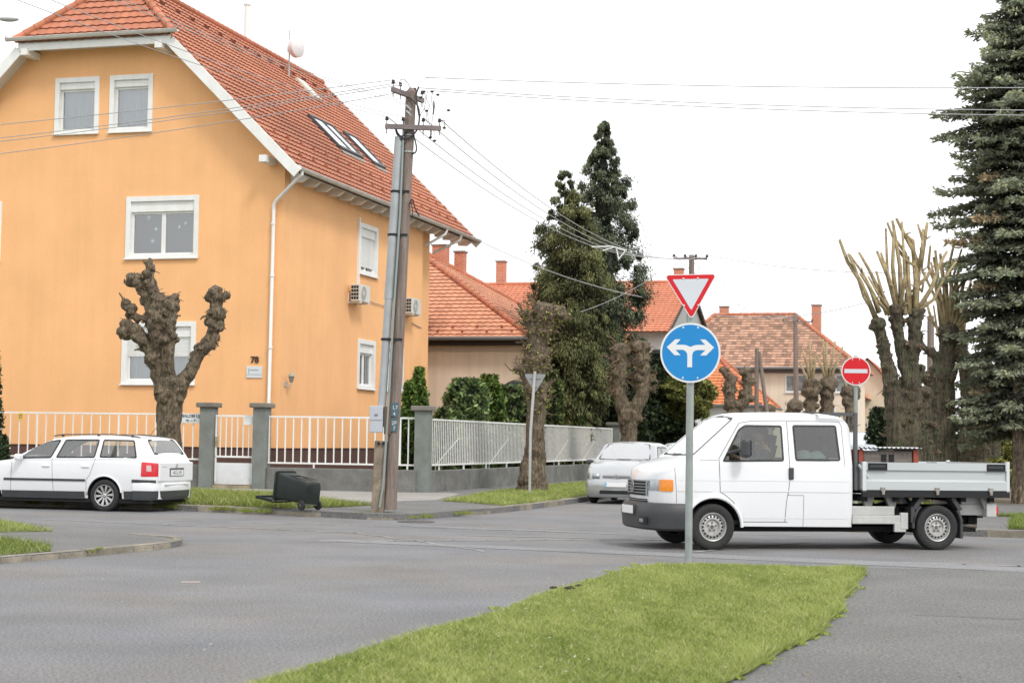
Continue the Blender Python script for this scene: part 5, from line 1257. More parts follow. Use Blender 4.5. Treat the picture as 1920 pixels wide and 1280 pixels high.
esh=Shell(-3.44,1.10,curve([(-3.44,.24),(1.1,.26)]),ezt,eww,lambda x:.93 if x<-2.2 else (.97 if x<.75 else .95),.33,.06,.09,.03,[(-2.70,.315,.375),(0,.315,.375)],None,.03,.05)
e1=[(-1.98,1.005),(-1.21,1.03),(-1.05,1.40),(-1.32,1.385),(-1.62,1.25)]
e2=[(-1.11,1.035),(-.24,1.05),(-.20,1.415),(-.96,1.405)]
e3=[(-.14,1.055),(.68,1.055),(.56,1.41),(-.12,1.415)]
hh=[swindow(esh,ec,p,'side_window',M_vgl) for p in (e1,e2,e3)]
rw_=[(.745,-.56),(.965,-.65),(.965,.65),(.745,.56)]; fw_=[(-2.06,-.66),(-1.29,-.54),(-1.27,0),(-1.29,.54),(-2.06,.66)]
hr=twindow(esh,ec,rw_,'rear_window',M_vgl,eps=.008); hf_=twindow(esh,ec,fw_,'windscreen',M_vgl)
bd=esh.mesh('body',M_vwhite,ec,hh,[hr,hf_])
for sd in (-1,1):
    b=MB(); esh.line(b,[(-1.18,1.03),(-1.16,.75),(-1.13,.30)],.008,.002,sd); esh.line(b,[(-.22,1.04),(-.26,.9),(-.32,.72),(-.40,.62),(-.41,.3)],.008,.002,sd); esh.line(b,[(-2.08,.97),(-2.1,.3)],.008,.002,sd); esh.line(b,[(-2.0,.985),(.7,1.03)],.006,.002,sd); esh.line(b,[(.60,.58),(1.06,.58)],.007,.003,sd)
    b.build('panel_gaps',M_gap,bd)
    b=MB(); esh.line(b,[(-2.25,.60),(-.42,.605)],.045,.012,sd); esh.line(b,[(.60,.61),(1.06,.60)],.06,.012,sd); b.build('rubbing_strip',M_plast,ec)
    b=MB(); esh.side(b,[(-2.30,.235),(-.44,.24),(-.44,.385),(-2.30,.375)],.006,sd); esh.side(b,[(.42,.24),(1.08,.28),(1.09,.42),(.42,.405)],.006,sd); b.build('sill_trim',M_plast,ec)
    b=MB(); b.tube([(-1.30,sd*.60,1.47),(-1.1,sd*.60,1.50),(0,sd*.60,1.515),(.45,sd*.60,1.49),(.62,sd*.60,1.455)],.013,6); 
    for x in (-1.1,-.3,.45): b.box((x,sd*.60,1.48),(.05,.03,.05))
    b.build('roof_rail',M_plast,ec,smooth=True)
    b=MB(); esh.side(b,rnd([(.79,.70),(1.095,.70),(1.075,.965),(.79,.985)],.02),.008,sd,.04); tl=b.build('tail_light',M_redl,ec,smooth=2)
    b=MB(); esh.side(b,rnd([(.90,.80),(.99,.80),(.98,.92),(.89,.92)],.02),.012,sd,.04); b.build('lens',mat('pale lens',(.62,.45,.43),.2,coat=.5),tl,smooth=2)
    b=MB(); b.b2(1.03,1.09,*sorted((sd*.55,sd*.70)),.70,.95); b.build('rear_lens',M_redl,tl,bevel=.02)
    b=MB(); 
    for x in (-1.30,-.42): b.box((x,sd*(esh.side_y(x,.875)+.012),.875),(.17,.025,.035))
    b.build('door_handle',M_vwhite,ec,bevel=.008)
    b=MB(); n=20; b.tube([(0-.385*math.cos(PI*k/n),sd*.872,.315+.385*math.sin(PI*k/n)) for k in range(1,n)],.017,8); b.tube([(-2.7-.385*math.cos(PI*k/n),sd*.872,.315+.385*math.sin(PI*k/n)) for k in range(1,n)],.017,8); b.split('arch_lip',M_vwhite,bd,smooth=True)
    b=MB(); b.box((-1.86,sd*.98,1.04),(.12,.2,.13)); b.build('mirror',M_vwhite,ec,bevel=.04)
    steelwheel(ec,(0,sd*.765,.315),sd,.315,.205,.205,True); steelwheel(ec,(-2.70,sd*.765,.315),sd,.315,.205,.205,True)
    b=MB(); esh.side(b,[(-3.36,.62),(-3.1,.62),(-3.12,.74),(-3.34,.69)],.008,sd,.04); b.build('headlight',M_clear,ec,smooth=2)
b=MB(); b.b2(-3.3,1.0,-.8,.8,.17,.25); wells(b,0,.315,.372,.5,.86); wells(b,-2.7,.315,.372,.5,.86); b.b2(-3.2,-2.0,-.7,.7,.3,.7); b.b2(-2.05,-1.75,-.68,.68,.6,.93); b.b2(.45,.95,-.7,.7,.3,.80); b.b2(-1.9,.5,-.75,.75,.25,.40); b.build('underbody',M_under,ec)  # floor slab set low to deepen the shade under the car
b=MB(); P=[(1.10,.27),(1.18,.30),(1.22,.40),(1.225,.52),(1.20,.565),(1.12,.58)]
V=[];cs=[(-.84,.62),(-.83,.85),(-.76,1.03),(-.6,1.0),(0,1.0),(.6,1.0),(.76,1.03),(.83,.85),(.84,.62)]
pth=[(.62,-.872),(.85,-.868),(.98,-.835),(1.05,-.77),(1.11,-.6),(1.145,-.3),(1.155,0),(1.145,.3),(1.11,.6),(1.05,.77),(.98,.835),(.85,.868),(.62,.872)]
sc_=[(.93,.26),(.97,.30),(1.0,.42),(1.0,.52),(.985,.57),(.93,.585)]
for (x,y) in pth:
    for k_,z in sc_: V.append((x-(1-k_)*.8*max(0,(x-.62)/.5),y*(1-(1-k_)*.4),z))
m_=len(sc_); b.add(V,[(i*m_+k,(i+1)*m_+k,(i+1)*m_+k+1,i*m_+k+1) for i in range(len(pth)-1) for k in range(m_-1)]); bp=b.build('rear_bumper',M_vwhite,ec,smooth=True,fix=False)
b=MB(); V=[]
for (x,y) in pth: 
    for k_,z in ((.97,.24),(.99,.30),(1.004,.42)): V.append((x-(1-k_)*.8*max(0,(x-.62)/.5)+.002,y*(1.003-(1-k_)*.4),z))
b.add(V,[(i*3+k,(i+1)*3+k,(i+1)*3+k+1,i*3+k+1) for i in range(len(pth)-1) for k in range(2)]); b.build('bumper_apron',M_plast,bp,fix=False)
b=MB(); b.b2(1.125,1.16,-.5,.5,.53,.56); b.build('bumper_strip',M_vwhite,bp,bevel=.008)
b=MB(); b.b2(1.085,1.125,-.72,.72,.60,.98); o=b.build('tailgate',M_vwhite,ec,bevel=.03)
b=MB(); b.b2(1.126,1.130,-.30,.30,.70,.865); b.build('plate_recess',M_gap,o); b=MB(); b.b2(1.128,1.14,-.26,.26,.715,.825); pl_=b.build('number_plate',M_platew,o)
text('plate_text','HKG·595',.105,M_txt,pl_,(1.142,0,.768),(PI/2,0,PI/2),.001)
b=MB(); b.lathe([(0,.006),(.045,.006),(.05,0)],(1.126,0,.91),(1,0,0),20); b.build('emblem',M_alloy,o)
b=MB(); b.b2(1.127,1.131,-.60,-.45,.885,.90); b.build('badge',M_alloy,o)
b=MB(); b.tube([(1.0,.1,1.0),(1.005,-.2,1.015),(.99,-.45,1.05)],.012,6); b.build('wiper',M_seal,ec)
b=MB(); b.tube([(.5,0,1.49),(.75,0,1.78)],.004,5); b.build('aerial',M_seal,ec)
b=MB(); esh.top(b,[(-.3,-.003),(-.3,.003),(-.29,.003)],.01); 
seats(ec,(-1.45,-.62),.52,(-.37,.37),.50,mat('pale seat cloth',(.2,.21,.22),.9))
# ------------------------------------------------------------------ silver hatchback facing us
M_ws2=glassmat('hatch windscreen',(.5,.56,.58),.45,.25)
def hatch(nm,lab,loc,mt,plate=True):
    t=thing('hatchback' if nm else 'parked_car',lab,'car',loc,PI/2-TH)
    def zt(x):
        if x<.12: return scurve([(-.74,.48),(-.72,.66),(-.66,.78),(-.45,.90),(-.1,.99),(.12,1.03)])(x)
        if x<.78: q=(x-.12)/.66; return 1.03+(1.44-1.03)*(q+.12*q*(1-q))
        return scurve([(.78,1.44),(1.0,1.485),(1.5,1.50),(2.2,1.46),(2.6,1.40),(2.8,1.1),(2.86,.8)])(x)
    w=scurve([(-.74,.52),(-.71,.63),(-.62,.74),(-.4,.80),(0,.828),(2.3,.828),(2.6,.79),(2.86,.68)])
    sh=Shell(-.74,2.86,curve([(-.74,.22),(2.86,.24)]),zt,w,lambda x:.92,.30,.07,.11,.03,[(0,.29,.34),(2.36,.29,.34)],None,.03,.05)
    q1=[(.42,.97),(1.32,.99),(1.32,1.40),(.98,1.40),(.72,1.22)]; q2=[(1.40,.99),(2.25,1.02),(2.1,1.39),(1.40,1.40)]
    hs_=[swindow(sh,t,p,'side_window',M_vgl2) for p in (q1,q2)]
    f=[(.17,-.66),(.80,-.53),(.84,0),(.80,.53),(.17,.66),(.12,0)]; h=twindow(sh,t,f,'windscreen',M_ws2)
    b_=sh.mesh('body',mt,t,hs_,[h])
    for sd in (-1,1):
        b=MB(); sh.line(b,[(.36,.95),(.34,.3)],.008,.002,sd); sh.line(b,[(1.36,1.0),(1.36,.28)],.008,.002,sd); b.build('panel_gaps',M_gap,b_)
        b=MB(); 
        P=[]; 
        for u in range(5):
            for v in range(5):
                x=-.66+.44*u/4; zlo,zhi=.60+.06*(u/4),.74+.18*(u/4); z=lerp(zlo,min(zhi,sh.zt(x)-.03),v/4); P.append((x-.012,sd*(sh.side_y(x,z)+.006),z))
        b.add(P,[(u*5+v,u*5+v+1,u*5+v+6,u*5+v+5) for u in range(4) for v in range(4)]); b.b2(-.735,-.68,*sorted((sd*.42,sd*.60)),.61,.74); b.build('headlight',M_clear,t,smooth=2)
        b=MB(); b.box((.38,sd*.93,1.0),(.10,.17,.12)); b.build('mirror',M_plast,t,bevel=.035)
        for x in (0,2.36): steelwheel(t,(x,sd*.725,.29),sd,.29,.17,.17)
        b=MB(); b.box((1.22,sd*(sh.side_y(1.22,.82)+.01),.82),(.14,.02,.03)); b.build('door_handle',mt,t)
    b=MB(); b.b2(-.6,2.7,-.74,.74,.15,.24); wells(b,0,.29,.337,.5,.8); wells(b,2.36,.29,.337,.5,.8); b.b2(-.5,.1,-.6,.6,.3,.7); b.b2(.2,.5,-.66,.66,.6,.94); b.build('underbody',M_under,t)
    b=MB(); pth=[(-.30,-.835),(-.5,-.815),(-.66,-.73),(-.75,-.56),(-.80,-.3),(-.815,0),(-.80,.3),(-.75,.56),(-.66,.73),(-.5,.815),(-.30,.835)]; V=[]
    for (x,y) in pth:
        for k_,z in ((.93,.16),(.99,.22),(1.0,.32),(1.01,.44),(1.005,.55),(.97,.60)): V.append((x*k_,y*(.5+.5*k_),z))
    b.add(V,[(i*6+k,(i+1)*6+k,(i+1)*6+k+1,i*6+k+1) for i in range(len(pth)-1) for k in range(5)]); bp=b.build('front_bumper',mt,t,smooth=True,fix=False)
    b=MB(); b.b2(-.825,-.79,-.40,.40,.245,.335); b.build('lower_intake',M_dark,bp,bevel=.02)
    if plate:
        b=MB(); b.b2(-.845,-.825,-.26,.26,.42,.53); p_=b.build('number_plate',M_platew,t); b=MB(); b.b2(-.848,-.845,.215,.26,.42,.53); b.build('country_band',mat('pale blue band',(.2,.5,.75),.5),p_)
    b=MB(); b.b2(-.755,-.715,-.34,.34,.635,.70); g=b.build('grille',mat('grey grille',(.25,.26,.27),.5,.2),t,bevel=.02); b=MB(); b.lathe([(.062,0),(.062,.01),(.05,.01),(.05,0)],(-.756,0,.665),(-1,0,0),20); b.lathe([(.03,0),(.03,.011),(.022,.011),(.022,0)],(-.756,0,.665),(-1,0,0),16); b.build('emblem',M_alloy,g)
    b=MB(); b.tube([(.12,-.45,1.045),(.16,-.1,1.06),(.17,.05,1.06)],.011,6); b.tube([(.12,.1,1.045),(.16,.45,1.055),(.2,.6,1.06)],.011,6); b.build('wiper',M_seal,t)
    seats(t,(.9,),.6,(-.35,.35),.6)
    return t
hatch(1,'silver hatchback parked facing us at the left kerb of the side street',gnd(1112,942)+Vd*.72+Ud*.1,M_silver)
hatch(0,'dark silver car half hidden between the silver hatchback and the pickup cab',S(-8.75,49.5),mat('blue grey car paint',(.42,.46,.48),.3,.4,coat=.5))
# far parked vehicles behind the rack
def farcar(lab,loc,rz,h,L_,w,mt,van=False):
    t=thing('parked_van' if van else 'parked_car',lab,'van' if van else 'car',loc,rz); 
    hf=h
    zt=scurve([(-L_/2,.5),(-L_/2+.08,.75),(-L_/2+.3,.88),(-L_/2+(.7 if van else 1.1),1.0),(-L_/2+(1.3 if van else 1.9),h-.08),(.25,h),(L_/2-.9,h-.03),(L_/2-.25,h-.15 if van else 1.1),(L_/2,.7)])
    sh=Shell(-L_/2,L_/2,lambda x:.25,zt,scurve([(-L_/2,w*.36),(-L_/2+.3,w*.47),(0,w*.5),(L_/2-.3,w*.48),(L_/2,w*.38)]),lambda x:.95,.22,.08,.12,.02,[(-L_/2+.8,.3,.36),(L_/2-.8,.3,.36)],None,.05)
    b_=sh.mesh('body',mt,t)
    b=MB(); f=[(-L_/2+(.78 if van else 1.15),-w*.36),(-L_/2+(1.28 if van else 1.8),-w*.33),(-L_/2+(1.28 if van else 1.8),w*.33),(-L_/2+(.78 if van else 1.15),w*.36)]; sh.top(b,f,.015); b.build('windscreen',M_skyg,t,smooth=2)
    for sd in (-1,1):
        b=MB(); sh.side(b,[(-L_/2+(1.4 if van else 1.8),1.0),(L_/2-.9,1.0),(L_/2-1.1,h-.18),(-L_/2+(1.7 if van else 2.1),h-.18)],.008,sd); b.build('side_window',mat('dark car window',(.06,.08,.09),.1,.3),t,smooth=2)
        for x in (-L_/2+.8,L_/2-.8): b=MB(); b.lathe([(0,.1),(.2,.1),(.31,.08),(.31,-.1)],(x,sd*(w/2-.12),.31),(0,sd,0),20); b.build('wheel',M_tyre,t,smooth=True)
    return t
farcar('pale blue car far up the street, seen behind the wooden chest',S(-5.1,70),PI/2-TH,1.55,4.2,1.75,mat('pale blue paint',(.27,.33,.37),.3,.2,coat=.5))
farcar('taller pale grey van far up the street behind the pale blue car',S(-5.9,82),PI/2-TH,2.15,4.8,1.85,mat('pale grey blue paint',(.24,.28,.32),.3,.2,coat=.5),True)
farcar('white car far up the street glimpsed between the pollarded trunks',S(-3.9,95),PI/2-TH,1.6,4.2,1.75,M_vwhite)
# ================================================================== houses further back
M_beige=mat('beige render',(.74,.62,.49),.92,var=.08,vscale=.6,streak=.1,fine=.06,fscale=40); M_cream=mat('cream render',(.62,.54,.40),.92,var=.06)
M_wallw=mat('white wall',(.66,.65,.64),.9,var=.05); M_gutg=mat('grey gutter',(.16,.17,.17),.5,.4)
def hiproof(par,x0,x1,y0,y1,ze,zr_,hipL,hipR,tints=None,tw=.3,ch=.34,mt=None,name='roof'):
    """ridge along x; hipL/hipR horizontal run of each hip (0 = gable)"""
    ym=(y0+y1)/2; run=(y1-y0)/2; V=math.hypot(run,zr_-ze); h=zr_-ze
    roof(name,par,(0,y0,ze),(1,0,0),(0,run,h),V,lambda v:x0+hipL*v/V,lambda v:x1-hipR*v/V,mt,tw,ch,tints=tints)
    roof(name,par,(0,y1,ze),(1,0,0),(0,-run,h),V,lambda v:x0+hipL*v/V,lambda v:x1-hipR*v/V,mt,tw*2,ch,tints=tints)
    for hp,xx,s in ((hipL,x0,1),(hipR,x1,-1)):
        if hp: V2=math.hypot(hp,h); roof(name,par,(xx,ym,ze),(0,1,0),(s*hp,0,h),V2,lambda v:-run*(1-v/V2),lambda v:run*(1-v/V2),mt,tw,ch,tints=tints)
    b=MB(); ridge(b,(x0+hipL,ym,zr_+.04),(x1-hipR,ym,zr_+.04),.12,.4) if x1-hipR-x0-hipL>.5 else None
    for hp,xe,xr in ((hipL,x0,x0+hipL),(hipR,x1,x1-hipR)):
        if hp:
            for yy in (y0,y1): ridge(b,(xe,yy,ze+.06),(xr,ym,zr_+.06),.12,.4)
    b.build('ridge_tiles',mt or M_tile,par,tint=True,smooth=True)
def chimney(par,x,y,z0,z1,w,d,round_=False,nm='chimney'):
    b=MB(); b.b2(x-w/2,x+w/2,y-d/2,y+d/2,z0,z1); c=b.build(nm,M_brick,par); b=MB(); b.b2(x-w/2-.05,x+w/2+.05,y-d/2-.05,y+d/2+.05,z1,z1+.07); b.build('cap',M_cap,c); return c
def hwin(par,u0,u1,z0,z1,y,rot=0,n=2,loc=(0,0,0)):
    b=MB(); f=.07
    b.b2(u0,u1,y-.04,y+.02,z0,z0+f); b.b2(u0,u1,y-.04,y+.02,z1-f,z1)
    for i in range(n+1): x=u0+(u1-u0-f)*i/n; b.b2(x,x+f,y-.04,y+.02,z0+f,z1-f)
    b.b2(u0-.05,u1+.05,y-.09,y-.04,z0-.06,z0); w=b.build('window',M_white,par); w.location=loc; w.rotation_euler=(0,0,rot)
    b=MB(); b.face([(u0,y-.01,z0),(u1,y-.01,z0),(u1,y-.01,z1),(u0,y-.01,z1)]); b.build('pane',mat('far window pane',(.30,.33,.34),.12,.3,var=.35,vscale=3),w,fix=False)
# --- beige house with pyramid roof
bh=thing('beige_house','beige house with a low clay tiled pyramid roof directly behind the orange house','house',S(-24.6,69.65,0),RZ)
w_=7.9; b=MB(); 
for p in holed([(-7.45,.1),(7.45,.1),(7.45,5.3),(-7.45,5.3)],[]): b.face([(x,-7.35,z) for x,z in p])
b.face([(7.45,-7.35,.1),(7.45,7.4,.1),(7.45,7.4,5.3),(7.45,-7.35,5.3)]); b.face([(7.45,7.4,.1),(-7.45,7.4,.1),(-7.45,7.4,5.3),(7.45,7.4,5.3)]); b.face([(-7.45,7.4,.1),(-7.45,-7.35,.1),(-7.45,-7.35,5.3),(-7.45,7.4,5.3)])
b.build('wall',M_beige,bh,fix=False)
b=MB(); b.b2(-7.5,7.5,-7.42,7.45,4.95,5.02); b.b2(7.452,7.50,-7.3,-6.9,.1,5); b.build('cornice',mat('cornice cream',(.5,.43,.33),.9),bh)
b=MB(); b.b2(-7.75,7.75,-7.75,7.75,5.16,5.30); b.build('eaves_shadow_board',mat('eaves shade black',(.04,.03,.025),.9),bh)  # near-black slab stands in for the shaded gap under the eaves
def tb_(u,v): k=random.uniform(.9,1.08); return (1.45*k,1.75*k,1.85*k)
hiproof(bh,-7.9,7.9,-7.85,7.85,5.42,10.05,7.85,7.85,tb_)
b=MB(); b.tube([(-8,-7.97,5.42),(8.0,-7.97,5.40)],.085,10); b.tube([(8.02,-7.97,5.40),(8.02,8,5.4)],.085,10); b.tube([(7.95,-7.9,5.3),(7.6,-7.5,5.0),(7.6,-7.5,.2)],.05,8); b.build('gutter',M_gutg,bh,smooth=True)
for i,(y0,y1) in enumerate(((-4,-2.6),(-.5,.9),(3.4,4.8))): hwin(bh,y0,y1,1.9,3.5,-7.46,PI/2)
b=MB()
for r_ in range(2):
    for i in range(15): x=-7+i*1.0+.5*r_; y=-7.5+r_*.35; b.b2(x-.04,x+.04,y-.03,y+.03,5.42+(y+7.85)*.59,5.42+(y+7.85)*.59+.14)
b.split('snow_guard',mat('snow guard clay',(.3,.09,.05),.8),bh)
# chimneys behind the far hip
def onhip(px):
    best=None
    for k in range(200):
        t=k*.05; P=S(-16.75-t,77.5-t,0); d=P.x/P.y; xx=960+FPX*d
        if best is None or abs(xx-px)<best[0]: best=(abs(xx-px),t)
    return best[1]
for px,pt,w in ((824,462,.62),(861,474,.45)):
    t=onhip(px); zt_=dep(px,pt,S(-16.75-t,77.5-t,0).y).z; chimney(bh,7.85-t,7.85-t,5.42+.592*t-.9,zt_,w,w)
# --- red roofed house behind
rh=thing('red_roofed_house','white house with a long bright red roof and grey boarded gable behind the conifers','house',S(-22.5,91.7,0),RZ)
b=MB(); b.b2(-7,6.65,-6.2,6.6,.1,7.35); b.build('wall',M_wallw,rh)
def tr_(u,v): return (1.4,1.35,1.35)
b=MB(); b.face([(6.7,-6.4,7.35),(6.7,7.0,7.35),(6.7,0,10.1)]); b.face([(6.7,-6.2,5.2),(6.7,6.6,5.2),(6.7,6.6,7.35),(6.7,-6.2,7.35)]); o=b.build('gable_boards',mat('grey boards',(.34,.35,.34),.85,var=.12,vscale=6,stretch=(1,6,.3)),rh,fix=False)
b=MB(); b.beam((6.85,-6.9,7.15),(6.85,0,10.2),.12,.22); b.beam((6.85,0,10.2),(6.85,7.2,7.25),.12,.22); b.split('bargeboard',mat('dark brown board',(.06,.045,.035),.8),rh)
b=MB(); b.b2(6.72,6.76,-.7,.2,7.6,8.8); b.build('gable_shutter',mat('green grey shutter',(.25,.33,.31),.7),rh)
hiproof(rh,-8,6.9,-7.0,7.0,7.2,10.35,0,0,tr_)
chimney(rh,-4.25,.4,9.4,11.7,.5,.5); chimney(rh,6.0,.6,9.8,11.15,.5,.5)
b=MB(); b.b2(-4.65,-3.85,-.35,.0,9.75,9.95); b.build('chimney_flashing',mat('white flashing',(.7,.7,.7),.6),rh)
# small grey brown roof seen left of conifers, and brown roof right
an=thing('brown_roofed_annex','low outbuilding with a dark brown roof and pale wall left of the blue disc','outbuilding',S(-16.9,79.5,0),RZ)
b=MB(); b.b2(-1.6,1.5,-3,3,.1,4.3); b.build('wall',M_wallw,an); hiproof(an,-1.9,1.8,-3.4,3.4,4.3,6.6,0,1.6,lambda u,v:(.55,.7,.8))
gr_=thing('grey_roofed_annex','weathered grey tiled roof just left of the shaggy pollard top','outbuilding',S(-20.8,80.5,0),RZ)
b=MB(); b.b2(-2,2,-2.4,2.4,.1,6.4); b.build('wall',M_beige,gr_); hiproof(gr_,-2.3,2.3,-2.7,2.7,6.5,8.35,2,2,lambda u,v:(.75,1.6,2.2))
# --- orange attic house
oh=thing('orange_attic_house','small white house with a bright orange hipped roof and skylight above the pickup windscreen','house',S(-17.6,102.3,0),RZ)
b=MB(); b.b2(-4.2,4.6,-4.2,4.6,.1,3.7); b.build('wall',M_wallw,oh); to=lambda u,v:(1.5,1.35,.95)
hiproof(oh,-4.6,4.95,-4.6,5.0,3.75,6.9,2.0,3.3,to)
b=MB(); b.tube([(-4.7,-4.7,3.72),(5.05,-4.7,3.72),(5.05,5,3.72)],.09,8); b.build('gutter',M_gutg,oh)
b=MB(); sl_k=(6.9-3.75)/4.8
x0,x1=.25,1.15
def z_(y): return 3.75+(y+4.6)*sl_k+.1
b.beam((x0,-3.3,z_(-3.3)),(x0,-2.0,z_(-2.0)),.08,.08); b.beam((x1,-3.3,z_(-3.3)),(x1,-2.0,z_(-2.0)),.08,.08); b.beam((x0,-2.0,z_(-2.0)),(x1,-2.0,z_(-2.0)),.1,.08); b.beam((x0,-3.3,z_(-3.3)),(x1,-3.3,z_(-3.3)),.12,.08)
w=b.build('skylight',M_lead,oh); b=MB(); b.face([(x0,-3.3,z_(-3.3)+.02),(x1,-3.3,z_(-3.3)+.02),(x1,-2,z_(-2)+.02),(x0,-2,z_(-2)+.02)]); b.build('pane',mat('dark skylight pane',(.12,.15,.17),.2,.3),w,fix=False)
# dormer-like lower slope to the right
roof('roof',oh,(0,-4.75,4.9),(1,0,0),(0,1.6,.9),1.8,lambda v:-4.4,lambda v:2.4-v*.6,None,tints=to)
# --- big beige house
gh=thing('big_beige_house','big two storey beige house with a mottled brown red roof up the street','house',S(-14.4,117,0),RZ)
b=MB(); b.b2(-6.5,6.0,-5.6,6,.1,6.5); b.build('wall',M_beige,gh)
def tg(u,v):
    k=random.choice([.62,.8,1,1.15,1.25]); return (.86*k,1.34*k,1.62*k)
hiproof(gh,-7,6.5,-6.1,6.5,6.55,10.5,3,4.9,tg,.32,.36)
b=MB(); b.tube([(-7.1,-6.2,6.5),(6.6,-6.2,6.5)],.09,8); b.b2(-6.6,6.1,-5.7,-5.62,6.2,6.5); b.build('gutter',M_gutg,gh)
for (u0,u1,z0,z1,n) in ((1.65,3.15,4.95,6.1,2),(4.9,5.8,4.95,6.1,1),(-3,-1.6,4.95,6.1,2),(4.3,4.9,1.6,4.0,1),(2.7,3.3,2.0,3.8,1),(-3,-1.6,1.6,3.0,2)): hwin(gh,u0,u1,z0,z1,-5.62,0,n)
chimney(gh,3.1,.2,8.3,11.1,.62,.7); chimney(gh,-3.4,.8,10.2,11.1,.6,.6)
b=MB(); b.b2(.1,.2,-.3,.0,.1,.2); 
an_=thing('tv_antenna','thin lattice television aerial on the big beige house roof','antenna',gh.location+Vector(S(.6,0,10.4)),RZ)
b=MB(); b.tube([(0,0,0),(0,0,3.0)],.02,6)
for k in range(6): b.tube([(-.3-.05*k,0,1.5+k*.25),(.3+.05*k,0,1.5+k*.25)],.01,4)
b.build('mast',M_galp,an_)
an_=thing('tv_antenna','small x shaped aerial on the left part of the big beige house roof ridge','antenna',gh.location+Vector(S(-2.0,0,10.4)),RZ)
b=MB(); b.tube([(0,0,0),(0,0,.5)],.02,6); b.tube([(-.7,0,1.0),(0,0,.4),(.7,0,1.0)],.015,4); b.tube([(-.5,.2,.8),(.5,-.2,.8)],.012,4); b.build('mast',M_galp,an_)
# --- cream house at the very end
ch_=thing('cream_house','narrow cream house with a red roof edge right of the no entry post','house',S(-7.6,135,0),RZ)
b=MB(); b.b2(-3.5,1.2,-4,6,.1,5.6); b.prism([(-3.5,5.6),(1.2,5.6),(-1.15,8.1)],'y',-4,6); b.build('wall',M_cream,ch_); hiproof(ch_,-5,-5.0+.0001,-1,1,5,5.1,0,0) if 0 else None
roof('roof',ch_,(1.6,0,5.25),(0,1,0),(-2.75,0,2.95),4.03,lambda v:-4.6,lambda v:6.3,tints=tr_); roof('roof',ch_,(-3.9,0,5.25),(0,1,0),(2.75,0,2.95),4.03,lambda v:-4.6,lambda v:6.3,tints=tr_)
hwin(ch_,-1.2,-.3,2,3.4,-4.02,0,1)
# neighbouring block left of it
nb=thing('peach_house','pale peach two storey house wall just right of the no entry post','house',S(-11.2,128,0),RZ)
b=MB(); b.b2(-3,2.3,-4,4,.1,5.0); b.build('wall',mat('peach render',(.55,.42,.33),.9,var=.05),nb); hiproof(nb,-3.4,2.7,-4.4,4.4,5.0,7.0,2,2,tr_)
# --- fences and walls further up
bf=thing('brown_fence','brown board fence running on from the far gate pillar up the street','fence',S(-14.5,68.6,0),PI/2-TH)
b=MB()
for i in range(150): b.b2(i*.27,i*.27+.255,-.02,.02,.25,1.62)
b.b2(0,40,.02,.06,.5,.6); b.b2(0,40,.02,.06,1.3,1.4); b.build('boards',mat('brown fence boards',(.075,.05,.042),.85,var=.25,vscale=3),bf)
gp_=thing('gate_post','white square gate post left of the brown fence','post',S(-14.5,68.3,.1),RZ); b=MB(); b.b2(-.14,.14,-.14,.14,0,2.1); b.build('post',M_wallw,gp_); b=MB(); b.b2(-.17,.17,-.17,.17,2.1,2.16); b.build('cap',M_cap,gp_)
gg=thing('metal_gate','dark brown sheet gate between the grey far pillar and the white post','gate',S(-14.5,66.9,.1),PI/2-TH); b=MB(); b.b2(.1,1.2,-.03,.03,.1,1.85); b.build('leaf',mat('brown sheet',(.07,.045,.04),.6),gg); b=MB(); b.b2(.05,.1,-.04,.04,0,1.95); b.build('post',M_wallw,gg)
gwr=thing('grey_garden_wall','low pale grey garden wall at the right edge behind the pickup bed','wall',S(1.7,67,0),RZ+.1); b=MB(); b.b2(-1.2,14,-.12,.12,.1,1.22); b.build('wall_face',mat('pale grey wall',(.42,.42,.41),.9,var=.1),gwr); b=MB(); b.b2(-1.25,14.05,-.16,.16,1.22,1.28); b.build('coping',M_cap,gwr)
pf=thing('picket_fence','pale picket fence above the low grey garden wall at the right','fence',S(1.7,67.4,0),RZ+.1); b=MB()
for i in range(24): b.b2(-1+i*.5,-.9+i*.5,0,.04,1.25,2.1)
b.b2(-1.2,12,.04,.08,1.9,1.97); b.build('pickets',mat('pale pickets',(.45,.42,.36),.8),pf)
# ================================================================== vegetation
M_bark=mat('pollard bark',(.125,.092,.062),.92,var=.5,vscale=7,crev=.55,bdist=.05,bump=1.0,bscale=22,fine=.5,fscale=22,col2=(.19,.15,.10),stretch=(1.6,1.6,.55))
M_bark2=mat('old furrowed bark',(.100,.074,.052),.92,var=.45,vscale=5,crev=.6,bdist=.06,bump=1.0,bscale=18,fine=.3,fscale=25,col2=(.10,.10,.055),stretch=(2.6,2.6,.35))
M_shoot=mat('pale shoots',(.34,.265,.145),.85,var=.35,vscale=6,crev=.25,bump=.5,bscale=40)
M_twig=mat('dry twigs',(.17,.12,.08),.9,var=.3,vscale=12)
M_leafB=mat('spruce needles',(1.25,1.25,1.2),.65,attr=1,leaf=.12,spec=.25)
M_leafG=mat('green leaves',(1,1,1),.6,attr=1,leaf=.25,spec=.3)
M_core=mat('dark crown core',(.012,.016,.010),.95)  # near-black solid lumps added inside crowns to block see-through
def nrm(a): return a/np.maximum(np.linalg.norm(a,axis=1,keepdims=True),1e-9)
def rhombs(C,D,Sd,tint):
    """C centres, D half-length vectors, Sd half-width vectors -> V,F,T"""
    n=len(C); V=np.stack([C-D,C+Sd,C+D,C-Sd],1).reshape(-1,3); F=np.arange(4*n).reshape(n,4); T=np.repeat(tint,4,axis=0); return V,F,T
def rvec(n): return nrm(rng.normal(size=(n,3)))
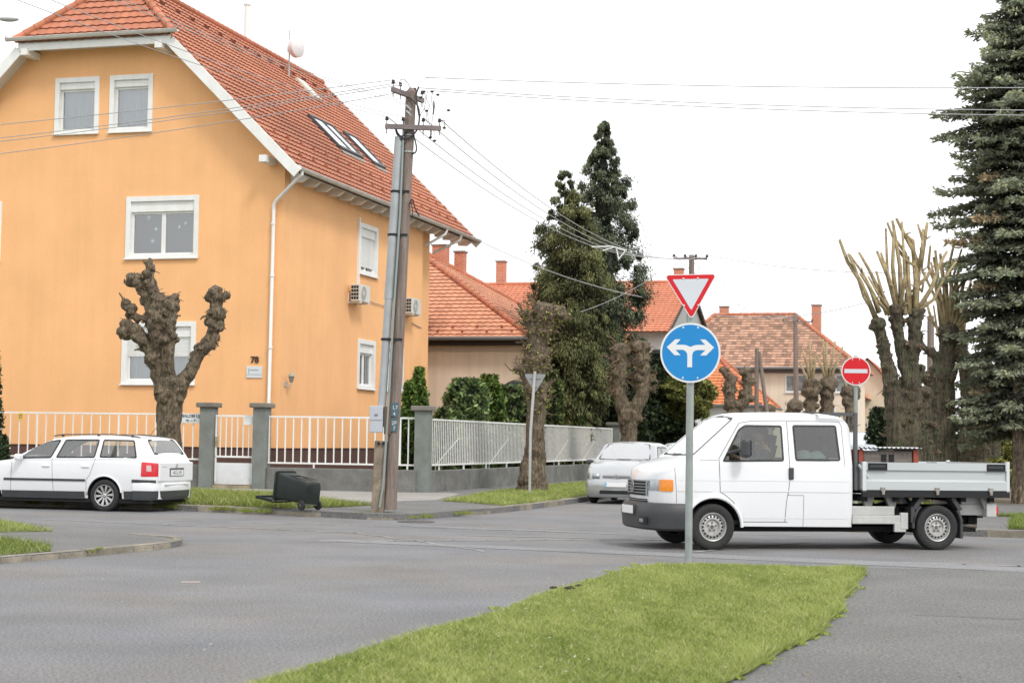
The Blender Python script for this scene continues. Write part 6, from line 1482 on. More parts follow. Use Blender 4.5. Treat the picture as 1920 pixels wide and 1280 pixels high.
def pollard(name,lab,base,limbs,knob=.10,kdens=9,twigs=60,twl=(.08,.25),grp=None,vox=.035,mt=None,shoots=(),disp=.05,cat='tree',seed=1,kstart=.3,leafy=0,minz=.5):
    """limbs: list of [(point, radius), ...] relative to base"""
    random.seed(seed); t=thing(name,lab,cat,base,0,grp); b=MB(); tips=[]
    for L_ in limbs:
        P=[Vector(p) for p,_ in L_]; Rr=[r for _,r in L_]; Q=[];q=[]
        for i in range(len(P)-1):
            for s in range(4): 
                k=s/4; Q.append(P[i].lerp(P[i+1],k)+Vector([random.uniform(-1,1)*Rr[i]*.12 for _ in range(3)])*(1 if i or s else 0)); q.append(lerp(Rr[i],Rr[i+1],k))
        Q.append(P[-1]); q.append(Rr[-1])
        b.tube(Q,q,12,True,.08); tot=sum((P[i+1]-P[i]).length for i in range(len(P)-1))
        for _ in range(int(tot*kdens)):
            k=random.uniform(kstart,1)*(len(Q)-1); i=min(int(k),len(Q)-2); c=Q[i].lerp(Q[i+1],k-i); r=lerp(q[i],q[i+1],k-i)
            if c.z<minz: continue
            d=Vector((random.gauss(0,1),random.gauss(0,1),random.gauss(0,.5))).normalized(); kr=knob*random.choice((.45,.6,.8,1,1.25)); b.sph(c+d*(r*1.02),kr,2 if kr>.08 else 1,(1,1,random.uniform(.7,1.1)),.16)
            tips.append((c+d*(r+kr*.6),d))
        b.sph(Q[-1],q[-1]*1.35,1,(1,1,.8),.2); tips.append((Q[-1],Vector((0,0,1))))
    o=b.build('trunk',mt or M_bark,t,smooth=2,fix=False)
    rm=o.modifiers.new('rm','REMESH'); rm.mode='VOXEL'; rm.voxel_size=vox; rm.use_smooth_shade=True
    tx=bpy.data.textures.new('cl','CLOUDS'); tx.noise_scale=.085; tx.noise_depth=4; ds=o.modifiers.new('ds','DISPLACE'); ds.texture=tx; ds.strength=disp; ds.mid_level=.5; ds.texture_coords='LOCAL'
    b=MB()
    for _ in range(twigs):
        c,d=random.choice(tips); dd=(d+Vector([random.gauss(0,.6) for _ in range(3)])+Vector((0,0,.25))).normalized(); l=random.uniform(*twl); m_=c+dd*l*.5+Vector([random.gauss(0,.22*l) for _ in range(3)])
        b.tube([c-dd*.03,m_,c+dd*l+Vector([random.gauss(0,.03) for _ in range(3)])],[.016,.011,.006] if random.random()<.8 else [.030,.024,.018],4,False)
    if twigs: b.build('twigs',M_twig,t,fix=False,kind='stuff')
    if shoots:
        for S_ in shoots:
            b=MB(); P=[Vector(p) for p,_ in S_]; b.tube(P,[r for _,r in S_],8,True,.06); 
            for i in range(1,len(P)-1):
                if random.random()<.5: d=Vector((random.gauss(0,1),random.gauss(0,1),.6)).normalized(); b.tube([P[i],P[i]+d*.16],[.028,.014],5)
            b.build('branch',M_shoot,t,smooth=2)
    if leafy:
        n=leafy; idx=rng.integers(0,len(tips),n); top=np.array([tuple(c) for c,_ in tips])[idx]+rng.normal(size=(n,3))*.10; D=rvec(n)*.05; Sd=nrm(np.cross(D,rvec(n)))*.025
        T=np.array([.32,.34,.10])*rng.uniform(.7,1.3,(n,1)); V,F,TT=rhombs(top,D,Sd,T); npmesh('young_leaves',V,F,M_leafG,t,TT)
    return t
def plk(Y): return lambda px,py,dy=0: dep(px,py,Y)+Vector((0,dy,0))
# ---- knobbly pollard behind the estate car
Yt=39.5; base=Vector((dep(318,930,Yt).x,Yt,.1)); q=plk(Yt)
RS=.84
def L(*pts): return [((q(x,y,dy)-base),r*RS) for x,y,dy,r in pts]
limbs=[ [(Vector((0,0,-.1)),.46),(Vector((.0,0,.5)),.37)]+L((318,840,0,.33),(315,760,0,.38),(322,725,0,.36)),
 L((310,740,0,.34),(300,700,0,.26),(285,660,-.1,.20),(262,625,-.1,.17),(240,608,-.1,.13)),
 L((300,710,0,.24),(290,650,.1,.19),(283,600,.1,.16),(275,545,.1,.13),(252,520,.1,.10),(247,530,.1,.08)),
 L((285,600,.1,.14),(283,560,.05,.13),(281,520,0,.12),(279,492,0,.10)),
 L((315,715,0,.24),(318,670,-.2,.18),(322,620,-.25,.16),(318,580,-.25,.14),(327,560,-.25,.09)),
 L((305,690,.1,.2),(298,630,-.3,.17),(300,590,-.3,.14),(305,565,-.3,.10)),
 L((325,740,0,.32),(345,712,0,.22),(360,690,0,.18),(375,660,0,.17),(398,628,0,.17),(406,590,0,.17),(405,560,0,.17),(403,545,0,.15)),
 L((405,575,0,.12),(415,558,0,.09),(424,550,0,.07)),
 L((270,640,-.1,.18),(248,625,-.15,.14),(232,622,-.15,.13)),L((262,600,.1,.14),(244,585,.1,.10),(234,565,.1,.09)),L((318,610,-.2,.15),(312,570,-.2,.12),(300,556,-.2,.10)),L((322,600,-.2,.14),(330,575,-.2,.10),(331,556,-.2,.09)),L((385,650,0,.14),(396,650,-.1,.12),(402,640,-.1,.1)),
 L((283,560,.05,.09),(262,548,0,.08),(252,520,0,.06)) ]
pollard('pollard_tree','knobbly brown pollarded tree with fist like limbs between the estate car and orange house',base,limbs,knob=.10,kdens=26,twigs=330,twl=(.04,.15),grp=None,seed=4,kstart=.35,minz=2.2,vox=.025,disp=.035)
RS=.8
# ---- pollards on the left verge of the side street
def colpollard(lab,px,pyb,Y,wb,pts,seed,knob=.12,twigs=90,leafy=0,extra=(),kd=16):
    global base,q
    q=plk(Y); bs=dep(px,pyb,Y); base=Vector((bs.x,Y,.08))
    lm=[[(Vector((0,0,-.1)),wb*1.25),(Vector((0,0,.5)),wb)]+L(*pts)]+[L(*e_) for e_ in extra]
    return pollard('pollard_tree',lab,base,lm,knob=knob,kdens=kd,twigs=twigs,twl=(.1,.4),grp='pollarded trees along the left verge',seed=seed,leafy=leafy,kstart=.35,minz=1.9,vox=.045,mt=M_bark)
colpollard('thick shaggy pollarded trunk beside the back of the triangular sign',998,918,47,.38,[(1003,830,0,.34),(1007,760,0,.33),(1000,720,0,.38),(1008,680,0,.36),(1010,640,0,.34),(1015,600,0,.40),(1020,585,0,.38)],21,.12,420,900,[[(1000,720,0,.3),(985,700,0,.22),(978,690,0,.15)],[(1012,620,0,.3),(990,600,0,.2),(985,590,0,.14)],[(1015,610,0,.3),(1045,590,0,.22),(1052,580,0,.16)]])
colpollard('two headed pollarded trunk in front of the dark conifer, above the silver hatchback',1180,905,58.5,.42,[(1178,820,0,.36),(1180,780,0,.42)],22,.13,330,120,[[(1176,780,0,.35),(1160,740,0,.30),(1160,690,0,.36),(1165,655,0,.34)],[(1184,780,0,.3),(1203,740,0,.30),(1204,690,0,.34),(1200,650,0,.34)]])
colpollard('forked pollarded tree with two stubby limbs above the pickup windscreen',1378,900,84,.45,[(1378,790,0,.42),(1374,760,0,.45)],23,.14,160,60,[[(1372,765,0,.42),(1366,735,0,.34),(1372,715,0,.30),(1358,695,0,.22)],[(1380,770,0,.4),(1400,745,0,.34),(1404,715,0,.28),(1396,695,0,.22)]])
def small(lab,px,Y,top,w,seed,sh=()):
    global base,q
    q=plk(Y); bs=dep(px,900,Y); base=Vector((bs.x,Y,.08))
    lm=[[(Vector((0,0,-.1)),w*1.2)]+L((px,830,0,w),(px-1,top+25,0,w*.9),(px+2,top,0,w*1.3))]
    S_=[]
    for (x0,y0,x1,y1) in sh: S_.append([(q(x0,y0)-base,.10),(q((x0+x1)/2+random.uniform(-3,3),(y0+y1)/2)-base,.08),(q(x1,y1)-base,.055)])
    return pollard('pollard_tree',lab,base,lm,knob=w*.55,kdens=8,twigs=30,twl=(.1,.5),grp='pollarded trees along the left verge',seed=seed,kstart=.4,vox=.07,mt=M_bark,shoots=S_,disp=.1)
small('small bushy pollard head just over the pickup roof, left of the tall distant pole',1440,92,768,.35,31)
small('low pollard head touching the foot of the tall distant pole',1487,96,760,.4,32)
small('first long shooted pollard right of the tall distant pole',1520,100,720,.42,33,((1520,720,1503,650),(1520,715,1518,640),(1520,720,1530,660),(1517,725,1500,680)))
small('middle long shooted pollard left of the no entry sign',1552,100,718,.42,34,((1550,718,1528,660),(1552,715,1543,635),(1553,715,1566,640),(1556,720,1580,650),(1550,715,1550,640)))
small('long shooted pollard close against the no entry post',1594,100,735,.40,35,((1590,740,1575,690),(1594,735,1590,665),(1597,735,1606,668)))
RS=.66
# ---- large pollards on the right verge
def bigp(lab,px,pyb,Y,pts,ex,sh,seed,kd=8,knob=.075):
    global base,q
    q=plk(Y); bs=dep(px,pyb,Y); base=Vector((bs.x,Y,.06)); random.seed(seed)
    lm=[[(Vector((0,0,-.15)),pts[0][3]*1.0)]+L(*pts)]+[L(*e_) for e_ in ex]; S_=[]
    sh=list(sh)+[[s[0]*.8]+[(x+(random.uniform(-5,5) if i==0 else dx*(.4+.6*i)),y+(0 if i==0 else random.uniform(0,30))) for i,(x,y) in enumerate(s[1:])] for s in sh for dx in ((random.choice((-1,1))*random.uniform(5,11)),)]
    for s in sh:
        P=[]; r0=s[0]*.74; n=len(s)-1
        for i,(x,y) in enumerate(s[1:]): P.append((q(x,y,random.uniform(-.15,.15))-base,lerp(r0,r0*.5,i/(n-1))))
        S_.append(P)
    return pollard('pollard_tree',lab,base,lm,knob=knob,kdens=kd,twigs=160,twl=(.04,.14),grp='big pollarded trees along the right verge',seed=seed,kstart=.25,vox=.032,mt=M_bark2,shoots=S_,disp=.07,leafy=0,minz=1.2)
bigp('biggest pollarded tree with a fan of long cut branches, nearest behind the pickup bed',1697,925,38.5,
 [(1682,880,0,.40),(1680,800,0,.36),(1676,750,0,.34),(1670,710,0,.27),(1660,665,0,.21),(1652,630,0,.2),(1646,605,0,.22)],
 [[(1712,900,.1,.36),(1710,800,.1,.34),(1706,740,.1,.33),(1704,715,.1,.28)],[(1704,730,0,.2),(1692,670,0,.19),(1682,610,0,.19),(1680,580,0,.24)],[(1706,730,0,.25),(1714,660,0,.22),(1716,610,0,.22),(1718,588,0,.25)],[(1722,800,.2,.2),(1722,720,.2,.18),(1728,690,.2,.17)]],
 [[.085,(1645,600),(1612,530),(1590,490),(1574,449)],[.075,(1650,585),(1630,540),(1612,513)],[.08,(1665,590),(1650,545),(1630,505),(1612,472)],[.08,(1680,580),(1665,520),(1642,472)],[.08,(1683,580),(1672,500),(1675,425)],[.09,(1690,580),(1686,500),(1676,412)],[.07,(1672,590),(1655,550),(1643,508)],[.10,(1716,590),(1718,540),(1712,450),(1700,440)],
  [.09,(1716,590),(1724,500),(1710,470),(1698,440),(1680,410)],[.09,(1724,500),(1732,450),(1738,418)],[.06,(1730,455),(1722,420)],[.08,(1720,580),(1745,540),(1760,500),(1778,470)],[.07,(1720,535),(1740,520),(1753,497)],[.07,(1695,590),(1700,550),(1722,540)],[.07,(1705,590),(1702,500),(1706,480)]],41)
bigp('second pollarded tree with a bundle of pale branches, right behind the biggest one',1768,925,43,
 [(1768,880,0,.50),(1766,800,0,.48),(1764,740,0,.50),(1768,700,0,.46)],
 [[(1760,740,0,.3),(1748,720,0,.26),(1736,705,0,.22)],[(1770,720,0,.34),(1775,660,0,.32),(1778,620,0,.36)],[(1764,720,0,.3),(1757,670,0,.2),(1730,650,0,.1),(1722,620,0,.07)]],
 [[.09,(1770,620),(1762,540),(1752,470)],[.10,(1775,620),(1772,540),(1764,475)],[.10,(1780,620),(1782,540),(1778,490)],[.09,(1783,620),(1790,540),(1800,490)],[.09,(1786,620),(1800,560),(1812,520)],[.08,(1772,620),(1765,560),(1742,500),(1742,462)],[.08,(1778,610),(1776,520),(1790,450)],[.07,(1787,620),(1808,590),(1822,560)],[.07,(1770,630),(1745,600),(1735,560)]],42)
bigp('broad pollarded trunk half hidden under the spruce boughs',1826,925,47,
 [(1826,880,0,.62),(1826,800,0,.60),(1826,740,0,.55),(1822,690,0,.5)],[[(1815,720,0,.3),(1805,670,0,.3),(1800,640,0,.3)],[(1835,720,0,.3),(1840,680,0,.3)]],[[.08,(1803,640),(1800,580),(1795,520)],[.08,(1806,640),(1812,560),(1820,520)]],43)
bigp('narrow pollarded trunk filling the gap between the two nearest big ones',1738,920,41,[(1738,880,0,.30),(1737,800,0,.26),(1733,760,0,.26),(1735,735,0,.26)],[],[],44)
bigp('grey pollarded trunk at the right end of the row beside the light green bush',1862,905,54,[(1862,870,0,.42),(1860,800,0,.40),(1860,750,0,.4),(1858,700,0,.4)],[],[],45)
# ---- spruce
def spruce(name,lab,base,H,prof,zb,nb,per,cols,seed,trunk=.2,grp=None,droop=.25,tuft=.13,side=.5):
    global rng
    rng=np.random.default_rng(seed); random.seed(seed); t=thing(name,lab,'tree',base,0,grp)
    b=MB(); b.tube([(0,0,-.1),(0,0,H*.5),(0,0,H)],[trunk,trunk*.6,.02],10); b.build('trunk',M_bark2,t,smooth=True)
    C=[];D=[];T=[];B=MB()
    for i in range(nb):
        z=zb+(H-zb)*((i+random.random())/nb)**1.0; az=i*2.39996+random.uniform(-.4,.4); r=prof(z)*random.choice((.6,.75,.85,.95,1.0,1.08,1.16))
        if r<.15: r=.15
        d=np.array([math.cos(az),math.sin(az),0]); rise=random.uniform(-.10,.12)+.25*(z/H)
        ns=max(4,int(r*per)); pts=[]
        for k in range(ns+1):
            s=k/ns; pts.append(np.array([0,0,z])+d*r*s+np.array([0,0,r*(rise*s-droop*s*s+.22*s**4)]))
        B.tube([tuple(p) for p in pts[::max(1,ns//4)]],[.035,.012],4,False) if len(pts[::max(1,ns//4)])==2 else B.tube([tuple(p) for p in pts[::max(1,ns//4)]],[.03*(1-.7*j/len(pts[::max(1,ns//4)])) for j in range(len(pts[::max(1,ns//4)]))],4,False)
        sd=np.array([-d[1],d[0],0]); k0=random.uniform(.75,1.2); brown=random.random()<.06
        for k in range(1,ns+1):
            s=k/ns
            if s<.12: continue
            w=r*side*(1-s)*.55+.12
            for sg in (-1,1,0):
                m_=1 if sg==0 else max(1,int(w/.13))
                for j in range(m_):
                    f=(j+.6)/m_; c=pts[k]+sd*sg*w*f+d*w*f*.5-np.array([0,0,.10*f+random.random()*.10]); dirv=(sd*sg*.8+d*.7+np.array([0,0,-.25]))
                    if sg==0: dirv=d+np.array([0,0,.1])
                    nt_=5
                    for q_ in range(nt_):
                        dv=dirv+np.array([random.gauss(0,.55),random.gauss(0,.55),random.gauss(0,.45)]); dv/=np.linalg.norm(dv)
                        C.append(c+dv*tuft*.4+np.array([random.gauss(0,.03),random.gauss(0,.03),random.gauss(0,.03)])); D.append(dv*tuft*random.uniform(.7,1.25)/1.0)
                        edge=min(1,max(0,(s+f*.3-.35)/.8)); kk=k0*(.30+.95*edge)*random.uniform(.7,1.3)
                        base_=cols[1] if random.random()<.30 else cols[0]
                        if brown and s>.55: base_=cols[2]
                        T.append([x*kk for x in base_])
    B.build('branch',M_bark2,t,fix=False)
    C=np.array(C);D=np.array(D);T=np.array(T); Sd=nrm(np.cross(D,rvec(len(D))))*(tuft*.20); V,F,TT=rhombs(C,D*.62,Sd,T)
    # second blade crossing the first gives each tuft some body
    Sd2=nrm(np.cross(D,Sd))*(tuft*.20); V2,F2,T2=rhombs(C,D*.62,Sd2,T*.9)
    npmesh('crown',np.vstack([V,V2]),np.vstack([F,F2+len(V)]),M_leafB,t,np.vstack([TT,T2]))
    return t
sbase=Vector((dep(1921,940,42.6).x,42.6,.06))
sprof=scurve([(1.2,1.2),(1.9,1.65),(3.4,1.65),(4.2,1.6),(5.3,1.75),(6.75,1.85),(7.9,2.05),(9.0,1.55),(9.9,2.05),(10.4,1.8),(11.0,1.6),(11.6,1.4),(12.7,.85),(14,.45),(15,.1)])
spruce('spruce_tree','tall blue green spruce filling the right edge of the view',sbase,15.0,sprof,1.9,310,9,[(.26,.29,.225),(.34,.34,.22),(.38,.31,.21)],5,.19,None,.42,.125,.74)
# ---- feathery conifers
def feather(name,lab,base,H,prof,zb,n,cols,seed,trunk=.15,droop=.6,size=.16,lobes=30,dens=1.0,core=.55,group=None,cat='tree'):
    global rng
    rng=np.random.default_rng(seed); t=thing(name,lab,cat,base,0,group)
    b=MB(); b.tube([(0,0,-.1),(0,0,H*.5),(0,0,H*.97)],[trunk,trunk*.7,.02],8); b.build('trunk',M_bark2,t,smooth=True)
    # lobes: clumps along the outline
    m=lobes; lz=zb+(H-zb)*rng.random(m)**1.15; la_=rng.random(m)*2*PI; lr=np.array([prof(z) for z in lz]); rr=lr*rng.uniform(.4,1.25,m)
    LC=np.stack([np.cos(la_)*rr,np.sin(la_)*rr,lz],1); ls=np.clip(lr*.26,.08,.5)*rng.choice([.3,.5,.8,1.2],m); lt_=rng.uniform(.55,1.45,m)
    idx=rng.integers(0,m,n); off=rng.normal(size=(n,3))*np.array([.55,.55,.62]); C=LC[idx]+off*ls[idx][:,None]
    out=nrm(C*np.array([1,1,0])+1e-6); D=nrm(out*.55+np.array([0,0,-droop])+rng.normal(size=(n,3))*.55)*size*rng.uniform(.6,1.3,(n,1)); Sd=nrm(np.cross(D,rvec(n)))*size*.27
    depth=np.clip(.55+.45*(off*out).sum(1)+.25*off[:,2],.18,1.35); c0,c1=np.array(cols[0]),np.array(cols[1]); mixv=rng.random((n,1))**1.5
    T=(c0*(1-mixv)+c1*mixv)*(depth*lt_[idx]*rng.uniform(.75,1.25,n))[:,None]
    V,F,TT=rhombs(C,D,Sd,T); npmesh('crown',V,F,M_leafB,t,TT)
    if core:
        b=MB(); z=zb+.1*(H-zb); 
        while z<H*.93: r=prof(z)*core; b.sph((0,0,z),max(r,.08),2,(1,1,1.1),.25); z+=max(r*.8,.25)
        b.build('dark_core',M_core,t)
    return t
def atY(px,Y): return Vector((dep(px,830,Y).x,Y,.1))
pA=scurve([(3,1.2),(4.6,1.75),(5.5,1.65),(8.8,1.45),(11,1.1),(13.2,.52),(14.9,.08)])
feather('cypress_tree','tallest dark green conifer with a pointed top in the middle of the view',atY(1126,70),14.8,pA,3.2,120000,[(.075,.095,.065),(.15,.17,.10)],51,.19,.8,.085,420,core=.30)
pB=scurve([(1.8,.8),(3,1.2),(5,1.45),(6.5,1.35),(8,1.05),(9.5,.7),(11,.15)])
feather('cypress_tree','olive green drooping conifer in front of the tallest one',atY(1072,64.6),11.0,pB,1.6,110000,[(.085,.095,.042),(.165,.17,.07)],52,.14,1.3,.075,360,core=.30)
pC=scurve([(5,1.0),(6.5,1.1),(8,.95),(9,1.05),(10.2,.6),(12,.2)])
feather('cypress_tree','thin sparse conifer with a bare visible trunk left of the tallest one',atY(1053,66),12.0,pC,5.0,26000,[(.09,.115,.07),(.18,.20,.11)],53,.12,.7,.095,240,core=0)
def bush(lab,px,Y,top,w,seed,cols,n=5000,shape='oval',name='bush',size=.09,grp=None,zb=.1,flat=1.0,corek=.72):
    H=dep(px,top,Y).z
    if shape=='cone': prof=scurve([(0,w*.8),(H*.3,w),(H*.7,w*.72),(H,.08)])
    elif shape=='ball': prof=lambda z: w*math.sqrt(max(0,1-((z-(H+zb)/2)/((H-zb)/2))**2))
    else: prof=scurve([(0,w*.9),(H*.5,w),(H*.82,w*.9),(H,w*.5)])
    b0=atY(px,Y); global rng; rng=np.random.default_rng(seed); t=thing(name,lab,'shrub' if name!='thuja' else 'conifer shrub',b0,0,grp)
    z=zb+(H-zb)*rng.random(n); a=rng.random(n)*2*PI; pr=np.array([prof(k) for k in z]); lump=1+.13*np.sin(a*3+z*4.1+seed)+.10*np.sin(a*7-z*6.3)+.07*np.sin(z*15+a*2)
    r=pr*lump*(1-.28*rng.random(n)**2)+rng.normal(size=n)*.03; C=np.stack([np.cos(a)*r,np.sin(a)*r*flat,z],1)
    out=nrm(np.stack([np.cos(a),np.sin(a),np.full(n,.35)],1)); D=nrm(out*.4+rvec(n)*.8+np.array([0,0,.5 if shape=='cone' else .1]))*size*rng.uniform(.6,1.3,(n,1)); Sd=nrm(np.cross(D,rvec(n)))*size*.42
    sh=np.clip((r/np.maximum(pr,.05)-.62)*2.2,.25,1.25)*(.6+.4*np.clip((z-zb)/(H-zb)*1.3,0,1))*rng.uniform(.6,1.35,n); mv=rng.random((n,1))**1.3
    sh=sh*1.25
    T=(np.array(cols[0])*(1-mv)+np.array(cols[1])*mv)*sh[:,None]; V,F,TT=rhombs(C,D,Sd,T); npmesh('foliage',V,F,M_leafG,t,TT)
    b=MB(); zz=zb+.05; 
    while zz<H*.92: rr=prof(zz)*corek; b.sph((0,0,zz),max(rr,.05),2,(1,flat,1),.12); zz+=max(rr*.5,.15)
    b.build('dark_core',M_core,t); b=MB(); b.tube([(0,0,0),(0,0,H*.6)],[.05,.03],6); b.build('stem',M_bark2,t); return t
GT=[(.035,.085,.018),(.15,.20,.035)]; GL=[(.045,.08,.028),(.24,.32,.12)]; GD=[(.018,.032,.014),(.06,.085,.035)]; GY=[(.10,.11,.03),(.26,.26,.07)]
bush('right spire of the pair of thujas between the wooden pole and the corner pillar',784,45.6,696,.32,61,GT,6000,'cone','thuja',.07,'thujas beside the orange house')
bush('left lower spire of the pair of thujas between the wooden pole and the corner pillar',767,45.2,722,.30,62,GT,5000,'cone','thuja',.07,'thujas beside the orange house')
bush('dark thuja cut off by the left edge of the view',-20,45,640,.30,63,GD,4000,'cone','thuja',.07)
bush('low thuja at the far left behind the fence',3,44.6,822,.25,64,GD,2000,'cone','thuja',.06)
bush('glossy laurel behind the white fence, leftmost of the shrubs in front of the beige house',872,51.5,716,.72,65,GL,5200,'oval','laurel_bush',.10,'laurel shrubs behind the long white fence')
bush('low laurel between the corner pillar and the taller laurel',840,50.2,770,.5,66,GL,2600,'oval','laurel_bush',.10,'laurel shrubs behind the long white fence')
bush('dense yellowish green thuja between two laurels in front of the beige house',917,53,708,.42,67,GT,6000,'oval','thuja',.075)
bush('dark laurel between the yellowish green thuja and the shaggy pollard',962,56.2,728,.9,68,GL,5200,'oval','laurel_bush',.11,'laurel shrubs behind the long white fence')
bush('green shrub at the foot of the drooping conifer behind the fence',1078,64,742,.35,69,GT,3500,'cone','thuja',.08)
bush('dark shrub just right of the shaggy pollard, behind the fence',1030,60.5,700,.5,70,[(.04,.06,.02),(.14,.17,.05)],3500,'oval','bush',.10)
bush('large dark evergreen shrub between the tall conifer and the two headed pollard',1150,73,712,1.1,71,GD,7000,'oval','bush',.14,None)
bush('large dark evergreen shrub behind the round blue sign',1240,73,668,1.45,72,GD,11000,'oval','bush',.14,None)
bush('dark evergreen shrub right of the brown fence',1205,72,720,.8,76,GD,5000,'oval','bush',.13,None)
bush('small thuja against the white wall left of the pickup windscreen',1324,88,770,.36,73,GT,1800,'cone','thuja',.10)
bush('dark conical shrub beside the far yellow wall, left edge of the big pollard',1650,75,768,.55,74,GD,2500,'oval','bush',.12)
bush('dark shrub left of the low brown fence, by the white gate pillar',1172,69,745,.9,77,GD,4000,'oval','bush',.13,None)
def roundtree(lab,px,Y,top,bot,w,seed):
    t=bush(lab,px,Y,top,w,seed,GY,5200,'ball','ball_tree',.12,None,dep(px,bot,Y).z,1,.5); t['category']='tree'
    b=MB(); h=dep(px,bot,Y).z+.3; b.tube([(.1,0,-.1),(.05,0,h*.6),(0,0,h)],[.24,.18,.15],10); b.build('trunk',M_bark,t,smooth=True); return t
roundtree('round headed small tree with yellowish leaves behind the sign post',1286,72,704,792,1.15,81)
for i,(px,Y,top,w,c,l) in enumerate(((1893,62,800,.7,GY,'light green shrub beside the thin trunk at the right edge'),(1908,58,830,.45,GY,'lower light green shrub nearest the thin trunk at the right edge'),(1858,52,866,.5,GY,'low bright green plant behind the end of the pickup bed'),(1846,75,790,1.1,GD,'dark shrub behind the grey pollarded trunk'),(1935,75,760,2.2,GD,'dark evergreen mass at the far right edge behind the spruce'),(1885,80,770,2.4,GD,'dark evergreen mass behind the light green shrub'))):
    bush(l,px,Y,top,w,90+i,c,3500 if w<1 else 5500,'oval','bush',.11 if w<1 else .16)
# ---- grass
def ptin(poly,n):
    P=np.array(poly); mn,mxx=P.min(0),P.max(0); out=[]; tot=0
    A=abs(sum(poly[i][0]*poly[(i+1)%len(poly)][1]-poly[(i+1)%len(poly)][0]*poly[i][1] for i in range(len(poly))))/2
    while tot<n:
        q=rng.random((int(n*1.6)+10,2))*(mxx-mn)+mn; ins=np.zeros(len(q),bool); j=len(P)-1
        for i in range(len(P)):
            c=((P[i,1]>q[:,1])!=(P[j,1]>q[:,1]))&(q[:,0]<(P[j,0]-P[i,0])*(q[:,1]-P[i,1])/(P[j,1]-P[i,1]+1e-12)+P[i,0]); ins^=c; j=i
        out.append(q[ins]); tot+=ins.sum()
    return np.vstack(out)[:n]
def blades(name,lab,poly,z,n,h,w,c0,c1,dry=.1,edge=None,hv=.5):
    q=ptin(poly,n); a,b_=q[:,0],q[:,1]; X=a*cT+b_*sT; Y=-a*sT+b_*cT
    nz=np.sin(a*3.1+1.3*np.sin(b_*1.7))*.22+np.sin(b_*2.3+a*2.9+np.sin(a*5))*.2+np.sin(a*11+b_*7+2*np.sin(b_*3))*.3+np.sin(b_*17-a*13+np.sin(a*9)*2)*.3+np.sin(a*31+np.sin(b_*23)*2)*.2
    hh=h*rng.uniform(1-hv,1+hv,n)*(1+.28*nz)
    if edge is not None: hh*=edge(a,b_)
    th=rng.random(n)*2*PI; lean=rng.uniform(.4,1.9,n)*hh; ph=rng.random(n)*2*PI
    B=np.stack([X,Y,np.full(n,z)],1); sv=np.stack([np.cos(th),np.sin(th),np.zeros(n)],1)*w/2; tip=B+np.stack([np.cos(ph)*lean,np.sin(ph)*lean,hh],1)
    V=np.stack([B-sv,B+sv,tip],1).reshape(-1,3); F=np.arange(3*n).reshape(n,3)
    mv=np.clip(.5+.45*nz+rng.normal(size=n)*.25,0,1)[:,None]; T=np.array(c0)*(1-mv)+np.array(c1)*mv; dr=(rng.random(n)<dry)[:,None]; T=np.where(dr,np.array([.70,.66,.36]),T)*rng.uniform(.75,1.25,(n,1))
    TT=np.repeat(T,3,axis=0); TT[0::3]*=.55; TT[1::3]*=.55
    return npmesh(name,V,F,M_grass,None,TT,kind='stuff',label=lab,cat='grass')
M_grass=mat('grass blades',(1,1,1),.6,attr=1,leaf=.3,spec=.2)
g0c,g1c=(.19,.28,.045),(.52,.575,.185)
def eg(a,b_):
    d=np.minimum(np.abs(a+1.35),np.abs(a+4.08)); return 1+.9*np.exp(-((a+1.45)/.22)**2)*(.5+.5*np.sin(b_*2.2+1))+.15*np.exp(-(d/.1)**2)
blades('grass','mown bright green grass strip in the foreground under the blue sign',[p for p in G_near if p[1]>7.9]+[],.034,260000,.034,.0065,g0c,g1c,.10,eg)
blades('grass','rough grass verge behind the estate car and around the overturned bin',[(max(a,-26),b_) for a,b_ in G_fl],.12,60000,.085,.013,(.15,.22,.035),(.38,.44,.10),.14,lambda a,b_:1+.9*np.exp(-((a+16.6)**2/1.2+(b_-33.8)**2/3))+1.6*np.exp(-((a+13.9)**2/.35+(b_-31.6)**2/.35))+.8*np.exp(-((b_-31.2)/.2)**2))
blades('grass','bright grass patch around the back of the triangular sign, left of the silver hatchback',[(a,min(b_,62)) for a,b_ in G_fl2],.12,52000,.06,.013,g0c,g1c,.08)
blades('grass','lower left grass patch inside the curved kerb',[(max(a,-20),max(b_,8)) for a,b_ in G_nlA],.082,60000,.07,.009,g0c,(.22,.28,.055),.08)
blades('grass','small far grass strip left of the junction, in front of the estate car',[(max(a,-22),b_) for a,b_ in G_nlB],.082,16000,.06,.010,g0c,g1c,.08)
blades('grass','grass along the right verge under the big pollards',[(a,min(b_,60)) for a,b_ in G_fr],.12,26000,.06,.014,g0c,(.2,.26,.05),.1)
blades('grass','grass patch at the right edge behind the pickup bed',G_fr2,.121,22000,.07,.012,g0c,(.2,.26,.05),.1)
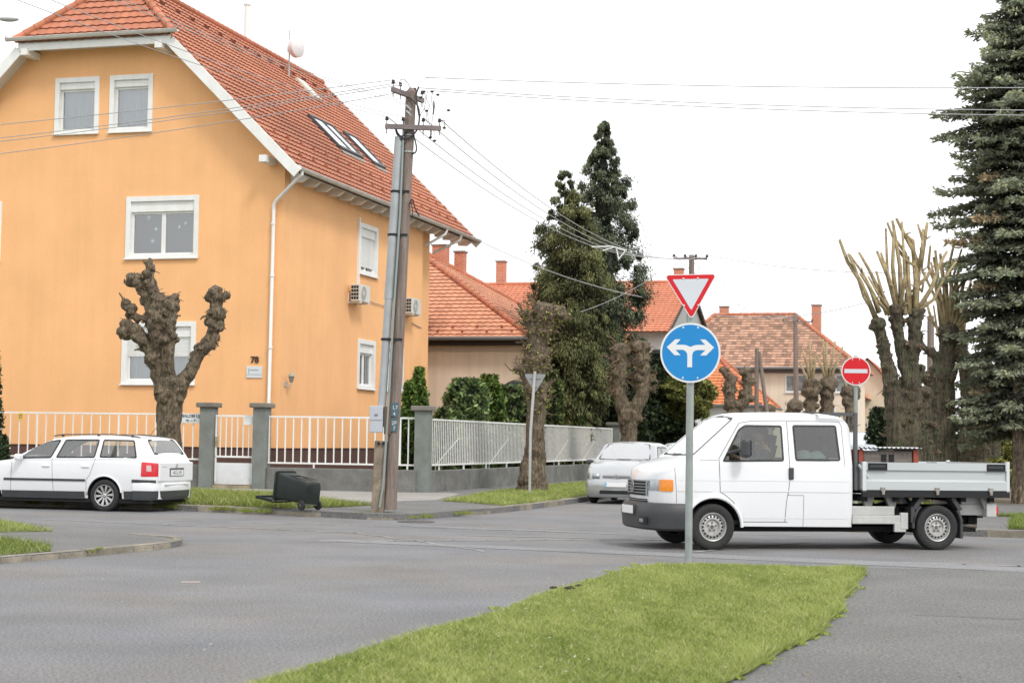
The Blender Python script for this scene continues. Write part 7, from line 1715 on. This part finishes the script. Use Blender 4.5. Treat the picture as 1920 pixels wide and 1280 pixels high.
def clump(lab,spots,h,r,n,c0=(.14,.20,.03),c1=(.36,.40,.09)):
    Vs=[];Fs=[];Ts=[];k=0
    for (a,b_,z,s) in spots:
        m_=int(n*s); rr=r*s*np.sqrt(rng.random(m_)); an=rng.random(m_)*2*PI; p=S(a,b_,z); B=np.stack([p.x+rr*np.cos(an),p.y+rr*np.sin(an),np.full(m_,z)],1)
        hh=h*s*rng.uniform(.4,1.2,m_)*(1-.5*rr/(r*s)); out=np.stack([np.cos(an),np.sin(an),np.zeros(m_)],1); tip=B+out*(hh*rng.uniform(.1,.8,m_))[:,None]+np.stack([rng.normal(size=m_)*.02,rng.normal(size=m_)*.02,hh],1)
        sv=rvec(m_)*.006; V=np.stack([B-sv,B+sv,tip],1).reshape(-1,3); Vs.append(V); Fs.append(np.arange(3*m_).reshape(m_,3)+k); k+=3*m_
        mv=rng.random((m_,1)); T=(np.array(c0)*(1-mv)+np.array(c1)*mv)*rng.uniform(.7,1.3,(m_,1)); Ts.append(np.repeat(T,3,axis=0))
    return npmesh('grass_tuft',np.vstack(Vs),np.vstack(Fs),M_grass,None,np.vstack(Ts),kind='stuff',label=lab,cat='grass')
sp_=[]
for i in range(46): t=rng.random(); sp_.append((-26+13.0*t,30.85+rng.normal()*.06-(.25 if t>.85 else 0),.06,rng.uniform(.35,.9)))
for i in range(26): sp_.append((-26+11*rng.random(),31.0+rng.random()*.25,.12,rng.uniform(.5,1)))
for a,b_ in ((-13.7,30.2),(-13.9,30.25),(-13.5,30.2),(-14.0,30.35),(-10.75,30.2),(-10.9,30.1),(-11.3,29.75),(-9.95,31.5),(-9.85,31.7),(-10.05,29.9),(-10.2,29.5)): sp_.append((a,b_,.05,rng.uniform(.5,.9)))
clump('weedy tufts growing over the far kerb and beside the pole',sp_,.17,.16,170)
clump('weeds in the joints of the near left kerb',[(-11.0+rng.normal()*.02,17.3+rng.random()*.9,.02,.35) for i in range(5)]+[(-10.7,18.75,.05,.5),(-10.65,18.9,.08,.4)],.12,.12,120)
sp2=[]
gxr=curve(sorted([(p[1],p[0]) for p in G_near if p[0]>-2 and p[1]<20.4]))
for i in range(110): b_=8+12.3*rng.random(); sp2.append((gxr(b_)-.05+rng.normal()*.04,b_,.03,rng.uniform(.25,.6)))
for i in range(60): b_=8+12.4*rng.random(); sp2.append((-4.12+rng.normal()*.05,b_,.01,rng.uniform(.2,.5)))
for i in range(24): sp2.append((-3.9+2.5*rng.random(),20.4+rng.normal()*.05,.02,rng.uniform(.2,.5)))
clump('ragged longer tufts along the edges of the foreground grass strip',sp2,.09,.12,110,(.19,.30,.04),(.5,.56,.14))
b=MB(); random.seed(5)
for i in range(12):
    s=random.random()*.6
    if s<.35: p=gnd(1078+random.gauss(0,18),1102+random.gauss(0,3),.07)
    elif s<.7: bb=15+5*random.random(); p=S(-1.42+random.gauss(0,.05),bb,.05)
    else: p=S(-3.9+2.4*random.random(),17+3.4*random.random(),.06)
    b.sph(p,random.uniform(.012,.035),1,(1.4,1.2,.6),.3)
b.build('soil_clod',mat('dark soil clod',(.05,.04,.025),.95),kind='stuff',label='small dark clods of soil on the foreground grass and its edge',cat='soil')
b=MB()
for i in range(260): p=S(-4.1-abs(random.gauss(0,.12)),random.uniform(7,20),.004); b.sph(p,random.uniform(.003,.009),1,(1.3,1,.6),.3)
for i in range(70): p=S(random.uniform(-10.6,6),random.uniform(8,29),.004); b.sph(p,random.uniform(.004,.010),1,(1.3,1,.5),.3)
b.build('grit',mat('pale grit',(.42,.40,.37),.9,var=.3,vscale=9),kind='stuff',label='pale grit and small stones scattered on the asphalt',cat='gravel')
for (px,py,w,h,col,lab) in ((1075,0,0,0,0,''),):
    pass
b=MB(); p=gnd(358,1091); b.box((0,0,.004),(.19,.03,.006),Matrix.Rotation(.1,3,'Z')); b.build('litter_strip',mat('pale pink litter',(.62,.48,.42),.7),label='thin pale strip of litter lying on the asphalt in the left foreground',cat='litter',loc=p)
tt=thing('tree','thin straight grey trunk at the right edge holding up the spruce boughs','tree',S(.75,43.8,.1)); b=MB(); b.tube([(0,0,-.1),(.0,0,1),(.02,0,3.4)],[.17,.15,.13],10,True,.05); b.build('trunk',M_bark,tt,smooth=True)
if 0: pass

for px,Y,H_,lab in ((-9,-24,11,'leafy tree across the road behind the viewer, mirrored in the left windows of the vehicles'),(3.5,-20,9,'leafy tree behind the viewer, mirrored in the pickup side windows'),(13,-26,12,'tall leafy tree behind the viewer, mirrored in the rear pickup window')):
    feather('tree',lab,Vector((px,Y,0)),H_,scurve([(2,1.5),(4,3.4),(7,3.6),(H_,.4)]),2.2,9000,[(.03,.045,.02),(.07,.09,.035)],int(H_*7),.25,.1,.28,80,core=.45)
# fallen dry leaves and a few daisies
b=MB(); random.seed(9)
for i in range(90):
    bb=random.uniform(9,20.3); p=S(random.uniform(-4.0,-1.5),bb,.06); b.sph(p,random.uniform(.006,.011),1,(1,1,.4),.2)
for i in range(60):
    p=S(random.uniform(-20,-13.5),random.uniform(31.3,35),.19); b.sph(p,random.uniform(.010,.018),1,(1,1,.4),.2)
b.build('daisies',mat('daisy white',(.8,.8,.72),.7),kind='stuff',label='tiny white daisies dotted through the grass strips',cat='flowers')
b=MB()
for i in range(46):
    p=S(random.choice((random.gauss(-1.1,.12),random.uniform(-1,2.6))),random.uniform(9,20),.028); a=random.uniform(0,PI); r=random.uniform(.012,.03); d=Vector((math.cos(a),math.sin(a),.2))*r; e=Vector((-math.sin(a),math.cos(a),.1))*r*.5
    b.face([p-d,p+e,p+d,p-e])
b.build('dry_leaves',mat('dry leaf',(.22,.17,.10),.85,var=.3,vscale=9),kind='stuff',label='small dry leaves scattered on the right pavement',cat='leaves')
